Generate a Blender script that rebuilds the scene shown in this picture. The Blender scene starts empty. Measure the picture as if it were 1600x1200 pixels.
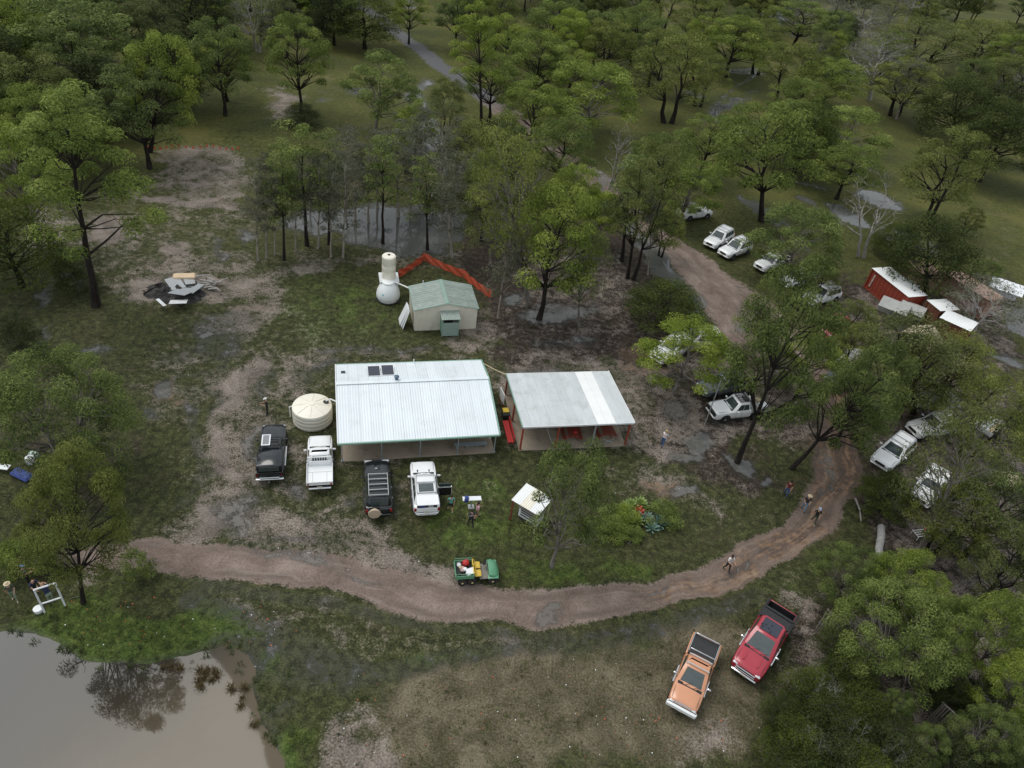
import bpy, math, random
import numpy as np
from mathutils import Matrix, Vector
random.seed(7)
RNG = np.random.default_rng(7)
scene = bpy.context.scene
COL = scene.collection

# ---------------------------------------------------------------- camera
FPX, PITCH, ROLL, CAMH = 1150.0, math.radians(38.356), math.radians(8.181), 40.3
_c, _s = math.cos(ROLL), math.sin(ROLL)
_R0 = np.array([1.0, 0, 0]); _U0 = np.array([0, math.sin(PITCH), math.cos(PITCH)])
_F = np.array([0, math.cos(PITCH), -math.sin(PITCH)])
_R = _c * _R0 + _s * _U0; _U = -_s * _R0 + _c * _U0
cam_data = bpy.data.cameras.new('camera')
cam = bpy.data.objects.new('camera', cam_data); COL.objects.link(cam)
cam_data.sensor_width = 36.0; cam_data.lens = FPX / 1600 * 36
cam_data.clip_start = 0.5; cam_data.clip_end = 3000
m = Matrix.Identity(4)
for i in range(3):
    m[i][0] = _R[i]; m[i][1] = _U[i]; m[i][2] = -_F[i]
m[2][3] = CAMH
cam.matrix_world = m
scene.camera = cam

# ---------------------------------------------------------------- sky, sun, exposure
SUN_EL, SUN_AZ = math.radians(60), math.radians(-66)      # azimuth from +Y towards +X
world = bpy.data.worlds.new('World'); scene.world = world; world.use_nodes = True
nt = world.node_tree; nt.nodes.clear()
wo = nt.nodes.new('ShaderNodeOutputWorld'); bg = nt.nodes.new('ShaderNodeBackground')
sky = nt.nodes.new('ShaderNodeTexSky'); sky.sky_type = 'NISHITA'; sky.sun_disc = False
sky.sun_elevation = SUN_EL; sky.sun_rotation = SUN_AZ
sky.dust_density = 4.0; sky.air_density = 1.0; sky.ozone_density = 1.0
tc = nt.nodes.new('ShaderNodeTexCoord')
cn = nt.nodes.new('ShaderNodeTexNoise'); cn.inputs['Scale'].default_value = 2.2
cn.inputs['Detail'].default_value = 7; cn.inputs['Roughness'].default_value = 0.6
nt.links.new(tc.outputs['Generated'], cn.inputs['Vector'])
cr = nt.nodes.new('ShaderNodeValToRGB')
cr.color_ramp.elements[0].position = 0.3; cr.color_ramp.elements[0].color = (5.2, 5.8, 6.4, 1)
cr.color_ramp.elements[1].position = 0.72; cr.color_ramp.elements[1].color = (10.5, 11.0, 11.4, 1)
nt.links.new(cn.outputs['Fac'], cr.inputs['Fac'])
mx = nt.nodes.new('ShaderNodeMix'); mx.data_type = 'RGBA'; mx.inputs['Factor'].default_value = 0.88
nt.links.new(sky.outputs[0], mx.inputs['A']); nt.links.new(cr.outputs['Color'], mx.inputs['B'])
nt.links.new(mx.outputs['Result'], bg.inputs['Color'])
bg.inputs['Strength'].default_value = 0.092
nt.links.new(bg.outputs[0], wo.inputs['Surface'])
sl = bpy.data.lights.new('sun', 'SUN'); sl.energy = 1.5; sl.angle = math.radians(34); sl.color = (1, 0.97, 0.92)
so = bpy.data.objects.new('sun', sl); COL.objects.link(so)
sd = Vector((math.sin(SUN_AZ) * math.cos(SUN_EL), math.cos(SUN_AZ) * math.cos(SUN_EL), math.sin(SUN_EL)))
so.rotation_euler = sd.to_track_quat('Z', 'Y').to_euler(); so.location = (0, 60, 80)
vs = scene.view_settings
vs.view_transform = 'Standard'; vs.look = 'None'; vs.gamma = 1.0; vs.use_curve_mapping = False
vs.exposure = 0.2
try:
    scene.cycles.max_bounces = 6; scene.cycles.diffuse_bounces = 3; scene.cycles.glossy_bounces = 3
    scene.cycles.transmission_bounces = 4; scene.cycles.transparent_max_bounces = 6
    scene.cycles.use_denoising = True
    scene.cycles.caustics_reflective = False; scene.cycles.caustics_refractive = False
except Exception:
    pass

# ---------------------------------------------------------------- helpers
def G(x, y, z=0.0):
    """point of the level z that the photograph shows at pixel x, y of 1600 x 1200"""
    d = _R * (x - 800) / FPX - _U * (y - 600) / FPX + _F
    t = (z - CAMH) / d[2]
    return np.array([0, 0, CAMH]) + t * d
def proj(P):
    q = np.asarray(P, float) - [0, 0, CAMH]; zz = q @ _F
    return 800 + FPX * (q @ _R) / zz, 600 - FPX * (q @ _U) / zz, zz
def srgb(r, g, b):
    f = lambda c: (c / 255 / 12.92) if c / 255 <= 0.04045 else ((c / 255 + 0.055) / 1.055) ** 2.4
    return (f(r), f(g), f(b))

def tag(o, label=None, cat=None, group=None, kind=None):
    if label: o['label'] = label
    if cat: o['category'] = cat
    if group: o['group'] = group
    if kind: o['kind'] = kind
    return o
def empty(name, loc=(0, 0, 0), rz=0.0, label=None, cat=None, group=None, parent=None):
    o = bpy.data.objects.new(name, None); COL.objects.link(o)
    o.location = loc; o.rotation_euler = (0, 0, rz); o.empty_display_size = 0.2
    if parent: o.parent = parent
    return tag(o, label, cat, group)
def link(name, me, parent=None):
    o = bpy.data.objects.new(name, me); COL.objects.link(o)
    if parent is not None: o.parent = parent
    return o
def copy_tree(o, parent=None):
    c = o.copy(); COL.objects.link(c); c.parent = parent
    for ch in list(o.children): copy_tree(ch, c)
    return c

class MB:
    """collects shapes into one mesh"""
    def __init__(s): s.v = []; s.f = []
    def add(s, vs_, fs_):
        b = len(s.v); s.v += [tuple(map(float, p)) for p in vs_]; s.f += [tuple(i + b for i in q) for q in fs_]; return s
    def box(s, c, d, rz=0.0, M=None, taper=1.0):
        x, y, z = d[0] / 2, d[1] / 2, d[2] / 2
        P = [(-x, -y, -z), (x, -y, -z), (x, y, -z), (-x, y, -z), (-x * taper, -y * taper, z), (x * taper, -y * taper, z), (x * taper, y * taper, z), (-x * taper, y * taper, z)]
        if M is None: M = Matrix.Rotation(rz, 3, 'Z')
        P = [tuple(M @ Vector(p) + Vector(c)) for p in P]
        return s.add(P, [(0, 3, 2, 1), (4, 5, 6, 7), (0, 1, 5, 4), (1, 2, 6, 5), (2, 3, 7, 6), (3, 0, 4, 7)])
    def bev(s, c, d, b=0.03, M=None):
        """box with chamfered edges"""
        x, y, z = d[0] / 2, d[1] / 2, d[2] / 2
        b = min(b, x * .9, y * .9, z * .9)
        prof = [(-z, b), (-z + b, 0), (z - b, 0), (z, b)]
        P = []; F_ = []
        for (h, k) in prof:
            X, Y = x - k, y - k; q = b * .6
            P += [(-X + q, -Y, h), (X - q, -Y, h), (X, -Y + q, h), (X, Y - q, h), (X - q, Y, h), (-X + q, Y, h), (-X, Y - q, h), (-X, -Y + q, h)]
        for l in range(3):
            for i in range(8):
                j = (i + 1) % 8; F_.append((l * 8 + i, l * 8 + j, l * 8 + 8 + j, l * 8 + 8 + i))
        F_.append(tuple(range(7, -1, -1))); F_.append(tuple(range(24, 32)))
        if M is None: M = Matrix.Identity(3)
        return s.add([tuple(M @ Vector(p) + Vector(c)) for p in P], F_)
    def tube(s, pts, rad, n=6, cap=True):
        pts = [Vector(p) for p in pts]
        if not hasattr(rad, '__len__'): rad = [rad] * len(pts)
        P = []; ref = None
        for i, p in enumerate(pts):
            d = (pts[min(i + 1, len(pts) - 1)] - pts[max(i - 1, 0)])
            d = d.normalized() if d.length > 1e-9 else Vector((0, 0, 1))
            a = (Vector((1, 0, 0)) if abs(d.x) < .9 else Vector((0, 1, 0))) if ref is None else ref
            a = (a - d * a.dot(d)).normalized(); ref = a; b = d.cross(a)
            for k in range(n):
                t = 2 * math.pi * k / n; P.append(tuple(p + (a * math.cos(t) + b * math.sin(t)) * rad[i]))
        F_ = []
        for i in range(len(pts) - 1):
            for k in range(n):
                F_.append((i * n + k, i * n + (k + 1) % n, (i + 1) * n + (k + 1) % n, (i + 1) * n + k))
        if cap:
            F_.append(tuple(range(n - 1, -1, -1))); F_.append(tuple(range((len(pts) - 1) * n, len(pts) * n)))
        return s.add(P, F_)
    def lathe(s, prof, n=24, c=(0, 0, 0), M=None):
        P = []; F_ = []
        if M is None: M = Matrix.Identity(3)
        for (r_, z) in prof:
            for k in range(n):
                t = 2 * math.pi * k / n
                P.append(tuple(M @ Vector((r_ * math.cos(t), r_ * math.sin(t), z)) + Vector(c)))
        for i in range(len(prof) - 1):
            for k in range(n):
                F_.append((i * n + k, i * n + (k + 1) % n, (i + 1) * n + (k + 1) % n, (i + 1) * n + k))
        F_.append(tuple(range(n - 1, -1, -1))); F_.append(tuple(range((len(prof) - 1) * n, len(prof) * n)))
        return s.add(P, F_)
    def loft(s, secs, cap=True):
        n = len(secs[0]); P = [p for q in secs for p in q]; F_ = []
        for i in range(len(secs) - 1):
            for k in range(n):
                F_.append((i * n + k, i * n + (k + 1) % n, (i + 1) * n + (k + 1) % n, (i + 1) * n + k))
        if cap:
            F_.append(tuple(range(n - 1, -1, -1))); F_.append(tuple(range((len(secs) - 1) * n, len(secs) * n)))
        return s.add(P, F_)
    def quad(s, a, b, c, d): return s.add([a, b, c, d], [(0, 1, 2, 3)])
    def mesh(s, name, mat, smooth=None):
        me = bpy.data.meshes.new(name); me.from_pydata(s.v, [], s.f); me.update()
        if mat is not None: me.materials.append(mat)
        if smooth is not None:
            me.polygons.foreach_set('use_smooth', [True] * len(me.polygons))
            try: me.set_sharp_from_angle(angle=math.radians(smooth))
            except Exception: pass
        return me
    def build(s, name, mat, parent=None, smooth=None):
        return link(name, s.mesh(name, mat, smooth), parent)

def np_mesh(name, V, Fq, mat, smooth=False):
    V = np.asarray(V, np.float32); Fq = np.asarray(Fq, np.int32); k = Fq.shape[1]
    me = bpy.data.meshes.new(name)
    me.vertices.add(len(V)); me.vertices.foreach_set('co', V.ravel())
    me.loops.add(Fq.size); me.loops.foreach_set('vertex_index', Fq.ravel())
    me.polygons.add(len(Fq)); me.polygons.foreach_set('loop_start', np.arange(0, Fq.size, k, dtype=np.int32))
    try: me.polygons.foreach_set('loop_total', np.full(len(Fq), k, np.int32))
    except Exception: pass
    if smooth: me.polygons.foreach_set('use_smooth', np.ones(len(Fq), bool))
    if mat is not None: me.materials.append(mat)
    me.update(calc_edges=True); me.validate()
    return me

# ---------------------------------------------------------------- materials
MATS = {}
def N(nt_, typ, **kw):
    n_ = nt_.nodes.new(typ)
    for k, v_ in kw.items():
        if k in n_.inputs: n_.inputs[k].default_value = v_
        else: setattr(n_, k, v_)
    return n_
def mat_new(name):
    ma = bpy.data.materials.new(name); ma.use_nodes = True
    t = ma.node_tree; b = t.nodes.get('Principled BSDF'); MATS[name] = ma
    return ma, t, b
def noise(t, scale, detail=4, rough=0.55, coord='Object', stretch=None, dist=0.0):
    tc_ = N(t, 'ShaderNodeTexCoord'); nn = N(t, 'ShaderNodeTexNoise', Scale=scale, Detail=detail, Roughness=rough, Distortion=dist)
    if stretch:
        mp = N(t, 'ShaderNodeMapping'); mp.inputs['Scale'].default_value = stretch
        t.links.new(tc_.outputs[coord], mp.inputs['Vector']); t.links.new(mp.outputs[0], nn.inputs['Vector'])
    else: t.links.new(tc_.outputs[coord], nn.inputs['Vector'])
    return nn.outputs['Fac']
def ramp(t, fac, stops):
    r_ = N(t, 'ShaderNodeValToRGB'); e = r_.color_ramp.elements
    while len(e) < len(stops): e.new(0.5)
    for q, (p_, c_) in zip(e, stops):
        q.position = p_; q.color = (*c_, 1) if len(c_) == 3 else c_
    t.links.new(fac, r_.inputs['Fac']); return r_.outputs['Color']
def mixc(t, fac, a, b, mode='MIX'):
    x = N(t, 'ShaderNodeMix'); x.data_type = 'RGBA'; x.blend_type = mode
    for key, v_ in (('Factor', fac), ('A', a), ('B', b)):
        s_ = x.inputs[key]
        if key != 'Factor': s_ = [i for i in x.inputs if i.name == key and i.type == 'RGBA'][0]
        if hasattr(v_, 'is_output'): t.links.new(v_, s_)
        else: s_.default_value = v_ if key == 'Factor' else (*v_, 1)
    return [o_ for o_ in x.outputs if o_.type == 'RGBA'][0]
def mth(t, op, a, b=None, clamp=False):
    x = N(t, 'ShaderNodeMath'); x.operation = op; x.use_clamp = clamp
    for i, v_ in enumerate((a, b)):
        if v_ is None: continue
        if hasattr(v_, 'is_output'): t.links.new(v_, x.inputs[i])
        else: x.inputs[i].default_value = v_
    return x.outputs[0]
def sstep(t, v_, lo, hi, olo=0.0, ohi=1.0):
    x = N(t, 'ShaderNodeMapRange'); x.interpolation_type = 'SMOOTHSTEP'
    x.inputs['From Min'].default_value = lo; x.inputs['From Max'].default_value = hi
    x.inputs['To Min'].default_value = olo; x.inputs['To Max'].default_value = ohi
    t.links.new(v_, x.inputs['Value']); return x.outputs[0]
def bump(t, b, h, strength=0.4, dist=0.02):
    n_ = N(t, 'ShaderNodeBump', Strength=strength, Distance=dist)
    t.links.new(h, n_.inputs['Height']); t.links.new(n_.outputs[0], b.inputs['Normal'])

def simple(name, col, rough=0.6, var=0.12, scale=3.0, metal=0.0, spec=0.5, dirt=None, coat=0.0, bmp=0.0, stretch=None, piece=0.0):
    """a plain coloured surface with mottling and optional grime of its own shape"""
    ma, t, b = mat_new(name)
    n1 = noise(t, scale, 5, 0.6, stretch=stretch)
    lo = tuple(c_ * (1 - var) for c_ in col); hi = tuple(min(1, c_ * (1 + var)) for c_ in col)
    cc = ramp(t, n1, [(0.3, lo), (0.7, hi)])
    if dirt:
        n2 = noise(t, scale * .45 + .3, 8, 0.65)
        cc = mixc(t, sstep(t, n2, .48, .72, 0, dirt[3]), cc, dirt[:3])
    if piece:
        oi = N(t, 'ShaderNodeObjectInfo'); cc = mixc(t, 1.0, cc, ramp(t, oi.outputs['Random'], [(0, (1 - piece,) * 3), (1, (1, 1, 1))]), 'MULTIPLY')
    t.links.new(cc, b.inputs['Base Color'])
    b.inputs['Roughness'].default_value = rough; b.inputs['Metallic'].default_value = metal
    b.inputs['Specular IOR Level'].default_value = spec
    if coat: b.inputs['Coat Weight'].default_value = coat; b.inputs['Coat Roughness'].default_value = .06
    if bmp: bump(t, b, n1, bmp, 0.02)
    return ma
# ================================================================ GROUND
def px_poly(pts): return np.array([G(x, y)[:2] for x, y in pts])
def ell(cx, cy, rx, ry, rot=0.0, n=14):
    a = math.radians(rot); o = []
    for k in range(n):
        t = 2 * math.pi * k / n; u, w = rx * math.cos(t), ry * math.sin(t)
        o.append((cx + u * math.cos(a) - w * math.sin(a), cy + u * math.sin(a) + w * math.cos(a)))
    return o
def smooth01(x): x = np.clip(x, 0, 1); return x * x * (3 - 2 * x)
def poly_sd(X, Y, P):
    """signed distance to a polygon, negative inside"""
    d = np.full(X.shape, 1e9); ins = np.zeros(X.shape, bool); n = len(P)
    for i in range(n):
        a, b = P[i], P[(i + 1) % n]; e = b - a; L = e @ e + 1e-12
        t = np.clip(((X - a[0]) * e[0] + (Y - a[1]) * e[1]) / L, 0, 1)
        d = np.minimum(d, (X - a[0] - t * e[0]) ** 2 + (Y - a[1] - t * e[1]) ** 2)
        c1 = (a[1] > Y) != (b[1] > Y)
        with np.errstate(divide='ignore', invalid='ignore'):
            xi = a[0] + (Y - a[1]) / (e[1] if abs(e[1]) > 1e-9 else 1e-9) * e[0]
        ins ^= c1 & (X < xi)
    d = np.sqrt(d); return np.where(ins, -d, d)
def line_d(X, Y, P, hw):
    """distance to a polyline in units of its half width, and the signed distance in metres"""
    best = np.full(X.shape, 1e9); sg = np.zeros(X.shape); al = np.zeros(X.shape); run = 0.0
    for i in range(len(P) - 1):
        a, b = P[i], P[i + 1]; e = b - a; L = e @ e + 1e-12
        t = np.clip(((X - a[0]) * e[0] + (Y - a[1]) * e[1]) / L, 0, 1)
        dx, dy = X - a[0] - t * e[0], Y - a[1] - t * e[1]
        w = hw[i] + (hw[i + 1] - hw[i]) * t
        d = np.sqrt(dx * dx + dy * dy); k = d / w < best
        best = np.where(k, d / w, best)
        sg = np.where(k, np.sign(e[0] * dy - e[1] * dx) * d, sg); al = np.where(k, run + t * math.sqrt(L), al); run += math.sqrt(L)
    return best, sg, al
def spline(P, hw, m_=6):
    P = np.array(P, float); o = []; w = []
    for i in range(len(P) - 1):
        p0, p1, p2, p3 = P[max(i - 1, 0)], P[i], P[i + 1], P[min(i + 2, len(P) - 1)]
        for k in range(m_):
            t = k / m_
            o.append(.5 * ((2 * p1) + (-p0 + p2) * t + (2 * p0 - 5 * p1 + 4 * p2 - p3) * t * t + (-p0 + 3 * p1 - 3 * p2 + p3) * t ** 3))
            w.append(hw[i] + (hw[i + 1] - hw[i]) * t)
    o.append(P[-1]); w.append(hw[-1]); return np.array(o), np.array(w)

TRACK = [(60, 862, .7), (140, 866, 1.5), (230, 868, 1.9), (330, 885, 1.9), (430, 892, 1.9), (520, 900, 2.0), (600, 917, 2.1), (680, 930, 2.1), (760, 938, 2.1), (850, 941, 2.1), (950, 938, 2.0), (1030, 925, 1.9), (1100, 903, 1.9), (1170, 872, 2.0), (1230, 835, 2.2), (1280, 788, 2.3), (1308, 735, 2.3), (1312, 685, 2.4), (1300, 640, 2.4), (1275, 598, 2.5), (1240, 562, 3.2), (1195, 522, 4.6), (1150, 478, 4.8), (1110, 438, 3.4), (1070, 400, 2.6), (1030, 368, 2.4), (985, 330, 2.4), (930, 280, 2.4), (800, 183, 2.6), (690, 103, 2.3), (600, 35, 2.2), (540, -8, 2.2), (470, -60, 2.2), (400, -105, 2.2)]
SIDE = [(1195, 522, 2.2), (1260, 560, 2.0), (1330, 590, 1.8), (1400, 640, 1.4)]
tp, thw = spline([G(x, y)[:2] for x, y, _ in TRACK], [w for *_, w in TRACK])
thw = thw * np.where(np.arange(len(thw)) < 19 * 6, .70, np.where(np.arange(len(thw)) < 25 * 6, .95, .85))
SEAL0 = float(sum(np.linalg.norm(tp[i + 1] - tp[i]) for i in range(28 * 6)))
sp_, shw = spline([G(x, y)[:2] for x, y, _ in SIDE], [w for *_, w in SIDE])

DIRT = [  # bare earth, strength
 ([(395,520),(425,560),(415,640),(395,690),(400,770),(470,790),(560,800),(640,830),(720,880),(700,915),(560,905),(430,880),(330,870),(230,862),(300,800),(330,740),(310,690),(290,620),(330,570)], .49, 1.5),
 ([(395,535),(420,555),(360,640),(345,720),(350,800),(330,860),(295,862),(318,760),(308,680),(325,600)], .72, .9), ([(395,535),(300,520),(330,470),(420,440),(430,500)], .5, 1.5), ([(430,400),(390,330),(400,260),(420,400)], .5, 1), ([(210,400),(380,390),(400,420),(230,430)], .5, 1.2),
 ([(560,835),(650,850),(700,890),(690,915),(600,925),(530,900)], .62, 1.2),
 ([(240,235),(380,222),(400,260),(395,335),(330,322),(225,292)], .52, 2), ([(185,290),(390,318),(392,338),(190,302)], .7, 1),
 ([(30,315),(110,328),(108,375),(60,378)], .72, 1), ([(140,335),(215,345),(200,382),(150,378)], .68, 1), ([(230,375),(310,380),(305,412),(235,402)], .62, 1),
 ([(190,445),(260,415),(410,420),(420,450),(330,475),(210,490)], .55, 1.2),
 ([(430,560),(500,545),(640,538),(780,545),(860,555),(1010,560),(1085,620),(1110,700),(1070,770),(1010,705),(960,705),(785,705),(780,640),(760,565),(525,563),(515,640),(430,625)], .47, 1.4),
 ([(1020,600),(1100,620),(1120,700),(1060,700)], .5, 1),
 ([(1035,560),(1330,560),(1600,560),(1600,920),(1480,900),(1345,860),(1330,700),(1200,705),(1130,725)], .42, 2),
 ([(1380,900),(1600,860),(1640,1250),(1240,1250),(1250,1000)], .45, 1.5),
 ([(515,1085),(555,1095),(610,1210),(525,1210)], .62, .8), ([(1110,1120),(1200,1110),(1210,1220),(1060,1220)], .52, 1.5),
 ([(1215,915),(1290,930),(1290,975),(1230,985)], .55, 1), ([(0,790),(60,800),(40,862),(0,855)], .55, 1), ([(140,850),(235,850),(235,905),(130,900)], .55, .8),
 ([(425,135),(480,148),(470,178),(415,192)], .6, 2), ([(700,475),(770,480),(790,545),(690,540)], .48, 1), ([(740,745),(800,750),(800,800),(750,800)], .30, 1),
 ([(1000,700),(1090,720),(1120,800),(1040,800),(990,760)], .42, 1.5), ([(860,350),(990,400),(1010,470),(960,520),(830,520),(800,450)], .40, 2),
 ([(1340,440),(1600,470),(1600,560),(1340,560),(1260,500)], .42, 2), ([(380,400),(720,390),(720,415),(380,430)], .42, 1),
]
YARD = [([(200,480),(420,440),(640,530),(800,540),(1000,540),(1110,620),(1200,700),(1220,800),(1060,800),(830,720),(780,720),(700,830),(720,880),(500,900),(200,870),(230,700),(230,560)], .31, 4), ([(240,540),(440,520),(520,640),(560,800),(700,860),(600,900),(230,868),(250,700)], .40, 3), ([(300,930),(560,940),(900,985),(1000,975),(1000,1000),(560,1065),(380,1010)], .40, 2), ([(880,700),(1000,700),(1100,780),(1060,830),(940,770)], .36, 2), ([(60,290),(420,240),(420,430),(200,460),(60,440)], .36, 3), ([(300,930),(560,950),(820,985),(820,1010),(560,1060),(380,1000)], .36, 2), ([(770,470),(1050,480),(1040,560),(780,560)], .36, 3), ([(1180,850),(1300,900),(1260,990),(1080,990)], .3, 2)]
RED = [([(1010,905),(1170,850),(1250,770),(1290,650),(1260,580),(1340,580),(1350,720),(1300,820),(1180,900),(1040,945)], .8, 2), ([(990,545),(1080,545),(1090,600),(1000,590)], .75, 1.5),
 ([(980,905),(1080,890),(1080,925),(990,930)], .6, .6), ([(1010,755),(1080,755),(1080,790),(1015,785)], .6, .6), ([(255,595),(298,595),(298,625),(262,625)], .7, .5), ([(270,470),(400,440),(420,480),(300,520)], .35, 1.5)]
LITTER = [([(1030,560),(1600,540),(1640,1250),(1240,1250),(1250,980),(1340,860),(1330,700),(1180,690),(1110,740)], .8, 2), ([(700,380),(1000,330),(1060,480),(1020,575),(780,575),(760,500)], .9, 2), ([(990,560),(1110,600),(1200,700),(1220,760),(1110,760),(1000,700)], .8, 2), ([(0,540),(240,540),(230,700),(120,870),(0,900)], .5, 2), ([(1250,420),(1600,430),(1600,560),(1250,560)], .7, 2)]
LUSH = [([(420,425),(600,420),(640,520),(600,545),(480,545),(400,500)], .48, 3), ([(-60,985),(50,955),(200,920),(330,950),(385,1000),(260,1020),(180,1045),(100,1000)], 1, 1.5), ([(470,1095),(510,1100),(490,1220),(430,1220)], 1, .8),
 ([(690,725),(825,735),(800,862),(690,850)], .6, 1.5), ([(780,860),(1050,855),(1000,905),(900,918),(790,908)], .65, 1), ([(370,1010),(430,1010),(455,1050),(400,1055)], .9, .6), ([(620,1030),(760,1012),(760,1035),(600,1065)], .6, .5),
 ([(430,620),(520,690),(520,700),(430,690)], .5, 1), ([(1260,840),(1330,860),(1300,960),(1180,950)], .35, 1.5)]
DRY = [([(560,1078),(760,1033),(1000,1003),(1180,965),(1235,1000),(1210,1220),(500,1220)], .85, 1.5), ([(440,40),(560,60),(580,160),(480,170),(400,120)], .35, 6), ([(1480,300),(1600,300),(1640,430),(1520,430)], .35, 5), ([(1000,-30),(1090,-20),(1090,60),(1010,60)], .4, 8), ([(480,560),(520,640),(420,800),(640,900),(380,860)], .25, 2)]
WET = [
 ([(440,345),(480,330),(560,322),(660,312),(725,330),(718,388),(620,400),(520,372),(450,375)], .58, 1.5),
 ([(985,380),(1012,360),(1045,392),(1070,432),(1098,492),(1082,502),(1062,452),(1018,432)], .72, .5), ([(960,328),(985,343),(1003,368),(985,372),(962,350)], .72, .7), ([(905,262),(935,268),(955,300),(940,300)], .62, 1),
 ([(640,125),(668,118),(678,150),(692,200),(735,262),(700,285),(650,232)], .66, 2), (ell(880,492,70,22,-10), .52, 1), (ell(815,470,30,14), .5, .8), (ell(930,540,40,14), .45, .8), (ell(850,545,60,12,5), .42, 1),
 (ell(1105,690,34,20,20), .56, .7), (ell(1085,712,26,12), .54, .6), (ell(1170,722,30,12), .52, .6), (ell(1195,745,18,10), .55, .5), (ell(1075,768,26,14,-20), .53, .6), (ell(1050,640,30,24), .44, .8), (ell(1120,655,20,12), .46, .6),
 ([(1582,482),(1610,465),(1620,540),(1588,518)], .85, .8), (ell(1570,565,44,12,18), .56, 1), (ell(1520,600,30,8,10), .5, 1),
 (ell(1375,312,40,11,20), .68, 1.2), (ell(1330,338,46,12,25), .66, 1.2), (ell(1190,330,40,9,35), .70, 1), (ell(1140,166,60,5,-25), .66, 1.5), (ell(1168,110,26,6), .70, 1.5), (ell(1135,192,40,12,30), .58, 2), (ell(1090,330,30,8,10), .62, 1), (ell(1420,375,40,14,15), .62, 1.2), (ell(1270,318,30,8,30), .62, 1.2), (ell(1165,240,24,7,30), .6, 1.5), (ell(1480,395,30,8), .5, 1.5), (ell(1215,30,16,9,40), .75, 3), (ell(1090,145,20,8,20), .55, 2), (ell(1240,238,14,6), .62, 1.5), (ell(1590,220,14,6), .6, 2), (ell(1395,90,10,6), .6, 3), (ell(1270,290,40,8,20), .5, 2),
 (ell(150,540,40,12), .55, .8), (ell(75,460,14,22,10), .52, .8), (ell(72,520,10,16), .5, .7), (ell(347,388,13,18), .54, .7), (ell(378,372,20,14), .5, 1), (ell(272,606,20,14,-15), .56, .6), (ell(289,640,9,22), .54, .5), (ell(335,520,56,44,-25), .40, 1.2), (ell(240,650,20,10), .47, .8),
 (ell(365,800,44,60,15), .47, 1.2), (ell(440,770,40,30), .45, 1), (ell(410,600,24,40,20), .45, 1), (ell(325,640,16,60,8), .46, .8), (ell(470,850,60,14,6), .46, .8), (ell(385,700,14,40), .46, .7), (ell(290,800,40,20,-30), .45, 1), (ell(520,790,30,16), .44, .8), (ell(420,880,90,9,6), .47, .6), (ell(560,905,70,10,8), .48, .5), (ell(705,872,30,14), .44, .7), (ell(505,580,50,12,-20), .42, .8), (ell(600,548,120,8,-2), .44, .6), (ell(540,900,90,12,6), .42, .6), (ell(620,780,20,40), .42, .8), (ell(300,760,24,40,20), .40, 1), (ell(850,938,34,22), .50, .6), (ell(735,912,40,10), .36, .6), (ell(1040,915,50,12,-10), .50, .6), (ell(1150,880,60,12,-28), .44, .8), (ell(1290,740,16,60,10), .43, .8), (ell(1225,838,40,10,-38), .43, .6), (ell(1170,500,50,30,40), .40, 1), (ell(660,925,50,12,8), .36, .8),
 (ell(405,1012,40,24,35), .48, 1), (ell(445,1085,40,22,-15), .44, 1.2), (ell(520,985,50,18,20), .42, 1), (ell(1235,580,50,20,30), .40, 1), (ell(1180,480,50,20,40), .36, 1), (ell(1440,790,30,20), .38, 1), (ell(110,420,16,10), .45, 1), (ell(560,140,30,8), .5, 2), (ell(505,155,14,5), .58, 1.5), (ell(765,30,20,6), .5, 3), (ell(850,575,70,10,4), .43, .8), (ell(650,5,20,10), .5, 3),
]
WSTRIP = [([(300,935),(400,975),(470,1003),(520,1040),(560,1056),(640,1046),(760,1021),(900,1006),(1000,990),(1100,965),(1180,930)], .8, .46), ([(230,872),(330,917),(450,937),(600,962),(760,988),(880,990)], .5, .43), ([(340,1015),(440,1032),(540,1052)], 1.4, .48), ([(270,560),(330,545),(390,500)], 1.0, .42), ([(280,590),(340,575),(370,530)], .4, .46), ([(1100,590),(1165,680)], .6, .36),
 ([(300,610),(296,680),(330,740)], .5, .44), ([(385,790),(410,860)], .6, .42), ([(470,800),(500,880)], .5, .42), ([(1110,170),(1160,130),(1200,105)], .5, .56), ([(1145,200),(1165,160)], .5, .53), ([(1180,315),(1230,350),(1260,390)], .6, .52)]
POND = px_poly([(-160,990),(0,985),(40,977),(80,979),(108,1000),(128,1022),(200,1037),(250,1032),(330,1016),(372,1026),(386,1062),(402,1102),(430,1142),(452,1177),(440,1240),(300,1330),(-200,1330)])

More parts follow.
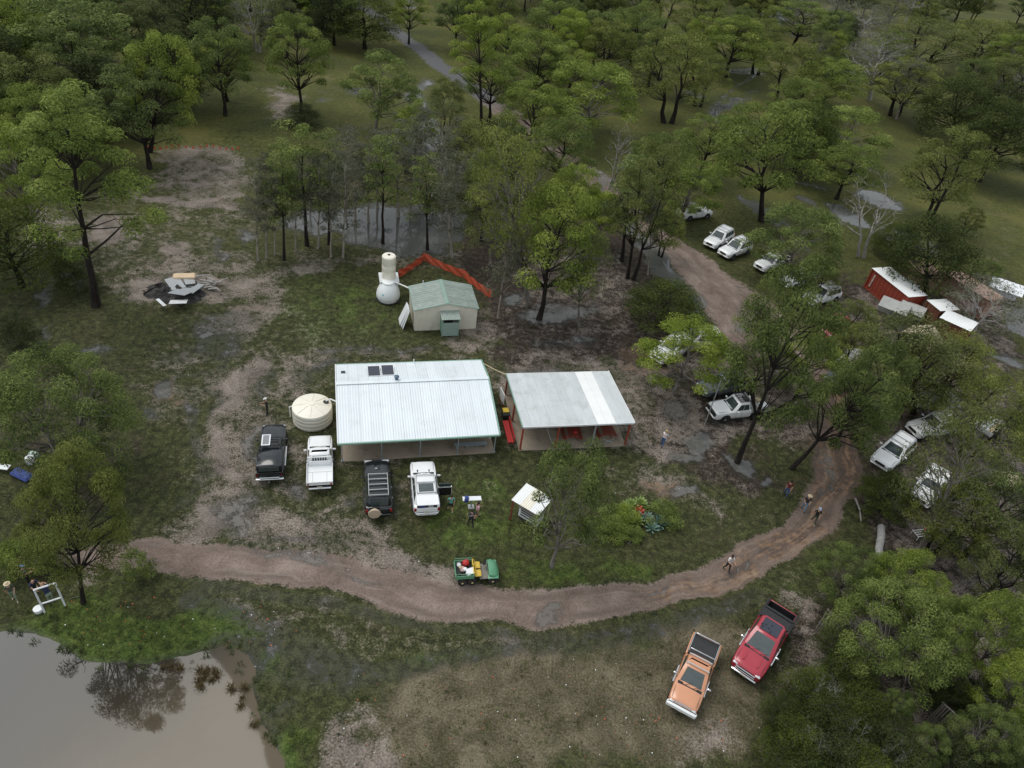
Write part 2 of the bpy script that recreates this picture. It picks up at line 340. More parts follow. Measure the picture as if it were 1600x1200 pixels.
_tab = RNG.random((256, 256))
def vnoise(X, Y, sc):
    x, y = X / sc + 31.7, Y / sc + 77.3; i, j = np.floor(x).astype(int), np.floor(y).astype(int)
    u, w = smooth01(x - i), smooth01(y - j); T = lambda a, b: _tab[a % 256, b % 256]
    return (T(i, j) * (1 - u) + T(i + 1, j) * u) * (1 - w) + (T(i, j + 1) * (1 - u) + T(i + 1, j + 1) * u) * w - .5
def fields(X, Y, fine):
    A = {}
    z = np.zeros(X.shape)
    X0, Y0 = X, Y
    wx = 3.0 * vnoise(X, Y, 6.0) + 1.8 * vnoise(X, Y + 91, 2.3) + .9 * vnoise(X + 17, Y, .9)
    wy = 3.0 * vnoise(X + 53, Y, 6.0) + 1.8 * vnoise(X + 29, Y, 2.3) + .9 * vnoise(X, Y + 43, .9)
    tx_, ty_ = X + .42 * wx, Y + .42 * wy
    X, Y = X + wx, Y + wy
    blot = vnoise(X0 + 11, Y0 + 5, 4.5) + .6 * vnoise(X0, Y0 + 19, 1.7)
    def paint(lst):
        o = np.zeros(X.shape)
        for pts, val, soft in lst:
            P = px_poly(pts); lo, hi = P.min(0) - 3 * soft, P.max(0) + 3 * soft
            k = (X > lo[0]) & (X < hi[0]) & (Y > lo[1]) & (Y < hi[1])
            if not k.any(): continue
            sdv = poly_sd(X[k], Y[k], P) + blot[k] * soft * .8; o[k] = np.maximum(o[k], val * smooth01(.5 - sdv / (2.6 * soft)))
        return o
    A['dirt'] = np.maximum(paint(DIRT) * 1.06, paint(YARD)); A['red'] = paint(RED); A['litter'] = paint(LITTER); A['lush'] = paint(LUSH); A['dry'] = paint(DRY)
    X, Y = X0 + .8 * wx, Y0 + .8 * wy
    wet = paint(WET)
    X, Y = X0 + .25 * wx, Y0 + .25 * wy
    wet = np.where(wet > .2, wet + .10 * smooth01((wet - .2) * 8), wet)
    for pts, w, val in WSTRIP:
        P, hw = spline([G(x, y)[:2] for x, y in pts], [w] * len(pts), 4)
        d, _, _ = line_d(X, Y, P, hw); wet = np.maximum(wet, val * smooth01(1.6 - d))
    d, sgn, alo = line_d(tx_, ty_, tp, thw); d2, sg2, _ = line_d(tx_, ty_, sp_, shw); A['across'] = np.clip(sgn, -8, 8); A['along'] = alo; X, Y = X0, Y0
    tr = np.maximum(smooth01((1.35 - d) / .75), .8 * smooth01((1.3 - d2) / .8)); A['track'] = tr
    rut = np.exp(-((np.abs(sgn) - .8) / .28) ** 2) * (d < 1.3); A['rut'] = np.maximum(rut, np.exp(-((np.abs(sg2) - .8) / .28) ** 2) * (d2 < 1.2))
    pd = poly_sd(X0 + .45 * wx, Y0 + .45 * wy, POND); A['pond'] = smooth01(.5 - pd / 3.0)
    wet = np.maximum(wet, .5 * smooth01(1 - np.abs(pd) / 1.2))
    A['wet'] = wet
    far = np.hypot(X, Y); A['far'] = smooth01((far - 60) / 60)
    if fine:
        edge = smooth01(np.minimum.reduce([X + 46, 62 - X, Y - 10, 100 - Y]) / 4)
        hum = .03 * np.sin(X * .9 + 1.3 * np.sin(Y * .6)) * np.sin(Y * .8 + 1.1 * np.sin(X * .5)) + .02 * np.sin(X * 2.7 + Y * 1.9) * np.sin(Y * 3.1 - X)
        z = edge * (hum * .5 * (1 - smooth01(wet * 2)) - .025 * A['rut'] * tr - .03 * tr - .7 * smooth01(-pd / 5) - .09 * smooth01(.5 - pd / 1.6) - .03 * smooth01((wet - .3) * 4))
        z = z + edge * .02 * np.exp(-((d - 1.3) / .15) ** 2)
    return z, A

def ground_material():
    ma, t, b = mat_new('ground_soil_and_grass')
    at = lambda n_: (lambda a: (setattr(a, 'attribute_name', n_), a.outputs['Fac'])[1])(N(t, 'ShaderNodeAttribute'))
    n0 = noise(t, .09, 5, .6); n1 = noise(t, .45, 8, .62, dist=.6); n2 = noise(t, 1.9, 8, .65, dist=.4); n3 = noise(t, 8.0, 6, .7); n4 = noise(t, 30.0, 3, .7)
    mix3 = mth(t, 'ADD', mth(t, 'MULTIPLY', n2, .5), mth(t, 'MULTIPLY', n3, .5))
    grass = ramp(t, mix3, [(.38, (.011, .013, .005)), (.47, (.030, .034, .011)), (.53, (.055, .061, .019)), (.62, (.105, .108, .042))])
    grass = mixc(t, sstep(t, n1, .47, .70, 0, .45), grass, (.062, .050, .027))
    lushc = ramp(t, mix3, [(.40, (.018, .030, .005)), (.5, (.056, .086, .014)), (.60, (.115, .150, .032))])
    lm = sstep(t, mth(t, 'ADD', at('lush'), mth(t, 'MULTIPLY', mth(t, 'SUBTRACT', n1, .5), 2.2)), .28, .85, 0, .95)
    grass = mixc(t, lm, grass, lushc)
    farc = ramp(t, mth(t, 'ADD', mth(t, 'MULTIPLY', n0, .6), mth(t, 'MULTIPLY', n2, .4)), [(.38, (.030, .038, .007)), (.5, (.066, .073, .013)), (.60, (.112, .106, .024))])
    grass = mixc(t, mth(t, 'MULTIPLY', at('far'), .85), grass, farc)
    dryc = ramp(t, mth(t, 'ADD', mth(t, 'MULTIPLY', n3, .55), mth(t, 'MULTIPLY', n1, .45)), [(.40, (.050, .043, .023)), (.5, (.108, .091, .056)), (.60, (.190, .160, .108))])
    grass = mixc(t, sstep(t, mth(t, 'ADD', at('dry'), mth(t, 'MULTIPLY', mth(t, 'SUBTRACT', n1, .5), .8)), .25, .85), grass, dryc)
    litc = ramp(t, mix3, [(.40, (.011, .008, .006)), (.5, (.038, .028, .021)), (.60, (.095, .072, .055))])
    grass = mixc(t, sstep(t, mth(t, 'ADD', at('litter'), mth(t, 'MULTIPLY', mth(t, 'SUBTRACT', n1, .5), 1.6)), .35, .8), grass, litc)
    cv = N(t, 'ShaderNodeCombineXYZ'); t.links.new(mth(t, 'MULTIPLY', at('across'), 1.7), cv.inputs[0]); t.links.new(mth(t, 'MULTIPLY', at('along'), .10), cv.inputs[1])
    sn = N(t, 'ShaderNodeTexNoise', Scale=1.0, Detail=6.0, Roughness=.62); t.links.new(cv.outputs[0], sn.inputs['Vector']); streak = sn.outputs['Fac']
    soil = ramp(t, mth(t, 'ADD', mth(t, 'MULTIPLY', n1, .4), mth(t, 'MULTIPLY', n3, .6)), [(.40, (.082, .068, .057)), (.5, (.172, .143, .121)), (.60, (.290, .246, .208))])
    dm = sstep(t, mth(t, 'ADD', at('dirt'), mth(t, 'ADD', mth(t, 'MULTIPLY', mth(t, 'SUBTRACT', n3, .5), .75), mth(t, 'ADD', mth(t, 'MULTIPLY', mth(t, 'SUBTRACT', n2, .5), .8), mth(t, 'MULTIPLY', mth(t, 'SUBTRACT', n1, .5), .8)))), .30, .66)
    col = mixc(t, dm, grass, soil)
    # the vehicle track
    road = ramp(t, mth(t, 'ADD', mth(t, 'MULTIPLY', n1, .55), mth(t, 'MULTIPLY', n3, .45)), [(.38, (.120, .088, .070)), (.5, (.200, .150, .124)), (.61, (.290, .230, .196))])
    road = mixc(t, mth(t, 'MULTIPLY', at('rut'), sstep(t, n1, .38, .62, .0, .75)), road, (.098, .075, .062))
    road = mixc(t, mth(t, 'MULTIPLY', sstep(t, streak, .50, .62, 0, .8), mth(t, 'ADD', .22, mth(t, 'MULTIPLY', at('red'), .8))), road, (.095, .072, .058)); road = mixc(t, sstep(t, streak, .34, .46, .35, 0), road, (.34, .285, .245))
    seal = sstep(t, at('along'), SEAL0, SEAL0 + 12); road = mixc(t, seal, road, ramp(t, n3, [(.4, (.085, .085, .088)), (.6, (.125, .124, .126))]))
    tm = sstep(t, mth(t, 'ADD', at('track'), mth(t, 'ADD', mth(t, 'MULTIPLY', mth(t, 'SUBTRACT', n2, .5), 1.3), mth(t, 'MULTIPLY', mth(t, 'SUBTRACT', n3, .5), 1.0))), .32, .76)
    col = mixc(t, tm, col, road)
    redc = ramp(t, mth(t, 'ADD', mth(t, 'MULTIPLY', n2, .4), mth(t, 'MULTIPLY', streak, .6)), [(.40, (.290, .205, .145)), (.47, (.205, .125, .075)), (.53, (.088, .064, .052)), (.62, (.135, .095, .070))])
    rm = mth(t, 'MULTIPLY', sstep(t, mth(t, 'ADD', at('red'), mth(t, 'MULTIPLY', mth(t, 'SUBTRACT', n1, .5), 1.6)), .30, .75, 0, .92), mth(t, 'MAXIMUM', tm, mth(t, 'MAXIMUM', dm, .35)))
    col = mixc(t, rm, col, redc)
    # standing water and damp earth
    wsum = mth(t, 'ADD', at('wet'), mth(t, 'ADD', mth(t, 'MULTIPLY', mth(t, 'SUBTRACT', n1, .5), .55), mth(t, 'MULTIPLY', mth(t, 'SUBTRACT', n2, .5), .45)))
    wsum = mth(t, 'ADD', wsum, mth(t, 'MULTIPLY', mth(t, 'SUBTRACT', n3, .5), .22)); damp = sstep(t, wsum, .22, .48); wm = sstep(t, wsum, .46, .58)
    col = mixc(t, mth(t, 'MULTIPLY', damp, .5), col, (.62, .60, .60), 'MULTIPLY')
    murk_sky = mixc(t, mth(t, 'MAXIMUM', tm, dm), (.085, .086, .080), (.150, .134, .118))  # mud tone, lightened to carry the sky reflected in puddles
    col = mixc(t, wm, col, murk_sky)
    fleck = sstep(t, n4, .68, .78, 0, .35)
    col = mixc(t, mth(t, 'MULTIPLY', fleck, mth(t, 'SUBTRACT', 1.0, wm)), col, (.16, .135, .105))
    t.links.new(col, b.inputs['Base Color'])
    ro = mth(t, 'SUBTRACT', .92, mth(t, 'MULTIPLY', damp, .42))
    x = N(t, 'ShaderNodeMix'); x.data_type = 'FLOAT'
    t.links.new(wm, x.inputs[0]); t.links.new(ro, x.inputs[2]); x.inputs[3].default_value = .035
    t.links.new(x.outputs[0], b.inputs['Roughness'])
    b.inputs['IOR'].default_value = 1.36
    hgt = mth(t, 'MULTIPLY', mth(t, 'ADD', mth(t, 'MULTIPLY', n3, .7), mth(t, 'MULTIPLY', n2, .6)), mth(t, 'SUBTRACT', 1.0, mth(t, 'MULTIPLY', wm, .985)))
    bump(t, b, hgt, .9, .10)
    return ma
GM = ground_material()

def sheet(x0, x1, y0, y1, st, fine, hole=None):
    xs = np.arange(x0, x1 + st * .5, st); ys = np.arange(y0, y1 + st * .5, st)
    X, Y = np.meshgrid(xs, ys); z, A = fields(X, Y, fine)
    V = np.stack([X, Y, z], -1).reshape(-1, 3); nx = len(xs)
    I, J = np.meshgrid(np.arange(len(xs) - 1), np.arange(len(ys) - 1)); q = (J * nx + I).ravel()
    Fq = np.stack([q, q + 1, q + nx + 1, q + nx], -1)
    cx, cy = X[:-1, :-1].ravel() + st / 2, Y[:-1, :-1].ravel() + st / 2
    cl = np.zeros(len(Fq), int)
    cl[A['wet'][:-1, :-1].ravel() > .50] = 2
    cl[A['track'][:-1, :-1].ravel() > .5] = 1
    if hole is not None:
        k = (cx > hole[0]) & (cx < hole[1]) & (cy > hole[2]) & (cy < hole[3]); cl[k] = -1
    return V, Fq, cl, {k: v_.ravel() for k, v_ in A.items()}
parts = [sheet(-46, 62, 10, 100, .25, True), sheet(-150, 230, -30, 330, 1.0, False, (-46, 62, 10, 100)), sheet(-1370, 1430, -590, 2010, 20.0, False, (-150, 230, -30, 330))]
for cid, nm in ((0, 'ground'), (1, 'dirt_track'), (2, 'puddle_water')):
    VV = []; FF = []; AA = {}; base = 0
    for V, Fq, cl, A in parts:
        f_ = Fq[cl == cid]
        if not len(f_): continue
        u, inv = np.unique(f_, return_inverse=True)
        VV.append(V[u]); FF.append(inv.reshape(f_.shape) + base); base += len(u)
        for k in A: AA.setdefault(k, []).append(A[k][u])
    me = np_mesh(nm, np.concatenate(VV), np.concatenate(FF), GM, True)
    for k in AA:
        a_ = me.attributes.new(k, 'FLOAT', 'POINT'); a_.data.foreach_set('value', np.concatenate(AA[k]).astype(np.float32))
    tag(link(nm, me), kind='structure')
_nx = 433
GZ = parts[0][0][:, 2].reshape(-1, _nx); GA = {k: v_.reshape(-1, _nx) for k, v_ in parts[0][3].items()}
def gidx(x, y): return int(np.clip(round((y - 10) / .25), 0, GZ.shape[0] - 1)), int(np.clip(round((x + 46) / .25), 0, _nx - 1))
def gz(x, y):
    if -46 < x < 62 and 10 < y < 100: return float(GZ[gidx(x, y)])
    return 0.0

# the pond
def pond_material():
    ma, t, b = mat_new('muddy_pond_water')
    n1 = noise(t, .06, 5, .6, dist=1.0); n2 = noise(t, .25, 6, .6)
    tcx = N(t, 'ShaderNodeTexCoord'); sx_ = N(t, 'ShaderNodeSeparateXYZ'); t.links.new(tcx.outputs['Object'], sx_.inputs[0])
    tan_fade = sstep(t, mth(t, 'SUBTRACT', sx_.outputs[0], mth(t, 'MULTIPLY', sx_.outputs[1], .45)), -36, -18)  # water colour runs from dark on the left to tan
    col = ramp(t, mth(t, 'ADD', mth(t, 'MULTIPLY', tan_fade, .55), mth(t, 'ADD', mth(t, 'MULTIPLY', n1, .32), mth(t, 'MULTIPLY', n2, .13))), [(.25, (.016, .019, .019)), (.5, (.040, .034, .025)), (.72, (.100, .078, .050))])
    t.links.new(col, b.inputs['Base Color']); b.inputs['Roughness'].default_value = .03; b.inputs['IOR'].default_value = 1.34
    bump(t, b, noise(t, 1.2, 3), .04, .02)
    return ma
pm = MB(); P_ = POND; c0 = P_.mean(0)
pm.add([(p[0] + (p[0] - c0[0]) * .14, p[1] + (p[1] - c0[1]) * .14, -.055) for p in P_], [tuple(range(len(P_)))[::-1]])
po = pm.build('pond_water', pond_material()); tag(po, kind='structure')
# ================================================================ TREES
def bark(name, lo, hi, band=None):
    ma, t, b = mat_new(name)
    n1 = noise(t, 5.0, 6, .65, stretch=(1, 1, .25))
    cc = ramp(t, n1, [(.3, lo), (.7, hi)])
    if band:
        n2 = noise(t, 1.1, 5, .6); cc = mixc(t, sstep(t, n2, .5, .62), cc, band)
    t.links.new(cc, b.inputs['Base Color']); b.inputs['Roughness'].default_value = .9; b.inputs['Specular IOR Level'].default_value = .2
    bump(t, b, n1, .8, .05)
    return ma
def leaf(name, dark, mid, light):
    """leaf colour varies from leaf to leaf, from clump to clump and from tree to tree"""
    ma, t, b = mat_new(name)
    oi = N(t, 'ShaderNodeObjectInfo'); at = N(t, 'ShaderNodeAttribute'); at.attribute_name = 'tint'
    f_ = mth(t, 'ADD', mth(t, 'MULTIPLY', at.outputs['Fac'], .75), mth(t, 'MULTIPLY', oi.outputs['Random'], .25))
    cc = ramp(t, f_, [(.12, dark), (.5, mid), (.9, light)])  # dark and light ends also carry painted crown shadow and highlight
    hs = N(t, 'ShaderNodeHueSaturation'); t.links.new(cc, hs.inputs['Color'])
    hs.inputs['Hue'].default_value = .5
    t.links.new(sstep(t, oi.outputs['Random'], 0, 1, .84, 1.05), hs.inputs['Saturation'])
    t.links.new(hs.outputs[0], b.inputs['Base Color'])
    b.inputs['Roughness'].default_value = .62; b.inputs['Specular IOR Level'].default_value = .12
    tr = N(t, 'ShaderNodeBsdfTranslucent'); t.links.new(hs.outputs[0], tr.inputs['Color'])
    ms = N(t, 'ShaderNodeMixShader'); ms.inputs[0].default_value = .40
    out = t.nodes.get('Material Output')
    t.links.new(b.outputs[0], ms.inputs[1]); t.links.new(tr.outputs[0], ms.inputs[2]); t.links.new(ms.outputs[0], out.inputs['Surface'])
    return ma
BARK_D = bark('dark_ironbark', (.010, .008, .007), (.040, .033, .028))
BARK_G = bark('grey_bark', (.10, .090, .080), (.26, .235, .205), (.06, .05, .042))
BARK_P = bark('pale_papery_bark', (.20, .175, .145), (.42, .375, .32), (.11, .085, .065))
BARK_W = bark('bleached_dead_wood', (.22, .205, .19), (.46, .44, .41), (.15, .13, .115))
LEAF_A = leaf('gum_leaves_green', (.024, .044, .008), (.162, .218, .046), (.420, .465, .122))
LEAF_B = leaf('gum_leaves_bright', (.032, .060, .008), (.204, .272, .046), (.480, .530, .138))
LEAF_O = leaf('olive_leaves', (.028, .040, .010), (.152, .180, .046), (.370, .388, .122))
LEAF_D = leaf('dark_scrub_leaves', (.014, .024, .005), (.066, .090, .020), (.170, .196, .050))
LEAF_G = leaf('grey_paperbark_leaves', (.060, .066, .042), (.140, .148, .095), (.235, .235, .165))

def rnd_unit(n):
    v_ = RNG.normal(size=(n, 3)); return v_ / np.linalg.norm(v_, axis=1)[:, None]
def leaf_cloud(centres, radii, per, size, flat=.62, asp=.33):
    """leaf quads spread through clumps: denser on the upper shell of every clump"""
    C = np.repeat(centres, per, 0); Rr = np.repeat(radii, per); n = len(C)
    d = rnd_unit(n); d[:, 2] = np.abs(d[:, 2]) * 1.1 - .30 * RNG.random(n); d /= np.linalg.norm(d, axis=1)[:, None]
    rr = RNG.random(n) ** .32
    off = d * (rr * Rr)[:, None]; off[:, 2] *= flat
    P = C + off
    # leaves face outwards and up, with much scatter
    nr = d * .9 + rnd_unit(n) * .65 + np.array([0, 0, .5]); nr /= np.linalg.norm(nr, axis=1)[:, None]
    a = np.cross(nr, rnd_unit(n)); a[:, 2] -= .45; a -= nr * (a * nr).sum(1)[:, None]; a /= np.linalg.norm(a, axis=1)[:, None] + 1e-9; b = np.cross(nr, a)
    s_ = size * (.45 + 1.05 * RNG.random(n) ** 1.3)
    a = a * s_[:, None] * .5; b = b * (s_ * asp)[:, None] * .5
    droop = np.zeros((n, 3)); droop[:, 2] = -.18 * s_
    V = np.stack([P - a + droop * .5, P - b, P + a + droop, P + b], 1).reshape(-1, 3)
    Fq = np.arange(n * 4).reshape(-1, 4)
    clump = np.repeat(RNG.random(len(centres)), per)
    tint = np.clip(.40 + .30 * (clump - .5) * 2 * .6 + .40 * (RNG.random(n) - .5) + .10 * off[:, 2] / (Rr * flat + 1e-6), 0, 1)  # last term: lit clump tops put into the leaf colour
    return V, Fq, np.repeat(tint, 4)

def make_tree(H, R, stems=1, fork=.38, puffs=60, pr=(.75, 1.25), per=170, lsize=.30, shape='dome', trunk_r=.2, lean=0.0, bare=0.0, flat=.62, spread=1.0, twig=0, wob=.5, low=0.45):
    """a tapered trunk with limbs that reach every clump of the crown, and the leaf clumps.  returns (trunk MB, V, F, tint)"""
    mb = MB(); tips = []
    # crown clump centres
    cen = []
    tries = 0
    while len(cen) < puffs and tries < puffs * 60:
        tries += 1
        t = random.random(); a = random.uniform(0, 2 * math.pi)
        if shape == 'dome': z = H * (low + (1 - low) * t ** .8); rr = R * math.sqrt(max(0, 1 - ((z / H - low) / (1.03 - low)) ** 2.2)) * (.50 + .50 * math.sqrt(random.random()))
        elif shape == 'column': z = H * (low + (1 - low) * t); rr = R * (1 - .55 * (z / H - low) / (1 - low)) * math.sqrt(random.random())
        elif shape == 'umbrella': z = H * (low + (1 - low) * t ** .55); rr = R * (.45 + .55 * math.sqrt(random.random())) * (1.05 - .55 * ((z / H - low) / (1 - low)) ** 2)
        elif shape == 'layer': z = H * (low + (1 - low) * (round(t * 3) / 3 * .8 + .2 * random.random())); rr = R * (1.05 - .7 * (z / H - low) / (1 - low)) * math.sqrt(random.random())
        else: z = H * (.18 + .78 * t); rr = R * math.sqrt(max(0.02, 1 - (z / H) ** 2)) * math.sqrt(random.random())
        p = Vector((rr * math.cos(a) * spread + lean * (z / H) ** 1.3, rr * math.sin(a) * spread, z))
        if all((p - q).length > pr[0] * 1.12 for q in cen): cen.append(p)
    # stems
    bases = []
    for s_ in range(stems):
        a = 2 * math.pi * s_ / max(1, stems) + random.random()
        off = Vector((math.cos(a), math.sin(a), 0)) * (trunk_r * 1.4 if stems > 1 else 0)
        top = Vector((lean * .55 + (math.cos(a) * R * .38 if stems > 1 else random.uniform(-.3, .3)), (math.sin(a) * R * .38 if stems > 1 else random.uniform(-.3, .3)), H * (.80 if shape != 'umbrella' else .66)))
        pts = []; k = 7
        for i in range(k):
            t = i / (k - 1)
            p = off.lerp(top, t); p = Vector((off.x + (top.x - off.x) * t ** 1.25, off.y + (top.y - off.y) * t ** 1.25, top.z * t))
            if 0 < i: p += Vector((random.uniform(-1, 1), random.uniform(-1, 1), 0)) * wob * .35 * (0.3 + t)
            pts.append(p)
        r0 = trunk_r / math.sqrt(stems) * (1.15 if stems > 1 else 1)
        rad = [r0 * (1.35 if i == 0 else 1.0) * (1 - .8 * i / (k - 1)) for i in range(k)]
        pts[0] = pts[0] - Vector((0, 0, .15))
        mb.tube(pts, rad, 7); bases.append((pts, rad))
    # limbs
    for c in cen:
        best = None
        for pts, rad in bases:
            for i in range(1, len(pts)):
                if pts[i].z < H * fork * .75 and i < 2: continue
                if pts[i].z > c.z - .1: continue
                d = (c - pts[i]).length + abs((c.z - pts[i].z) - .75 * math.hypot(c.x - pts[i].x, c.y - pts[i].y)) * .6
                if best is None or d < best[0]: best = (d, pts[i], rad[i])
        if best is None:
            pts, rad = bases[0]; best = (0, pts[1], rad[1])
        _, s0, r0 = best
        L = (c - s0).length; up = Vector((0, 0, L * .16))
        m1 = s0.lerp(c, .35) + up * random.uniform(-.2, 1) + Vector((random.uniform(-1, 1), random.uniform(-1, 1), random.uniform(-.5, .5))) * L * .09
        m2 = s0.lerp(c, .7) + up * .6 + Vector((random.uniform(-1, 1), random.uniform(-1, 1), random.uniform(-.5, .5))) * L * .09
        rl = max(.018, min(r0 * .55, .016 * L + .012))
        mb.tube([s0, m1, m2, c + Vector((0, 0, .1))], [rl, rl * .75, rl * .5, rl * .22], 4, cap=False)
        for _ in range(twig):
            q = m2.lerp(c, random.random()); e = q + Vector((random.uniform(-1, 1), random.uniform(-1, 1), random.uniform(-.1, .9))) * pr[1] * .9
            mb.tube([q, q.lerp(e, .5) + Vector((random.uniform(-.15, .15), random.uniform(-.15, .15), random.uniform(0, .15))), e], [rl * .4, rl * .28, rl * .1], 3, cap=False)
    keep = [c for c in cen if random.random() >= bare]
    rad = np.array([random.uniform(*pr) for _ in keep])
    if keep:
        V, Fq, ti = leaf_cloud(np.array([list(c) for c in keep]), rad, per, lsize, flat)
    else: V, Fq, ti = np.zeros((0, 3)), np.zeros((0, 4), int), np.zeros(0)
    return mb, V, Fq, ti

PROTO = {}
def proto(key, trunk_mat, leaf_mat, variants=2, **kw):
    for v_ in range(variants):
        mb, V, Fq, ti = make_tree(**kw)
        tm = mb.mesh('trunk', trunk_mat, 60)
        cm = None
        if len(V):
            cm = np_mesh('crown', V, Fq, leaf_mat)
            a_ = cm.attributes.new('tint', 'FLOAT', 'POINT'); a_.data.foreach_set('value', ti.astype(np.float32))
        PROTO.setdefault(key, []).append((tm, cm, kw['H'], kw['R']))
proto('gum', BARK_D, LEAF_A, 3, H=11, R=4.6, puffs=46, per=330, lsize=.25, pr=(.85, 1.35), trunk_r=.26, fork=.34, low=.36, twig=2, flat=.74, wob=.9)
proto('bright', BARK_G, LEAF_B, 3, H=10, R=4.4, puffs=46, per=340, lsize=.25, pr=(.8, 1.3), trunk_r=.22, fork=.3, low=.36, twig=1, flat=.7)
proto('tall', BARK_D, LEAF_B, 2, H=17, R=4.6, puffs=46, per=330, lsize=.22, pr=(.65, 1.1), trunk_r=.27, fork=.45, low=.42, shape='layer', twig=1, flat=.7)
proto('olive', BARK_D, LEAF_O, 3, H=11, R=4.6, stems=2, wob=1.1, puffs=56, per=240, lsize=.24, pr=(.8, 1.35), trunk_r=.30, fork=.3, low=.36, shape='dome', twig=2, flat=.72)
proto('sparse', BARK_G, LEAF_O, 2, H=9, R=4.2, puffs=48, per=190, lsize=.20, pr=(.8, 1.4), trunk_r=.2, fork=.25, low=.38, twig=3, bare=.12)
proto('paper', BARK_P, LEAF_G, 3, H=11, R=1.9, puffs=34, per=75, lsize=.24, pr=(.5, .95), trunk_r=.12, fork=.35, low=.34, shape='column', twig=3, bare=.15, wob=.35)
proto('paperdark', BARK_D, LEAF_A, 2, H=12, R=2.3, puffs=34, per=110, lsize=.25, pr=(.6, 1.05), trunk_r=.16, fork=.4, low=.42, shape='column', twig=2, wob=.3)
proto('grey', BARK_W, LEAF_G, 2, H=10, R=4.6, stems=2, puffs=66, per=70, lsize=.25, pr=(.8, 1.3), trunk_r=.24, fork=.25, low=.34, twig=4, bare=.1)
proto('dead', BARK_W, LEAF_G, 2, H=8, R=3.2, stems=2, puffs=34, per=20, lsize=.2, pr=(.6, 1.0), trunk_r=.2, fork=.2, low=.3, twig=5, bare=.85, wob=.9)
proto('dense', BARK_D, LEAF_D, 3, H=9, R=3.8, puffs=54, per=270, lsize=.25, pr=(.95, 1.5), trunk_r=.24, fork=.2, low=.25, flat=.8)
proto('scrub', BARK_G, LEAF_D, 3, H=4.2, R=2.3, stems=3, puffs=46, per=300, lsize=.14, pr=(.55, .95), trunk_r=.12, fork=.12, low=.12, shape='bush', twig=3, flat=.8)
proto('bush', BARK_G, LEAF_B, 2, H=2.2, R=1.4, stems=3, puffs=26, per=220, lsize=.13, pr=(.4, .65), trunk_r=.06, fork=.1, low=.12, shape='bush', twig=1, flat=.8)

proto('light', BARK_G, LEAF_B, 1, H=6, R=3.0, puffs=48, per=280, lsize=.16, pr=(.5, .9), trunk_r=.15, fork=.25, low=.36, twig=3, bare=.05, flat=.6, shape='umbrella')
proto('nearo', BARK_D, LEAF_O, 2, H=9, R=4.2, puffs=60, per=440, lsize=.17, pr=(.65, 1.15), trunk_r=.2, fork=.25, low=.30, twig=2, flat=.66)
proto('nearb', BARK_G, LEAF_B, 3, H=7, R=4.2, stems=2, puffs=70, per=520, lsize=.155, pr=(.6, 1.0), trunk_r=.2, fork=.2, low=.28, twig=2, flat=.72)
NAMES = {'nearb': 'gum_tree', 'light': 'young_gum_tree', 'nearo': 'gum_tree', 'gum': 'gum_tree', 'bright': 'gum_tree', 'tall': 'tall_gum_tree', 'olive': 'ironbark_tree', 'sparse': 'sparse_gum_tree', 'paper': 'paperbark_tree', 'paperdark': 'slender_gum_tree', 'grey': 'grey_gum_tree', 'dead': 'dead_tree', 'dense': 'evergreen_tree', 'scrub': 'scrub_shrub', 'bush': 'leafy_bush'}
TREES = []
def plant(key, x, y, H, R=None, rz=None, tilt=(0, 0), label=None, group=None, var=None):
    ps = PROTO[key]; tm, cm, h0, r0 = ps[(len(TREES) if var is None else var) % len(ps)]
    sz = H / h0; sxy = sz if R is None else R / r0
    e = empty(NAMES[key], (x, y, gz(x, y) - .05), 0, label, 'bush' if key in ('scrub', 'bush') else 'tree', group)
    e.rotation_euler = (tilt[0], tilt[1], random.uniform(0, 6.28) if rz is None else rz)
    # tilt about world axes
    e.rotation_euler = (Matrix.Rotation(tilt[0], 3, 'X') @ Matrix.Rotation(tilt[1], 3, 'Y') @ Matrix.Rotation(random.uniform(0, 6.28) if rz is None else rz, 3, 'Z')).to_euler()
    e.scale = (sxy, sxy, sz)
    link('trunk', tm, e)
    if cm is not None: link('crown', cm, e)
    TREES.append((x, y, H, (R or r0 * sz)))
    return e
CF = {'nearb': .64, 'light': .7, 'nearo': .66, 'gum': .68, 'bright': .68, 'tall': .70, 'olive': .70, 'sparse': .68, 'paper': .66, 'paperdark': .7, 'grey': .66, 'dead': .6, 'dense': .6, 'scrub': .5, 'bush': .5}
def tree_c(key, cx, cy, wpx, H, label=None, group=None, var=None, k=1.0):
    """a tree of height H whose crown's middle is seen at cx, cy and is wpx wide in the photograph"""
    z = H * CF[key]; p = G(cx, cy, z); _, _, dz = proj(p)
    R = max(.5, wpx / 2 * dz / FPX * k)
    return plant(key, p[0], p[1], H, R, label=label, group=group, var=var)
def tree_b(key, bx, by, cx, cy, wpx, label=None, group=None, var=None, k=1.0):
    """a tree that stands at pixel bx, by with its crown's middle at cx, cy: height and lean follow"""
    b = G(bx, by); lo, hi = 1.0, 40.0
    for _ in range(40):
        mid = (lo + hi) / 2
        if proj((b[0], b[1], mid))[1] > cy: lo = mid
        else: hi = mid
    z = lo; H = z / CF[key]; dx = G(cx, cy, z)[0] - b[0]; _, _, dz = proj((b[0], b[1], z))
    ang = max(-.45, min(.45, math.atan2(dx, z)))
    return plant(key, b[0], b[1], H, max(.5, wpx / 2 * dz / FPX * k), tilt=(0, ang), label=label, group=group, var=var)
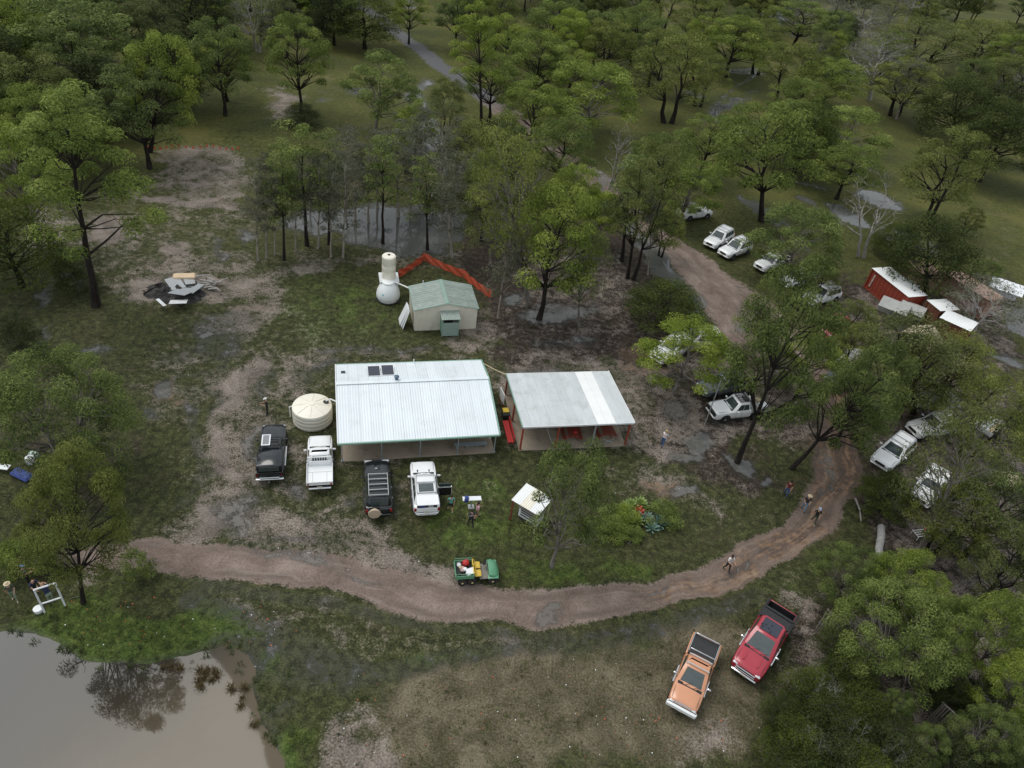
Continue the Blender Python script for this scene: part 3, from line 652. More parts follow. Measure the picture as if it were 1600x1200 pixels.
# ---- the trees that the photograph shows, one by one
FAR = ('gums of the wooded grassland beyond the track', )
def T(kind, *a): 
    return (tree_c if kind == 'c' else tree_b)(*a[1:6 if kind == 'b' else 5], **a[-1]) if isinstance(a[-1], dict) else None
near = [
 # around the pond and the western edge
 ('b', 'nearo', 130, 942, 122, 796, 165, 'olive gum with a slim dark trunk between the pond and the end of the track'),
 ('b', 'nearb', 100, 735, 100, 628, 215, 'round gum with bare grey lower limbs above the two small pale drums'),
 ('b', 'tall', 150, 478, 122, 245, 235, 'tall gum with twin dark trunks beside the burnt rubbish heap'),
 ('c', 'bush', 212, 884, 50, 2.2, 'small round bush at the dead end of the dirt track'),
 ('c', 'bush', 30, 868, 70, 2.4, 'low leafy bush behind the white frame by the pond'),
 ('c', 'bush', 75, 862, 60, 2.0, 'low bush with rusty leaves under the gum by the pond'),
 ('c', 'dense', 8, 375, 150, 8, 'dark evergreen beside the pale bare earth patches'),
 ('c', 'bright', 22, 268, 130, 12, 'bright gum with round leaf clumps behind the dark evergreen'),
 ('c', 'scrub', 118, 428, 70, 3.6, 'dark shrub at the foot of the tall twin-trunked gum'),
 ('c', 'scrub', 25, 520, 70, 3.5, 'dark shrub on the shady lawn by a small puddle'),
 # in and round the yard
 ('b', 'light', 862, 886, 892, 770, 140, 'small sparse gum beside the noticeboard shelter'),
 ('c', 'dense', 1042, 475, 120, 4.5, 'low dense dark tree beside the long roadside puddle'),
 ('b', 'gum', 842, 498, 868, 365, 160, 'spreading gum with a forked dark trunk behind the open pavilion'),
 ('b', 'sparse', 826, 480, 800, 305, 150, 'open-crowned gum behind the orange mesh fence'),
 ('b', 'sparse', 905, 510, 908, 408, 95, 'gum with a pale straight trunk standing in a puddle'),
 ('b', 'paper', 778, 497, 792, 405, 60, 'slim pale tree at the end of the orange mesh fence'),
 ('b', 'sparse', 766, 416, 765, 322, 100, 'tree with a reddish trunk and tangled grey twigs behind the green shed'),
 ('b', 'olive', 985, 436, 1018, 300, 110, 'dark ironbark with bleached upper limbs leaning over the track'),
 ('b', 'paperdark', 972, 408, 985, 300, 90, 'slender dark gum beside the track'),
 ('b', 'paper', 1012, 430, 1022, 330, 40, 'thin pale sapling beside the roadside puddle'),
 # the big ones east of the pavilion
 ('b', 'gum', 1152, 722, 1235, 528, 165, 'leaning black-trunked gum beside the white tray ute'),
 ('c', 'bright', 1075, 545, 140, 7.5, 'bushy gum that half hides parked cars behind the pavilion'),
 ('b', 'gum', 1236, 732, 1352, 602, 130, 'black-trunked tree leaning far over the dirt track'),
 ('b', 'olive', 1422, 640, 1412, 548, 175, 'thick black-trunked ironbark over the camp tents'),
 ('c', 'olive', 1195, 562, 100, 6, 'olive tree behind the white tray ute'),
 ('c', 'gum', 1340, 625, 120, 7, 'gum beside the bend of the dirt track'),
 ('c', 'olive', 1500, 565, 140, 7, 'olive ironbark between the camp tents and the flooded ground'),
 ('c', 'olive', 1560, 640, 150, 8, 'olive ironbark beyond the white trailer'),
 ('b', 'sparse', 1436, 862, 1502, 728, 160, 'black forked gum leaning over two parked white wagons'),
 ('c', 'gum', 1560, 800, 170, 7.5, 'gum beside the cream tarpaulin'),
 ('c', 'olive', 1500, 800, 120, 6.5, 'olive tree beside the camp chairs'),
 ('c', 'dense', 1392, 772, 90, 3.4, 'small dark tree in front of the parked white wagons'),
 ('c', 'nearb', 1335, 892, 110, 4.5, 'small bright gum just past the grey log'),
 ('c', 'nearb', 1420, 915, 130, 6, 'bright gum between the grey log and the timber palings'),
 ('b', 'nearb', 1402, 1050, 1392, 985, 190, 'spreading bright gum growing through the timber palings'),
 ('c', 'nearb', 1470, 985, 120, 7, 'tall bright gum beside the yellow table'),
 ('c', 'nearb', 1560, 985, 130, 7, 'gum beyond the yellow table'),
 ('c', 'nearb', 1595, 1080, 120, 6.5, 'gum behind the yellow table in the bottom scrub'),
 ('c', 'nearb', 1400, 1108, 62, 3.5, 'small bright sapling among the dark scrub'),
 ('c', 'nearb', 1450, 1165, 70, 3.5, 'small bright sapling below the short paling wall'),
 ('c', 'nearb', 1545, 1150, 100, 5, 'young gum beside the short paling wall'),
 ('c', 'olive', 1590, 880, 130, 7, 'olive tree at the edge of the bare camp ground'),
]
for row in near:
    if row[0] == 'c': tree_c(*row[1:6], label=row[6] if len(row) > 6 else row[5]) if len(row) > 6 else tree_c(*row[1:5], row[4], label=row[5])
    else: tree_b(*row[1:7], label=row[7])
# dark scrub in the corner by the paling walls
for (x, y, w) in [(1262, 1075, 90), (1290, 1130, 110), (1240, 1165, 100), (1330, 1060, 90), (1345, 1115, 100), (1385, 1165, 100), (1300, 1190, 110), (1250, 1230, 120), (1350, 1215, 110), (1420, 1210, 100), (1500, 1200, 110), (1480, 1085, 80), (1540, 1090, 90), (1220, 1110, 60), (1570, 1200, 110), (1310, 1010, 70)]:
    tree_c('scrub', x, y, w, 3.0 + .012 * (w - 80), label='dark olive scrub shrub in the thicket beside the timber palings', group='scrub thicket by the palings')
for (x, y, w, lb) in [(1285, 1085, 60, 'bare grey shrub in the thicket nearest the red pickup'), (1335, 1150, 56, 'bare grey shrub in the middle of the dark thicket'), (1262, 1165, 60, 'bare grey shrub on the lawn side of the dark thicket'), (1395, 1185, 56, 'bare grey shrub below the short paling wall'), (1320, 985, 50, 'bare grey shrub against the long paling wall')]:
    tree_c('dead', x, y, w, 3.6, label=lb)
# slender paperbarks in a row behind the green shed and the lawn
for i, (bx, by, cx, cy, w, k) in enumerate([(403, 408, 402, 300, 46, 'paper'), (416, 404, 418, 290, 44, 'paper'), (430, 398, 432, 300, 40, 'paper'), (444, 406, 440, 280, 60, 'paperdark'), (462, 392, 462, 300, 40, 'paper'), (480, 384, 466, 255, 84, 'paperdark'), (497, 388, 500, 290, 50, 'paper'), (514, 382, 512, 262, 60, 'paperdark'), (517, 402, 520, 300, 42, 'paper'), (536, 402, 541, 290, 50, 'paper'), (555, 352, 556, 250, 60, 'paper'), (576, 348, 578, 262, 54, 'paper'), (598, 380, 600, 265, 66, 'paperdark'), (622, 338, 618, 240, 70, 'paper'), (640, 332, 645, 260, 50, 'paper'), (668, 390, 666, 290, 60, 'paperdark'), (690, 345, 690, 250, 60, 'paper'), (706, 402, 692, 300, 70, 'paper'), (655, 300, 660, 215, 60, 'paper'), (735, 330, 735, 265, 60, 'paper'), (590, 325, 588, 240, 54, 'paper'), (540, 330, 538, 245, 54, 'paper'), (715, 300, 712, 225, 60, 'paper'), (485, 330, 483, 265, 44, 'paper')]):
    tree_b(k, bx, by, cx, cy, w, k=1.15, group='slender trees along the flooded ground', label='slim pale-stemmed paperbark in the row along the flooded ground' if k == 'paper' else 'slender dark-stemmed gum in the row along the flooded ground')
far = [
 ('c', 'bright', 118, 55, 200, 13), ('c', 'olive', 45, 130, 150, 11), ('c', 'gum', 20, 20, 130, 13), ('b', 'gum', 234, 238, 262, 108, 120), ('b', 'gum', 352, 181, 342, 82, 105), ('c', 'dense', 300, 22, 130, 11), ('c', 'grey', 398, 18, 90, 10), ('b', 'gum', 470, 178, 466, 78, 100), ('c', 'dense', 520, 22, 80, 9), ('c', 'dense', 570, 28, 100, 9),
 ('b', 'bright', 586, 208, 598, 128, 118), ('b', 'tall', 753, 212, 745, 62, 105), ('c', 'bright', 925, 140, 155, 11), ('c', 'gum', 845, 92, 110, 11), ('c', 'gum', 868, 38, 110, 11), ('c', 'gum', 935, 52, 100, 11), ('b', 'olive', 1043, 192, 1050, 95, 140), ('b', 'gum', 985, 102, 995, 38, 90), ('c', 'olive', 740, 232, 100, 9), ('c', 'gum', 795, 235, 90, 9), ('c', 'gum', 880, 222, 110, 10), ('c', 'gum', 835, 168, 110, 10), ('b', 'dead', 955, 292, 972, 230, 60), ('c', 'gum', 1035, 245, 110, 10), ('c', 'bright', 1080, 285, 100, 8), ('c', 'gum', 1110, 215, 100, 9),
 ('b', 'gum', 1190, 346, 1200, 225, 165), ('b', 'olive', 1090, 166, 1098, 110, 90), ('c', 'gum', 1150, 60, 120, 11), ('c', 'olive', 1102, 25, 100, 11), ('b', 'olive', 1180, 116, 1190, 60, 90), ('c', 'olive', 1240, 100, 110, 11), ('b', 'gum', 1282, 176, 1300, 120, 110), ('c', 'bright', 1245, 195, 120, 9), ('c', 'bright', 1330, 200, 120, 9), ('c', 'gum', 1330, 255, 110, 8), ('b', 'grey', 1358, 156, 1372, 88, 120), ('b', 'paper', 1400, 186, 1425, 120, 70), ('b', 'dense', 1490, 222, 1500, 165, 110), ('b', 'olive', 1445, 352, 1490, 255, 130), ('c', 'dense', 1565, 215, 130, 12), ('c', 'olive', 1455, 60, 150, 11), ('c', 'olive', 1540, 60, 140, 11), ('c', 'olive', 1590, 120, 110, 11), ('c', 'grey', 1350, 30, 120, 10), ('c', 'gum', 1255, 28, 110, 10), ('c', 'dense', 1310, 48, 70, 9), ('c', 'olive', 1420, 125, 120, 10),
 ('c', 'bright', 1250, 366, 145, 9), ('b', 'dead', 1345, 402, 1362, 325, 95), ('b', 'dense', 1446, 462, 1455, 395, 130), ('c', 'grey', 1545, 470, 130, 6), ('c', 'dense', 1400, 372, 70, 4), ('c', 'gum', 1540, 425, 50, 4), ('c', 'olive', 1045, 350, 60, 6), ('c', 'sparse', 690, 200, 100, 10), ('c', 'gum', 650, 190, 70, 8), ('c', 'gum', 770, 120, 90, 10), ('c', 'olive', 700, 150, 60, 8), ('c', 'gum', 795, 60, 90, 11), ('c', 'gum', 900, 300, 90, 9), ('c', 'bright', 940, 330, 70, 7), ('c', 'gum', 760, 290, 80, 10), ('c', 'sparse', 1205, 485, 100, 8), ('c', 'olive', 1335, 500, 80, 6), ('c', 'olive', 1345, 540, 90, 6), ('c', 'olive', 1430, 590, 110, 5), ('c', 'gum', 1270, 560, 100, 7), ('c', 'olive', 1290, 430, 60, 4.5), ('c', 'gum', 180, 20, 110, 12), ('c', 'olive', 235, 40, 100, 11), ('c', 'dense', 150, 140, 110, 9), ('c', 'gum', 60, 190, 110, 11), ('c', 'scrub', 470, 180, 60, 3), ('c', 'olive', 440, 30, 80, 9), ('c', 'gum', 640, 10, 60, 10), ('c', 'gum', 715, 15, 70, 11), ('c', 'olive', 1520, 340, 40, 4),
]
FL = {'gum': 'dark-trunked green gum in the wooded grassland', 'bright': 'bright green gum with pale limbs in the wooded grassland', 'tall': 'very tall layered gum near the bitumen end of the road', 'olive': 'many-stemmed olive ironbark in the wooded grassland', 'sparse': 'thin-crowned olive tree in the wooded grassland', 'paper': 'slanting pale-stemmed paperbark on the far grass', 'grey': 'grey half-bare tree with bleached limbs in the wooded grassland', 'dead': 'leafless bleached tree near the track', 'dense': 'dark dense evergreen in the wooded grassland', 'scrub': 'dark shrub at the foot of a far gum', 'paperdark': 'slender dark gum in the wooded grassland'}
WOOD = []
for row in far:
    kw = {}
    WOOD.append((tree_c(*row[1:6]) if row[0] == 'c' else tree_b(*row[1:7]), row[1]))
# the wood goes on: fill towards the top of the picture and past it, clear of the road and the open grass
CLEAR = [px_poly(p) for p in ([(400, 90), (560, 40), (600, 60), (680, 130), (640, 200), (500, 220), (220, 240), (230, 200), (420, 190)], [(600, -10), (700, 20), (730, 60), (690, 90), (610, 30)], [(1010, -20), (1080, -20), (1070, 60), (1010, 40)], [(1120, 110), (1200, 90), (1200, 170), (1160, 260), (1100, 270), (1080, 180)], [(1350, 180), (1440, 170), (1470, 240), (1440, 340), (1360, 290)], [(1460, 290), (1640, 250), (1640, 440), (1560, 420), (1480, 350)], [(820, 180), (1010, 190), (1060, 200), (1000, 290), (900, 260)])]
cnt = 0; tries = 0
while cnt < 285 and tries < 16000:
    tries += 1
    px, py = random.uniform(-90, 1700), random.choice([random.uniform(-120, 45), random.uniform(-60, 60), random.uniform(0, 330)])
    if py > 200 and 240 < px < 1180: continue
    if py > 280 and px < 1300: continue
    p = G(px, py); x, y = p[0], p[1]
    if not (-60 < y < 620): continue
    A1 = np.array([x]); B1 = np.array([y])
    if any(poly_sd(A1, B1, c)[0] < 1.5 for c in CLEAR): continue
    if line_d(A1, B1, tp, thw)[0][0] < 2.2: continue
    if any(math.hypot(x - a, y - b) < .50 * (r_ + 3.6) for a, b, _, r_ in TREES): continue
    k = random.choice(['gum', 'gum', 'olive', 'olive', 'olive', 'bright', 'dense', 'sparse', 'grey'] if px > 900 else ['gum', 'gum', 'gum', 'bright', 'olive', 'dense'])
    h = random.uniform(8, 12.5)
    WOOD.append((plant(k, x, y, h, R=h * random.uniform(.38, .50)), k)); cnt += 1
print('TREES', len(TREES), 'fill', cnt)

# every tree of the wood is told apart by its kind and its rank from something one can find
LM = [('the red container', G(1385, 450)), ('the bitumen road', G(640, 65)), ('the orange flags', G(300, 236)), ('the twin-trunked gum', G(150, 478)), ('the muddy junction', G(1150, 480)), ('the sunroof wagon', G(1147, 390)), ('the pink-roofed container', G(1495, 440)), ('the tall cream tank', G(607, 440)), ('the white gazebo', G(1570, 455)), ('the rusty slasher', G(1518, 582)), ('the roadside puddle', G(1060, 430))]
LOOK = {'gum': 'dark-trunked green gum', 'bright': 'bright pale-limbed gum', 'tall': 'very tall layered gum', 'olive': 'many-stemmed olive ironbark', 'sparse': 'thin-crowned olive gum', 'paper': 'slanting pale-stemmed paperbark', 'grey': 'grey half-bare tree', 'dead': 'leafless bleached tree', 'dense': 'dark dense evergreen', 'scrub': 'dark shrub', 'paperdark': 'slender dark gum'}
ORD = ['nearest', 'second nearest', 'third nearest', 'fourth nearest', 'fifth nearest', 'sixth nearest', 'seventh nearest', 'eighth nearest']
cell = {}
for e, k in WOOD:
    ds = sorted((math.hypot(e.location.x - p[0], e.location.y - p[1]), i) for i, (_, p) in enumerate(LM)); cell.setdefault((k, ds[0][1]), []).append((ds[0][0], e))
for (k, i), lst in cell.items():
    lst.sort(key=lambda q: q[0]); allk = sorted(math.hypot(e.location.x - LM[i][1][0], e.location.y - LM[i][1][1]) for e, kk in WOOD if kk == k)
    for d, e in lst:
        r_ = allk.index(min(allk, key=lambda v_: abs(v_ - d)))
        if r_ < len(ORD): tag(e, f'{LOOK[k]}, {ORD[r_]} of its kind to {LM[i][0]}', None, 'trees of the wooded grassland')
        else: tag(e, f'{LOOK[k]} deep in the far wood', None, f'far wood: {LOOK[k]}')
# ================================================================ BUILDINGS AND SITE STRUCTURES
M_WHITE = simple('white_painted_steel', (.72, .74, .75), .45, .06, 1.2, dirt=(.42, .42, .38, .35))
M_ROOF = simple('pale_zinc_roofing', (.69, .74, .77), .42, .04, .9, dirt=(.56, .60, .61, .5), stretch=(1, .3, 1), piece=.06)
M_ROOFW = simple('new_white_roof_sheet', (.80, .81, .80), .4, .04, .8)
M_ROOFG = simple('weathered_galvanised_sheet', (.58, .61, .62), .5, .08, 1.6, dirt=(.44, .46, .45, .7), stretch=(1, .25, 1), piece=.12)
M_GREEN = simple('pale_green_trim', (.22, .36, .29), .5, .08, 2)
M_GROOF = simple('mouldy_green_roof', (.27, .325, .29), .6, .10, 2.5, dirt=(.40, .41, .39, .85), piece=.12)
M_CREAM = simple('cream_steel_wall', (.72, .68, .58), .5, .05, 1.5, dirt=(.40, .35, .27, .4))
M_STEEL = simple('grey_blue_steel_post', (.30, .35, .38), .45, .08, 4, metal=.3)
M_GALV = simple('dull_galvanised_post', (.34, .35, .35), .5, .1, 4, metal=.3)
M_RED = simple('faded_red_oxide_post', (.30, .060, .035), .6, .15, 4, dirt=(.20, .07, .05, .5))
M_REDP = simple('bright_red_paint', (.42, .020, .018), .5, .1, 4)
M_REDB = simple('red_brown_timber', (.20, .042, .026), .65, .2, 3, stretch=(1, 8, 8))
M_CONC = simple('stained_concrete', (.27, .225, .17), .8, .14, .7, dirt=(.12, .085, .055, .85), bmp=.2)
M_POLY = simple('cream_polythene_tank', (.78, .74, .63), .42, .03, 1.5, dirt=(.62, .56, .42, .3))
M_POLYW = simple('white_polythene_tank', (.80, .82, .82), .4, .03, 1.5, dirt=(.62, .66, .63, .3))
M_PIPE = simple('white_pvc_pipe', (.74, .74, .72), .4, .04)
M_ORANGE = simple('orange_safety_mesh', (.62, .10, .045), .7, .15, 9)
M_BLACK = simple('black_plastic', (.012, .012, .013), .5, .2)
M_DARK = simple('dark_shade_interior', (.05, .045, .04), .9, .2)
M_YEL = simple('yellow_paint', (.66, .47, .05), .5, .08)
M_YG = simple('yellow_green_timber', (.38, .42, .19), .6, .12, 5)
M_WOODG = simple('grey_weathered_timber', (.21, .19, .165), .85, .25, 4, bmp=.4, stretch=(6, 6, 1))
M_PALE = simple('pale_new_timber', (.52, .42, .27), .75, .15, 4)
M_BLUE = simple('blue_cloth', (.035, .06, .22), .8, .15, 5)
M_SOLAR = simple('solar_cells', (.012, .017, .035), .15, .3, 6, spec=.7)
M_GLASS = simple('dark_vehicle_glass', (.040, .055, .055), .05, .2, 3, spec=1.0)
M_CHAR = simple('charred_ash', (.03, .028, .027), .95, .4, 3, dirt=(.16, .15, .145, .7), bmp=.6)
M_TAN = simple('tan_canvas', (.38, .32, .22), .85, .1, 2, dirt=(.26, .22, .15, .5))
M_CANV = simple('grey_canvas', (.34, .34, .32), .85, .08, 2, dirt=(.22, .22, .21, .5))
M_MARQ = simple('white_canvas', (.76, .78, .80), .7, .04, 2)
M_CONT = simple('red_container_paint', (.27, .050, .028), .55, .1, 2, dirt=(.15, .035, .022, .5))
M_PINK = simple('faded_pink_container_roof', (.40, .25, .19), .65, .1, 2, dirt=(.26, .16, .12, .6))
M_BROWN = simple('brown_container_paint', (.15, .06, .035), .6, .12, 2)
M_RUST = simple('rusty_iron', (.19, .075, .03), .8, .3, 4)

def frame_empty(name, x, y, a, label, cat, group=None): return empty(name, (x, y, 0), a, label, cat, group)
def corr_sheet(x0, x1, p0, p1, pitch=.19, amp=.009, n=4):
    """a corrugated sheet between the edges p0 = (y, z) and p1 = (y, z), from x0 to x1, with thickness"""
    mb = MB(); steps = max(2, int(round((x1 - x0) / pitch * n))); xs = [x0 + (x1 - x0) * i / steps for i in range(steps + 1)]
    zz = [amp * math.sin(2 * math.pi * (x / pitch)) for x in xs]; V = []
    for x, dz in zip(xs, zz):
        for (y, z) in (p0, p1): V.append((x, y, z + dz))
    m_ = len(V)
    V += [(x, y, z - .012) for x, y, z in V]
    F_ = []
    for i in range(steps):
        a = i * 2; F_.append((a, a + 2, a + 3, a + 1)); F_.append((m_ + a, m_ + a + 1, m_ + a + 3, m_ + a + 2))
        F_.append((a, m_ + a, m_ + a + 2, a + 2)); F_.append((a + 1, a + 3, m_ + a + 3, m_ + a + 1))
    F_.append((0, 1, m_ + 1, m_)); e = steps * 2; F_.append((e, m_ + e, m_ + e + 1, e + 1))
    return mb.add(V, F_)
def roof_run(par, W, p0, p1, n, mats, over=.0, pitch=.19):
    w = W / n
    for i in range(n):
        mt = mats(i)
        corr_sheet(i * w + (.004 if i else -over), (i + 1) * w - .004 + (over if i == n - 1 else 0), (p0[0], p0[1] + .004 * (i % 2)), (p1[0], p1[1] + .004 * (i % 2)), pitch).build('roof_sheet', mt, par)
def ribbed_wall(x0, x1, y, z0, z1, axis='x', rib=.25, d=.03, th=.06):
    mb = MB(); n = max(1, int((x1 - x0) / rib))
    for i in range(n):
        a = x0 + (x1 - x0) * i / n; w = (x1 - x0) / n
        for (u0, u1, o) in ((a, a + w * .72, 0), (a + w * .72, a + w, d)):
            c = ((u0 + u1) / 2, y - o / 2, (z0 + z1) / 2); s_ = (u1 - u0, th + o, z1 - z0)
            if axis == 'y': c = (c[1], c[0], c[2]); s_ = (s_[1], s_[0], s_[2])
            mb.box(c, s_)
    return mb

# ---- the long shed with the white roof
SW, D1, D2, ZE, ZR, ZB = 11.815, 5.5, 3.25, 2.086, 3.204, 2.564
shed = frame_empty('main_shed', -11.855, 38.541, .29, 'long open-fronted shed with a big pale ribbed roof and two solar panels', 'shed')
roof_run(shed, SW, (-.05, ZE), (D1, ZR), 15, lambda i: M_ROOF, .12, .2)
roof_run(shed, SW, (D1, ZR - .002), (D1 + D2, ZB), 15, lambda i: M_ROOF, .12, .2)
MB().box((SW / 2, D1, ZR + .03), (SW + .26, .34, .03)).build('ridge_cap', M_ROOF, shed)
MB().box((SW / 2, -.12, ZE - .05), (SW + .3, .12, .12)).build('gutter', M_GREEN, shed)
MB().box((SW / 2, D1 + D2 + .06, ZB - .06), (SW + .3, .1, .12)).build('gutter', M_GREEN, shed)
for xx, mt in ((-.17, M_WHITE), (SW + .17, M_GREEN)):
    b1 = MB(); b1.loft([[(xx - .04, -.1, ZE - .14), (xx + .04, -.1, ZE - .14), (xx + .04, -.1, ZE + .05), (xx - .04, -.1, ZE + .05)], [(xx - .04, D1, ZR - .12), (xx + .04, D1, ZR - .12), (xx + .04, D1, ZR + .07), (xx - .04, D1, ZR + .07)], [(xx - .04, D1 + D2, ZB - .12), (xx + .04, D1 + D2, ZB - .12), (xx + .04, D1 + D2, ZB + .07), (xx - .04, D1 + D2, ZB + .07)]])
    b1.build('barge_board', mt, shed)
MB().bev((SW / 2, (D1 + D2) / 2, .03), (SW - .05, D1 + D2 - .1, .14), .02).build('concrete_floor', M_CONC, shed)
for i in range(5):
    x = .1 + i * (SW - .2) / 4
    p = MB(); p.box((x, .1, ZE / 2), (.075, .075, ZE - .1)); p.box((x, .1, .115), (.2, .16, .02)); p.build('post', M_STEEL, shed)
ribbed_wall(.1, SW - .1, 3.3, .1, 2.62).build('inner_wall', M_CREAM, shed)
ribbed_wall(.1, SW - .1, D1 + D2 - .1, .1, 2.46).build('rear_wall', M_CREAM, shed)
for xx in (.06, SW - .06): ribbed_wall(3.3, D1 + D2 - .2, xx, .1, 2.5, 'y').build('end_wall', M_CREAM, shed)
bn = MB(); bn.box((9.95, .75, .47), (2.6, .35, .05)); [bn.box((9.95 + q, .75, .27), (.07, .3, .36)) for q in (-1.1, -.3, .5, 1.1)]
tag(bn.build('bench', M_STEEL), 'grey bench on the front slab of the long shed', 'bench').matrix_world = shed.matrix_basis.copy()
MB().tube([(SW - .25, 1.2, .5), (SW - .25, 1.2, 2.2)], .05, 8).build('downpipe', M_PIPE, shed)
def solar(x, y, w, h, t):
    sl_ = (ZB - ZR) / D2; e = empty('solar_panel', (0, 0, 0), 0, 'dark solar panel on the long shed roof, ' + t, 'solar panel', 'solar panels on the shed roof')
    e.matrix_world = shed.matrix_basis @ Matrix.Translation((x, y, ZR + sl_ * (y - D1) + .10)) @ Matrix.Rotation(math.atan(sl_) + .1, 4, 'X')
    fr = MB(); 
    for (cx, cy, a, b) in ((0, h / 2, w, .04), (0, -h / 2, w, .04), (w / 2, 0, .04, h + .04), (-w / 2, 0, .04, h + .04)): fr.box((cx, cy, .02), (a, b, .05))
    fr.build('frame', M_ROOFW, e); MB().box((0, 0, .012), (w - .04, h - .04, .03)).build('backing', M_SOLAR, e)
    for a in range(4):
        for b in range(6): MB().box((-w / 2 + w * (a + .5) / 4, -h / 2 + h * (b + .5) / 6, .032), (w / 4 * .93, h / 6 * .93, .006)).build('solar_cell', M_SOLAR, e)
solar(2.85, 7.2, .98, 1.5, 'the one nearer the round tank'); solar(3.95, 7.28, .98, 1.5, 'the one beside the roof vent')
v_ = MB(); v_.lathe([(.14, 0), (.14, .32), (.2, .34), (.2, .42), (.05, .48)], 12, (4.55, 5.75, ZR - .1)); v_.build('roof_vent', simple('blue_grey_vent', (.06, .11, .17), .5), shed)
MB().tube([(6.2, 8.6, 2.55), (6.2, 8.6, 3.0)], .04, 8).build('vent_pipe', M_PIPE, shed)
MB().bev((.42, 7.3, 2.95), (.34, .22, .06), .02).build('roof_hatch', M_SOLAR, shed)

# ---- the open pavilion
PW, PD, PF, PB = 9.085, 7.115, 2.773, 2.291
pav = frame_empty('picnic_pavilion', 1.26, 42.496, .268, 'open picnic pavilion with red posts and a grey roof with one white strip', 'pavilion')
roof_run(pav, PW, (-.12, PF), (PD, PB), 12, lambda i: M_ROOFW if i in (8, 9) else M_ROOFG, .0, .152)
MB().box((PW / 2, -.17, PF - .05), (PW, .06, .14)).build('front_fascia', M_WHITE, pav)
b1 = MB(); b1.loft([[(-.05, -.15, PF - .13), (.0, -.15, PF - .13), (.0, -.15, PF + .06), (-.05, -.15, PF + .06)], [(-.05, PD, PB - .13), (0, PD, PB - .13), (0, PD, PB + .06), (-.05, PD, PB + .06)]]); b1.build('barge_board', M_GREEN, pav)
b1 = MB(); b1.loft([[(PW, -.15, PF - .13), (PW + .05, -.15, PF - .13), (PW + .05, -.15, PF + .06), (PW, -.15, PF + .06)], [(PW, PD, PB - .13), (PW + .05, PD, PB - .13), (PW + .05, PD, PB + .06), (PW, PD, PB + .06)]]); b1.build('barge_board', M_WHITE, pav)
for j in range(5):
    y = .15 + j * (PD - .3) / 4; z = PF + (PB - PF) * y / PD
    MB().box((PW / 2, y, z - .085), (PW - .1, .06, .1)).build('purlin', M_GALV, pav)
for j, y in enumerate((.15, PD / 2, PD - .15)):
    zt = PF + (PB - PF) * y / PD - .13
    for i, x in enumerate((.15, 3.05, 6.05, PW - .15)):
        if j == 1 and i in (1, 2): continue
        MB().box((x, y, zt / 2), (.13, .13, zt)).build('post', M_GALV if i == 2 and j == 0 else M_RED, pav)
MB().tube([(1.9, 1.4, PF - .2), (2.9, .3, .1)], .03, 6).build('brace_pole', M_GALV, pav)
MB().bev((PW / 2, PD / 2, .02), (PW - .1, PD - .1, .14), .02).build('concrete_floor', M_CONC, pav)
ribbed_wall(.2, 3.0, PD - .2, .1, 1.9).build('rear_screen', M_CREAM, pav)
def picnic(x, y, rz, par, label, L=2.3):
    e = empty('picnic_table', (0, 0, 0), 0, label, 'picnic table', 'picnic tables under the pavilion')
    e.matrix_world = par.matrix_basis @ Matrix.Translation((x, y, .09)) @ Matrix.Rotation(rz, 4, 'Z')
    for k in range(5): MB().box((0, -.32 + k * .16, .75), (L, .145, .04)).build('table_plank', M_REDB, e)
    for s_ in (-1, 1):
        for k in range(2): MB().box((0, s_ * (.62 + k * .15), .44), (L, .135, .04)).build('seat_plank', M_REDB, e)
        l_ = MB(); l_.box((s_ * L * .36, 0, .40), (.07, 1.5, .07)); l_.tube([(s_ * L * .36, -.55, 0), (s_ * L * .36, -.2, .73)], .04, 4); l_.tube([(s_ * L * .36, .55, 0), (s_ * L * .36, .2, .73)], .04, 4); l_.build('leg_frame', M_RED, e)
    return e
picnic(4.65, 1.75, 1.5, pav, 'red-brown picnic table beside the grey post of the pavilion'); picnic(7.5, 1.85, 1.62, pav, 'red-brown picnic table with crossed poles at its foot under the pavilion')
cp = MB(); cp.tube([(7.1, .35, .14), (8.1, .75, .18)], .035, 6); cp.tube([(7.2, .8, .2), (8.0, .4, .16)], .035, 6); tag(cp.build('crossed_poles', M_GALV), 'two crossed grey poles lying at the end of a picnic table', 'poles').matrix_world = pav.matrix_basis.copy()
rb = MB(); rb.bev((4.8, 1.0, .93), (.3, .25, .22), .05); tag(rb.build('red_bag', M_REDP), 'small bright red bag lying on a picnic table', 'bag').matrix_world = pav.matrix_basis.copy()
# things along the pavilion's open end
e = empty('park_bench', (0, 0, 0), 0, 'bright red bench along the open end of the pavilion', 'bench'); e.matrix_world = pav.matrix_basis @ Matrix.Translation((-.55, 1.9, 0))
for k in range(3): MB().box((-.16 + k * .16, 0, .45), (.145, 2.6, .045)).build('seat_plank', M_REDP, e)
for k in range(2): MB().box((.30, 0, .66 + k * .17), (.045, 2.6, .145)).build('back_plank', M_REDP, e)
for y in (-1.1, 1.1): l_ = MB(); l_.box((-.12, y, .21), (.06, .06, .42)); l_.box((.26, y, .45), (.05, .06, .9)); l_.build('leg', M_RED, e)
e = empty('white_board', (0, 0, 0), 0, 'white upright board on a post by the end of the pavilion', 'board'); e.matrix_world = pav.matrix_basis @ Matrix.Translation((-.55, 5.3, 0)) @ Matrix.Rotation(.15, 4, 'Z')
MB().box((0, 0, 1.35), (.05, 1.1, 1.0)).build('panel', M_WHITE, e); MB().box((0, -.4, .5), (.08, .08, 1.0)).build('post', M_RED, e); MB().box((0, .4, .5), (.08, .08, 1.0)).build('post', M_RED, e)
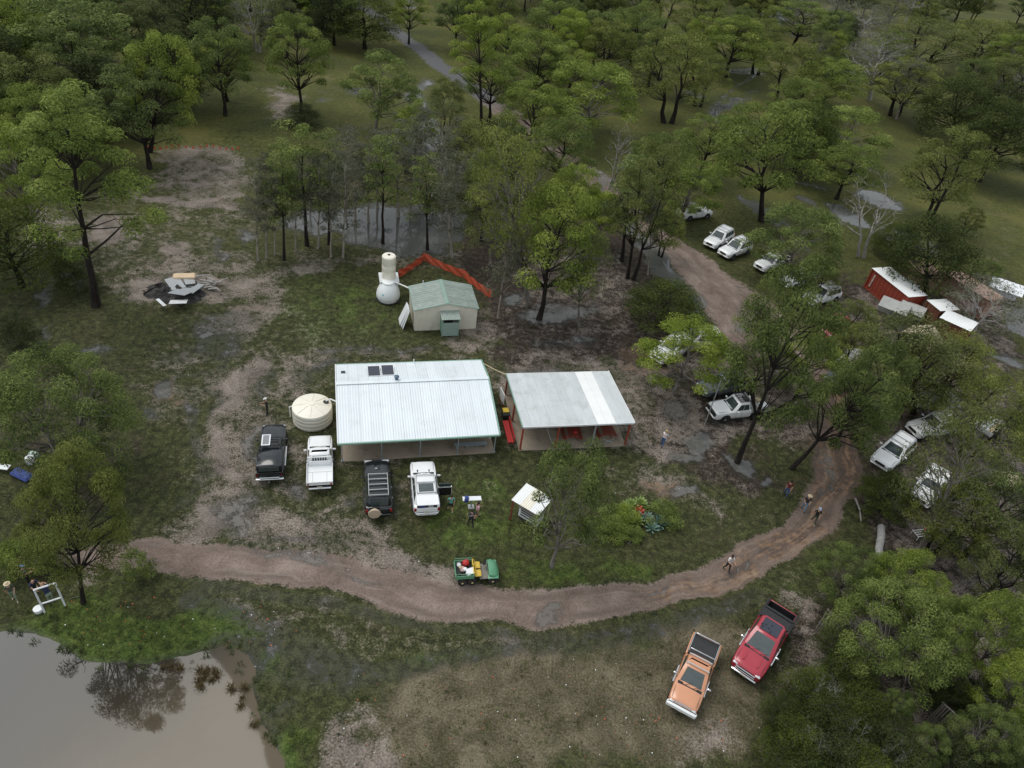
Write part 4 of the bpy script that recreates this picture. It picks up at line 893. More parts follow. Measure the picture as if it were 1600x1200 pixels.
e = empty('barbecue', (0, 0, 0), 0, 'black barbecue box with a yellow lid at the end of the pavilion', 'barbecue'); e.matrix_world = pav.matrix_basis @ Matrix.Translation((-.4, 3.9, 0))
MB().bev((0, 0, .55), (.6, .9, .5), .04).build('firebox', M_BLACK, e); MB().bev((0, .15, .85), (.5, .55, .08), .02).build('lid', M_YEL, e)
for a in (-.22, .22):
    for b in (-.36, .36): MB().box((a, b, .16), (.05, .05, .32)).build('leg', M_BLACK, e)
MB().tube([G(752, 566, 2.5), (G(772, 576, 2.42) + np.array([0, 0, -.12])), G(791, 585, 2.35)], .05, 6)
pp = MB(); pp.tube([G(752, 566, 2.5), G(772, 577, 2.38), G(792, 586, 2.3)], .05, 6); tag(pp.build('overhead_pipe', M_PALE), 'thin pipe bridging the gap between the long shed and the pavilion', 'pipe')

# ---- the small green-roofed shed
GW, GD, GE, GR = 5.911, 4.065, 2.376, 3.009
gs = frame_empty('garden_shed', -9.865, 56.828, .31, 'small cream shed with a mouldy green gable roof and a green porch', 'shed')
ribbed_wall(0, GW, .03, 0, GE - .02, 'x', .3, .02).build('front_wall', M_CREAM, gs)
gb = MB(); gb.add([(0, .0, GE - .02), (GW, .0, GE - .02), (GW / 2, .0, GR - .04), (0, .06, GE - .02), (GW, .06, GE - .02), (GW / 2, .06, GR - .04)], [(0, 1, 2), (3, 5, 4), (0, 3, 4, 1), (1, 4, 5, 2), (2, 5, 3, 0)]); gb.build('gable', M_CREAM, gs)
ribbed_wall(.06, GD, GW - .03, 0, GE - .02, 'y', .3, .02).build('side_wall', M_CREAM, gs); ribbed_wall(.06, GD, .03, 0, GE - .02, 'y', .3, .02).build('side_wall', M_CREAM, gs); ribbed_wall(.06, GW - .06, GD - .03, 0, GE - .02, 'x', .3, .02).build('rear_wall', M_CREAM, gs)
for sgn in (0, 1):
    n = 6
    for i in range(n):
        y0, y1 = -.08 + i * (GD + .16) / n, -.08 + (i + 1) * (GD + .16) / n - .008
        s_ = MB(); st = 5
        for k in range(st):
            ya, yb = y0 + (y1 - y0) * k / st, y0 + (y1 - y0) * (k + 1) / st; dz = .018 if k % 2 == 0 else 0
            xo, xi = (-.1, GW / 2 - .03) if sgn == 0 else (GW + .1, GW / 2 + .03)
            z0 = GE - .02 + dz
            s_.box(((xo + xi) / 2, (ya + yb) / 2, (z0 + GR + dz) / 2), (math.hypot(xi - xo, GR - GE) , yb - ya, .02), M=Matrix.Rotation(-math.atan2((GR - GE) * (1 if sgn == 0 else -1), abs(xi - xo)), 3, 'Y'))
        s_.build('roof_sheet', M_GROOF, gs)
MB().box((GW / 2, GD / 2, GR + .035), (.36, GD + .2, .025)).build('ridge_cap', M_GREEN, gs); MB().box((GW / 2, GD / 2, GR + .055), (.08, GD + .2, .02)).build('ridge_roll', M_GALV, gs)
for sgn, xo in ((0, -.1), (1, GW + .1)):
    for y in (-.11, GD + .1):
        MB().tube([(xo, y, GE - .03), (GW / 2, y, GR + .01)], .045, 4).build('barge_board', M_GREEN, gs)
    MB().box((xo, GD / 2, GE - .05), (.08, GD + .2, .09)).build('gutter', M_GREEN, gs)
for x in (2.45, 4.0):
    for y in (-.04, -1.15): MB().box((x, y, 1.0), (.06, .06, 1.95)).build('porch_post', M_GREEN, gs)
pr_ = corr_sheet(2.35, 4.1, (-1.25, 1.98), (.0, 2.2), .17, .018); pr_.build('porch_roof', M_GROOF, gs)
for k in range(9): MB().box((3.22, -1.16, .18 + k * .165), (1.48, .03, .145)).build('porch_slat', simple('pale_green_slat', (.30, .40, .35), .5, .08) if k == 0 else MATS['pale_green_slat'], gs)
for x in (2.47, 3.98): ribbed_wall(-1.12, -.06, x, .1, 1.75, 'y', .3, .01, .03).build('porch_side', M_GREEN, gs)
MB().box((3.22, -.02, 1.0), (.85, .04, 1.95)).build('door', M_DARK, gs)
MB().tube([(1.2, GD - .4, 2.5), (1.2, GD - .4, 3.25)], .04, 8).build('vent_pipe', M_PIPE, gs)
for k in range(3):
    bd = MB(); bd.box((0, 0, 1.0), (.04, 1.35 - .1 * k, 2.0), M=Matrix.Rotation(.30 + .04 * k, 3, 'Y'))
    o = tag(bd.build('leaning_sheet', M_WHITE), 'white wall sheet leaning on the side of the small green-roofed shed', 'sheet', 'sheets leaning on the small shed'); o.matrix_world = gs.matrix_basis @ Matrix.Translation((-.75 - .07 * k, .9 + .25 * k, .03))

# ---- tanks
c = G(487.5, 634, 1.4)
tk = empty('water_tank', (c[0], c[1], 0), 0, 'squat round cream water tank beside the long shed', 'water tank')
MB().lathe([(1.5, 0), (1.54, .06), (1.54, .30), (1.52, .33), (1.54, .36), (1.54, .66), (1.52, .69), (1.54, .72), (1.54, 1.02), (1.52, 1.05), (1.54, 1.08), (1.54, 1.32), (1.50, 1.40), (1.3, 1.45), (.4, 1.62), (.25, 1.64)], 48).build('tank_body', M_POLY, tk, 35)
for k in range(8):
    a = k * math.pi / 4 + .2; MB().tube([(.35 * math.cos(a), .35 * math.sin(a), 1.635), (1.38 * math.cos(a), 1.38 * math.sin(a), 1.44)], .035, 5).build('lid_rib', M_POLY, tk)
MB().lathe([(.24, 1.63), (.24, 1.68), (.05, 1.69)], 16).build('lid_cap', M_POLY, tk)
MB().lathe([(.22, 1.44), (.22, 1.56), (.18, 1.57)], 16, (.95, .55, 0)).build('inlet_strainer', M_BLACK, tk)
MB().tube([(-1.75, -.2, .05), (-1.75, -.2, 1.1), (-1.5, -.15, 1.25)], .05, 8).build('overflow_pipe', M_PIPE, tk)
q = G(527, 628, 2.0) - np.array([c[0], c[1], 0]); MB().tube([(.95, .55, 1.6), (1.25, .7, 1.75), tuple(q)], .06, 8).build('inlet_pipe', M_PIPE, tk)
c = G(606.5, 468)
tk2 = empty('pear_tank', (c[0], c[1], 0), 0, 'white pear-shaped poly tank in front of the tall tank on a stand', 'water tank')
MB().lathe([(.75, 0), (1.0, .12), (1.15, .45), (1.17, .75), (1.08, 1.15), (.90, 1.55), (.68, 1.85), (.60, 1.95), (.60, 2.08), (.52, 2.14), (.1, 2.16)], 40).build('tank_body', M_POLYW, tk2, 30)
MB().lathe([(.95, -.02), (1.12, .02), (1.16, .08), (1.0, .10)], 32).build('base_ring', M_BLACK, tk2)
MB().box((-.1, -1.06, 1.12), (.5, .02, .12), M=Matrix.Rotation(-.35, 3, 'X')).build('label_patch', simple('teal_label', (.10, .45, .45), .5), tk2)
for s_ in (-1, 1): MB().tube([(s_ * 1.0, -.4, .3), (s_ * 1.2, -.55, .12), (s_ * 1.2, -.6, 0)], .05, 6).build('valve_pipe', M_BLACK, tk2)
q = G(641, 451, 2.2) - np.array([c[0], c[1], 0]); MB().tube([(.5, .1, 1.98), (.9, .05, 2.02), tuple(q)], .07, 8).build('inlet_pipe', M_PIPE, tk2)
c = G(607.5, 434, 2.0)
tk3 = empty('tall_tank', (c[0], c[1], 0), .3, 'tall cream cylinder tank raised on a white platform', 'water tank')
MB().lathe([(.66, 2.08), (.68, 2.12), (.68, 2.8), (.665, 2.83), (.68, 2.86), (.68, 3.5), (.665, 3.53), (.68, 3.56), (.68, 4.4), (.60, 4.5), (.2, 4.56)], 32).build('tank_body', M_POLY, tk3, 35)
MB().lathe([(.14, 4.55), (.14, 4.6), (.02, 4.61)], 12).build('lid_cap', M_BLACK, tk3)
for k in range(6): MB().box((0, -.78 + k * .31, 2.04), (1.9, .28, .07)).build('platform_plank', M_WHITE, tk3)
for a in (-.8, .8):
    for b in (-.65, .65): MB().box((a, b, 1.0), (.1, .1, 2.0)).build('stand_leg', M_WHITE, tk3)
    MB().box((a * 1.0, 0, 1.94), (.1, 1.5, .1)).build('bearer', M_WHITE, tk3)

# ---- orange mesh fence
fz = 1.0
fp = [G(622, 436), G(663, 408), G(724, 435), G(767, 467)]
fe = empty('mesh_fence', tuple(fp[1]), 0, 'orange safety mesh fence bent round the back of the small shed', 'fence'); f0 = np.array(fp[1])
for p in fp: MB().tube([tuple(p - f0 - [0, 0, .2]), tuple(p - f0 + [0, 0, fz + .15])], .025, 5).build('picket', M_GALV, fe)
for a, b in zip(fp[:-1], fp[1:]):
    mb = MB(); n = 24; d = (b - a); nrm = np.array([-d[1], d[0], 0]) / np.linalg.norm(d)
    def P_at(i, k): 
        t = i / n; sag = -.22 * math.sin(math.pi * t) * (.4 + .6 * k / 9); wob = .07 * math.sin(t * 21 + k * .7)
        return a - f0 + d * t + nrm * wob + np.array([0, 0, .05 + (fz - .05) * k / 9 + sag * k / 9])
    for k in range(10):
        for i in range(n):
            p, q = P_at(i, k), P_at(i + 1, k); mb.quad(p - [0, 0, .028], q - [0, 0, .028], q + [0, 0, .028], p + [0, 0, .028])
    for i in range(n * 3):
        for k in range(9):
            p, q = P_at(i / 3, k), P_at(i / 3, k + 1); w = d / np.linalg.norm(d) * .022; mb.quad(p - w, p + w, q + w, q - w)
    mb.build('mesh_panel', M_ORANGE, fe)

# ---- noticeboard shelter on the lawn
rc = [G(820.5, 755, 2.2), G(862, 779, 2.2), G(847, 807.5, 2.05), G(797, 781, 2.05)]
k0 = sum(rc) / 4; ux = (rc[1] - rc[0]); ks = math.atan2(ux[1], ux[0]); KW = np.linalg.norm(ux[:2]); KD = np.linalg.norm((rc[3] - rc[0])[:2])
kio = empty('noticeboard_shelter', (k0[0], k0[1], 0), ks, 'small tilted white-roofed shelter over a display cabinet on the lawn', 'shelter')
for i in range(3):
    o = corr_sheet(-KW / 2 + i * KW / 3 + .004, -KW / 2 + (i + 1) * KW / 3 - .004, (-KD / 2, 2.08 + .004 * (i % 2)), (KD / 2, 2.24 + .004 * (i % 2)), .16, .018).build('roof_sheet', M_ROOFW if i != 1 else M_POLY, kio)
for x in (-KW / 2 + .12, KW / 2 - .12):
    for y in (-KD / 2 + .1, KD / 2 - .1): MB().box((x, y, 1.02), (.10, .10, 2.05)).build('post', M_YG if x > 0 else M_REDB, kio)
MB().bev((.15, -.05, .78), (KW * .72, KD * .42, .85), .03).build('cabinet', M_WHITE, kio)
for z in (.62, .88, 1.08): MB().box((.1, -.05 - KD * .21 - .004, z), (KW * .52, .012, .13)).build('slot', M_DARK, kio)
MB().box((.15, -.05, .18), (KW * .66, KD * .36, .36)).build('cabinet_base', M_DARK, kio)
MB().box((.15, -.05, 1.24), (KW * .76, KD * .46, .05)).build('cabinet_top', M_WOODG, kio)

# ---- small white table by the people
c = G(736, 792)
tb = empty('folding_table', (c[0], c[1], 0), .24, 'narrow white folding table on the lawn beside three people', 'table')
MB().bev((0, 0, .9), (1.35, .42, .05), .02).build('table_top', M_WHITE, tb)
MB().tube([(0, 0, .0), (0, 0, .88)], .05, 8).build('leg', M_GALV, tb); MB().bev((0, 0, .02), (.45, .45, .04), .015).build('base_plate', M_GALV, tb)
bb = MB(); bb.bev((-.38, .02, 1.0), (.28, .3, .16), .05); bb.bev((-.42, -.17, .86), (.3, .1, .36), .04); tag(bb.build('blue_bag', M_BLUE), 'blue cloth bag hanging over the narrow white table', 'bag').matrix_world = tb.matrix_basis.copy()

# ---- rubbish heap with iron sheets and logs
hc = G(272, 458)
hp = MB(); n = 26
V = []; F_ = []
for i in range(n + 1):
    for j in range(n + 1):
        x, y = -3.0 + 6 * i / n, -2.0 + 4 * j / n; r_ = math.hypot(x / 3.0, y / 2.0)
        z = max(0, 1 - r_ ** 2) * (.55 + .35 * math.sin(x * 3.1 + y) * math.sin(y * 4 + x * 1.7)) + random.uniform(-.06, .06) * (r_ < 1) - .06
        V.append((hc[0] + x, hc[1] + y, max(z, -.1)))
for i in range(n):
    for j in range(n): a = i * (n + 1) + j; F_.append((a, a + n + 1, a + n + 2, a + 1))
hp.add(V, F_); tag(hp.build('ash_heap', M_CHAR), 'low black heap of ash and burnt scraps under the iron sheets', 'heap', kind='stuff')
M_TIN = simple('dull_iron_sheet', (.36, .38, .39), .5, .1, 3, dirt=(.25, .22, .19, .4))
for (px, py, w, l, rz, tl, mt, lb) in [(274, 444, 1.3, 1.8, .5, .15, M_TIN, 'bent grey iron sheet at the top of the rubbish heap'), (290, 455, 1.7, 2.9, -.45, -.25, M_TIN, 'long grey ribbed iron sheet sloping down the rubbish heap'), (279, 473, 1.5, 1.3, .05, -.3, M_ROOFW, 'small white ribbed sheet on the front of the rubbish heap'), (306, 452, .6, 2.0, -.4, -.1, M_TIN, 'narrow iron offcut on the east side of the rubbish heap'), (252, 474, .3, 1.7, .55, -.1, M_WHITE, 'thin white plank at the front of the rubbish heap'), (296, 440, .9, 1.1, .3, .1, M_TIN, 'square grey iron offcut behind the long ribbed sheet')]:
    c = G(px, py, .6); o = corr_sheet(-w / 2, w / 2, (-l / 2, 0), (l / 2, 0), .15, .02).build('iron_sheet', mt); tag(o, lb, 'iron sheet')
    o.matrix_world = Matrix.Translation((c[0], c[1], .72)) @ Matrix.Rotation(rz + .29, 4, 'Z') @ Matrix.Rotation(tl, 4, 'X') @ Matrix.Rotation(random.uniform(-.1, .1), 4, 'Y')
c = G(288, 432, .8); o = MB().bev((0, 0, 0), (2.0, .8, .22), .08).build('foam_slab', simple('orange_foam', (.58, .44, .29), .9, .08)); o.matrix_world = Matrix.Translation((c[0], c[1], .85)) @ Matrix.Rotation(.33, 4, 'Z') @ Matrix.Rotation(.12, 4, 'X'); tag(o, 'pale orange foam slab at the back of the rubbish heap', 'foam slab')
for i in range(14):
    px, py = random.choice([(322 + random.uniform(-14, 24), 445 + random.uniform(-12, 14)), (246 + random.uniform(-12, 22), 450 + random.uniform(-12, 14))]); c = G(px, py); L = random.uniform(.9, 2.2); a = random.uniform(-.9, .9)
    mb = MB(); bend = random.uniform(-.3, .3); mb.tube([(-L / 2, 0, .12), (-L / 6, bend * .5, .3), (L / 6, bend, .42), (L / 2, bend * .4, .2 + random.uniform(0, .7))], [.09, .08, .06, .03], 6)
    o = mb.build('fallen_branch', BARK_W if px > 300 else BARK_D); o.location = (c[0], c[1], 0); o.rotation_euler = (0, 0, a); tag(o, 'bleached fallen branch piled on the side of the rubbish heap' if px > 300 else 'charred branch piled on the side of the rubbish heap', 'branch', 'pale branches by the heap' if px > 300 else 'charred branches by the heap')
# bunting line
bp = [G(228, 238), G(275, 236), G(330, 236), G(378, 240)]; be = empty('bunting_line', tuple(bp[0]), 0, 'line of small orange flags strung along the bare earth', 'bunting'); b0 = np.array(bp[0])
for p in bp: MB().tube([tuple(p - b0), tuple(p - b0 + [0, 0, 1.0])], .018, 5).build('stake', M_WOODG, be)
for a, b in zip(bp[:-1], bp[1:]):
    mb = MB(); mb.tube([tuple(a - b0 + (b - a) * t + [0, 0, .95 - .35 * math.sin(math.pi * t)]) for t in np.linspace(0, 1, 7)], .006, 4); mb.build('string', M_WOODG, be)
    for k in range(5):
        t = (k + .5) / 5; p = a - b0 + (b - a) * t + [0, 0, .95 - .35 * math.sin(math.pi * t)]; u = (b - a) / np.linalg.norm(b - a)
        f_ = MB(); f_.add([p - u * .16, p + u * .16, p - [0, 0, .42], p - u * .16 + [0, .02, 0], p + u * .16 + [0, .02, 0], p - [0, -.02, .42]], [(0, 1, 2), (3, 5, 4), (0, 3, 4, 1), (1, 4, 5, 2), (2, 5, 3, 0)]); f_.build('flag', simple('orange_flag', (.75, .13, .06), .7) if 'orange_flag' not in MATS else MATS['orange_flag'], be)

# ---- things by the pond
gA, gB = G(70, 957), G(102, 946.5); fh = 2.2; d = gB - gA
fr = empty('target_stand', tuple(gA), 0, 'white metal goal-like frame with a crossbar standing by the pond', 'frame')
for p in (gA, gB): MB().tube([tuple(p - gA), tuple(p - gA + [0, 0, fh])], .055, 8).build('upright', M_WHITE, fr)
MB().tube([(0, 0, fh), tuple(d + [0, 0, fh])], .055, 8).build('top_bar', M_WHITE, fr); MB().tube([(0, 0, fh * .38), tuple(d + [0, 0, fh * .38])], .05, 8).build('crossbar', M_WHITE, fr)
c = G(61, 955); MB_ = MB().lathe([(.18, 0), (.24, .04), (.26, .28), (.24, .30), (.1, .31)], 20); o = MB_.build('plastic_drum', M_WHITE, None, 35); o.location = (c[0], c[1], 0); tag(o, 'small white plastic drum at the foot of the white frame', 'drum')
for (px, py, r_, mt, lb) in [(49, 723, .30, M_WHITE, 'white round drum lid beside the pale green drum'), (55, 716, .32, simple('pale_green_plastic', (.45, .60, .52), .5), 'pale green plastic drum under the round gum')]:
    c = G(px, py); o = MB().lathe([(r_ * .9, 0), (r_, .05), (r_, .5), (r_ * .9, .55), (r_ * .2, .57)], 18).build('plastic_drum', mt, None, 35); o.location = (c[0], c[1], 0); tag(o, lb, 'drum')
c = G(36, 745); o = MB().bev((0, 0, .25), (1.5, .7, .3), .12).build('blue_tarp', M_BLUE); o.location = (c[0], c[1], 0); o.rotation_euler = (.1, .05, -.3); tag(o, 'crumpled blue tarpaulin on the shady ground by the drums', 'tarpaulin')
c = G(4, 735); o = MB().bev((0, 0, .4), (1.2, .5, .06), .02).build('plank_seat', M_WHITE); o.location = (c[0], c[1], 0); tag(o, 'pale plank seat on the shady ground by the drums', 'seat')

# ---- log, pole, palings, table
a, b = G(1377, 823, .25), G(1373, 872, .25); mid = (a + b) / 2; d = b - a; lg = MB(); lg.tube([tuple(-d / 2), tuple(-d / 6 + [.05, 0, .02]), tuple(d / 5 + [-.04, 0, 0]), tuple(d / 2)], [.27, .29, .27, .25], 12); o = lg.build('grey_log', bark('grey_log_wood', (.20, .20, .195), (.38, .375, .36)), None, 50); o.location = tuple(mid); tag(o, 'long grey log lying on the grass beside the track', 'log')
for (x1, y1, x2, y2, lb) in [(1336, 780, 1345, 815, 'thin dead branch on the grass between the track and the grey log')]:
    a, b = G(x1, y1), G(x2, y2); o = MB().tube([tuple(a + [0, 0, .08]), tuple((a + b) / 2 + [.1, 0, .12]), tuple(b + [0, 0, .06])], [.09, .07, .04], 6).build('fallen_branch', BARK_W); tag(o, lb, 'branch')
a = G(1100.5, 665); lo, hi = 1., 12.
for _ in range(40):
    mid = (lo + hi) / 2
    if proj((a[0], a[1], mid))[1] > 588: lo = mid
    else: hi = mid
fpo = empty('flag_pole', tuple(a), 0, 'tall thin grey pole in front of the white tray ute', 'pole'); MB().tube([(0, 0, -.1), (0, 0, lo)], [.055, .035], 8).build('pole', M_GALV, fpo); MB().lathe([(.02, lo), (.06, lo + .03), (.06, lo + .08), (.01, lo + .12)], 10).build('finial', M_GALV, fpo)
def paling_wall(p0, p1, hgt, label):
    A_, B_ = G(*p0, hgt), G(*p1, hgt); A_[2] = B_[2] = 0; d = B_ - A_; L = np.linalg.norm(d); e = empty('paling_fence', tuple(A_), 0, label, 'fence'); n = int(L / .125)
    cyl = [MB().tube([(0, 0, -.1), (.01, 0, hgt * .5), (0, .01, hgt * f_)], [.055, .052, .05], 6).mesh('paling', M_WOODG) for f_ in (1, .97, 1.03, .93)]
    for i in range(n):
        if random.random() < .04: continue
        o = link('paling', random.choice(cyl), e); p = d * (i + .5) / n; o.location = tuple(p + [random.uniform(-.015, .015), random.uniform(-.015, .015), 0]); o.rotation_euler = (random.uniform(-.03, .03), random.uniform(-.03, .03), random.random() * 6)
    for z in (hgt + .02, .6): MB().tube([tuple([0, 0, z] + d * -.01), tuple([0, 0, z] + d * 1.01)], .05, 6).build('rail', BARK_G, e)
paling_wall((1293, 953), (1392, 1036), 2.0, 'long wall of grey upright timber palings under the spreading bright gum')
paling_wall((1472, 1097), (1520, 1142), 2.0, 'short wall of grey timber palings in the bottom scrub')
c = G(1487, 1027, .75); te = empty('yellow_table', (c[0], c[1], 0), .3, 'small pale yellow table half hidden under the gums', 'table')
for k in range(4): MB().box((0, -.33 + k * .22, .75), (.85, .205, .04)).build('table_plank', M_PALE, te)
for a in (-.35, .35):
    for b in (-.35, .35): MB().box((a, b, .365), (.06, .06, .73)).build('leg', M_WOODG, te)
# ================================================================ VEHICLES
def paint(name, col, rough=.28):
    ma, t, b = mat_new(name)
    n1 = noise(t, .8, 6, .6); n2 = noise(t, 6, 4, .6)
    cc = ramp(t, n1, [(.3, tuple(c_ * .94 for c_ in col)), (.7, tuple(min(1, c_ * 1.04) for c_ in col))])
    cc = mixc(t, sstep(t, n2, .60, .78, 0, .12), cc, (.20, .16, .12))
    t.links.new(cc, b.inputs['Base Color']); b.inputs['Roughness'].default_value = rough
    b.inputs['Coat Weight'].default_value = .5; b.inputs['Coat Roughness'].default_value = .08
    return ma
P_WHITE = paint('white_car_paint', (.78, .79, .79)); P_BLACK = paint('black_car_paint', (.006, .008, .010), .22); P_ORANGE = paint('copper_orange_paint', (.58, .27, .145), .34); P_RED = paint('crimson_car_paint', (.36, .024, .042)); P_GREY = paint('grey_car_paint', (.12, .135, .15)); P_GREEN = paint('green_tractor_paint', (.10, .29, .16), .4); P_SILVER = paint('silver_car_paint', (.45, .46, .47))
M_CHROME = simple('bright_chrome', (.62, .63, .64), .18, .05, metal=.9); M_TYRE = simple('tyre_rubber', (.018, .018, .018), .85, .3, 6, dirt=(.09, .07, .055, .6)); M_RIM = simple('alloy_rim', (.36, .37, .38), .35, .1, metal=.6); M_LAMP = simple('headlamp_lens', (.55, .58, .60), .12, .1, spec=.8); M_TAIL = simple('red_tail_lamp', (.32, .012, .012), .2, .1); M_LINER = simple('black_tub_liner', (.020, .021, .023), .6, .25, 5); M_PLATE = simple('number_plate', (.66, .64, .55), .5)
M_COVER = simple('beige_spare_cover', (.44, .35, .25), .7, .08, 4); M_SEATY = simple('yellow_vinyl_seat', (.66, .45, .06), .5, .05)

def bil(A, B, C, D, u, w): return (A * (1 - u) + B * u) * (1 - w) + (D * (1 - u) + C * u) * w
def pane(A, B, C, D, u0, u1, w0, w1, off=.006, th=.012):
    A, B, C, D = [np.array(p, float) for p in (A, B, C, D)]; n_ = np.cross(B - A, D - A); n_ /= np.linalg.norm(n_)
    q = [bil(A, B, C, D, *uv) for uv in ((u0, w0), (u1, w0), (u1, w1), (u0, w1))]
    mb = MB(); o = [p + n_ * off for p in q]; i = [p - n_ * th for p in q]
    return mb.add(o + i, [(0, 1, 2, 3), (7, 6, 5, 4), (0, 4, 5, 1), (1, 5, 6, 2), (2, 6, 7, 3), (3, 7, 4, 0)])
def wheel(par, x, y, r=.37, w=.26, rim=M_RIM):
    MX = Matrix.Rotation(math.pi / 2, 3, 'X')
    o = MB().lathe([(r * .62, -w / 2), (r * .95, -w / 2), (r, -w / 2 + .04), (r, w / 2 - .04), (r * .95, w / 2), (r * .62, w / 2)], 20, (x, y, r), MX).build('wheel', M_TYRE, par, 40)
    MB().lathe([(r * .2, -w / 2 - .004), (r * .60, -w / 2 + .02), (r * .60, w / 2 - .02), (r * .2, w / 2 + .004)], 14, (x, y, r), MX).build('rim', rim, o, 40)
def car(name, label, front, rear, L=4.9, W=1.9, hood=1.08, belt=1.14, roof=1.82, xw=.72, x0=.10, x1=-1.95, xb=-2.2, z0=.34, pnt=None, ute=None, sides=3, r=.38, wb=(1.45, -1.4), group=None, cat='car', zref=.7, colour_roof=None, bumper=None, cabw=.93, roofw=.76, lamps=True):
    A_, B_ = G(*front, zref), G(*rear, zref); mid = (A_ + B_) / 2; d = A_ - B_
    e = empty(name, (mid[0], mid[1], gz(mid[0], mid[1]) - .02), math.atan2(d[1], d[0]), label, cat, group)
    h = W / 2; back = -L / 2 if not ute else xb - .05
    def sec(x, hw, zt, zb_=z0): return [(x, -hw * .86, zb_), (x, -hw, zb_ + .2), (x, -hw, zt - .24), (x, -hw * .955, zt - .07), (x, -hw * .80, zt), (x, -hw * .4, zt + .025), (x, hw * .4, zt + .025), (x, hw * .80, zt), (x, hw * .955, zt - .07), (x, hw, zt - .24), (x, hw, zb_ + .2), (x, hw * .86, zb_)]
    S = [sec(L / 2, h * .60, hood - .30, z0 + .12), sec(L / 2 - .05, h * .76, hood - .20, z0 + .08), sec(L / 2 - .14, h * .88, hood - .11, z0 + .03), sec(L / 2 - .32, h * .96, hood - .04), sec(L / 2 - .75, h, hood), sec(xw + .05, h, hood + .05), sec(xw - .3, h, belt), sec((xw + back) / 2, h, belt), sec(back + .45, h, belt), sec(back + (.20 if not ute else .02), h * (.965 if not ute else .985), belt - .02), sec(back + (.06 if not ute else .01), h * (.88 if not ute else .985), belt - .06), sec(back, h * (.74 if not ute else .98), belt - (.14 if not ute else .07))]
    MB().loft(S[::-1]).build('body', pnt, e, 38)
    # cabin
    c = .17; cw, rw = h * cabw, h * roofw
    def ring(xa, xf, y, z): return [(xf, -(y - c), z), (xf, y - c, z), (xf - c, y, z), (xa + c, y, z), (xa, y - c, z), (xa, -(y - c), z), (xa + c, -y, z), (xf - c, -y, z)]
    lerp = lambda a, b, t: a + (b - a) * t
    R0 = ring(xb, xw, cw, belt - .03); R1 = ring(lerp(xb, x1, .86), lerp(xw, x0, .86), lerp(cw, rw, .86), lerp(belt, roof, .86)); R2 = ring(x1 + .04, x0 - .05, rw * .96, roof - .02); R3 = ring(x1 + .3, x0 - .3, rw * .7, roof + .015)
    MB().loft([R0, R1, R2, R3]).build('cabin', colour_roof or pnt, e, 32)
    f = lambda i, j, k, l, *uv, nm='window': pane(R0[i], R0[j], R1[l], R1[k], *uv).build(nm, M_GLASS, e)
    pane(R0[0], R0[1], R1[1], R1[0], .02, .98, .05, .98).build('windscreen', M_GLASS, e)
    pane(R0[4], R0[5], R1[5], R1[4], .06, .94, .15, .95).build('rear_window', M_GLASS, e)
    edges = np.linspace(.03, .97, sides + 1)
    for a, b in zip(edges[:-1], edges[1:]):
        pane(R0[2], R0[3], R1[3], R1[2], a + .012, b - .012, .10, .93).build('side_window', M_GLASS, e)
        pane(R0[6], R0[7], R1[7], R1[6], a + .012, b - .012, .10, .93).build('side_window', M_GLASS, e)
    for x in wb:
        for s_ in (-1, 1):
            MB().lathe([(r + .09, -.02), (r + .09, .02), (.1, .02)], 22, (x, s_ * (h - .012), r + .02), Matrix.Rotation(math.pi / 2, 3, 'X')).build('wheel_arch', M_BLACK, e)
            wheel(e, x, s_ * (h - .10), r)
    for s_ in (-1, 1):
        m_ = MB(); m_.bev((xw - .28, s_ * (h + .13), belt + .08), (.14, .22, .18), .05); m_.build('mirror', pnt if bumper is None else M_CHROME, e, 40)
        if lamps: MB().bev((L / 2 - .17, s_ * h * .70, hood - .20), (.24, h * .34, .15), .06).build('headlight', M_LAMP, e, 40)
        MB().bev((-L / 2 + .05, s_ * h * .86, belt - .22), (.10, .16, .30), .04).build('tail_light', M_TAIL, e, 40)
        MB().bev(((xw + back) / 2 + .15, s_ * (h + .03), z0 + .05), (abs(back - xw) * .62, .14, .06), .02).build('side_step', M_BLACK if bumper is None else M_CHROME, e)
    MB().bev((xw + .10, 0, hood + .045), (.20, W * .80, .05), .02).build('cowl', M_BLACK, e)
    for s_ in (-1, 1):
        MB().box(((L / 2 - .2 + xw + .2) / 2, s_ * h * .815, hood + .005), (L / 2 - xw - .55, .014, .03)).build('bonnet_seam', M_BLACK, e)
        MB().tube([(xw + .16, s_ * h * .28 - .1, hood + .085), (xw - .12, s_ * h * .28 + .35, hood + .20)], .012, 4).build('wiper', M_BLACK, e)
        for k_ in range(sides):
            xx = xw - .25 + (back + .35 - xw + .25) * (k_ / max(1, sides)); MB().box((xx, s_ * (h + .001), (z0 + belt) / 2), (.016, .008, belt - z0 - .32)).build('door_seam', M_BLACK, e)
            if k_ < 2: MB().bev((xx - .85, s_ * (h + .012), belt - .22), (.2, .03, .045), .012).build('door_handle', pnt, e)
    MB().bev((L / 2 + .0, 0, hood - .26), (.08, h * .86, .22), .03).build('grille', M_BLACK, e)
    MB().bev((L / 2 - .03, 0, z0 + .20), (.20, W * .80, .22), .09).build('front_bumper', bumper or pnt, e, 40)
    MB().bev((-L / 2 + .01, 0, z0 + .22), (.18, W * .84, .20), .08).build('rear_bumper', bumper or pnt, e, 40)
    MB().box((-L / 2 - .10, 0, z0 + .40), (.02, .37, .12)).build('number_plate', M_PLATE, e)
    MB().box((L / 2 + .07, 0, z0 + .24), (.02, .37, .12)).build('number_plate', M_PLATE, e)
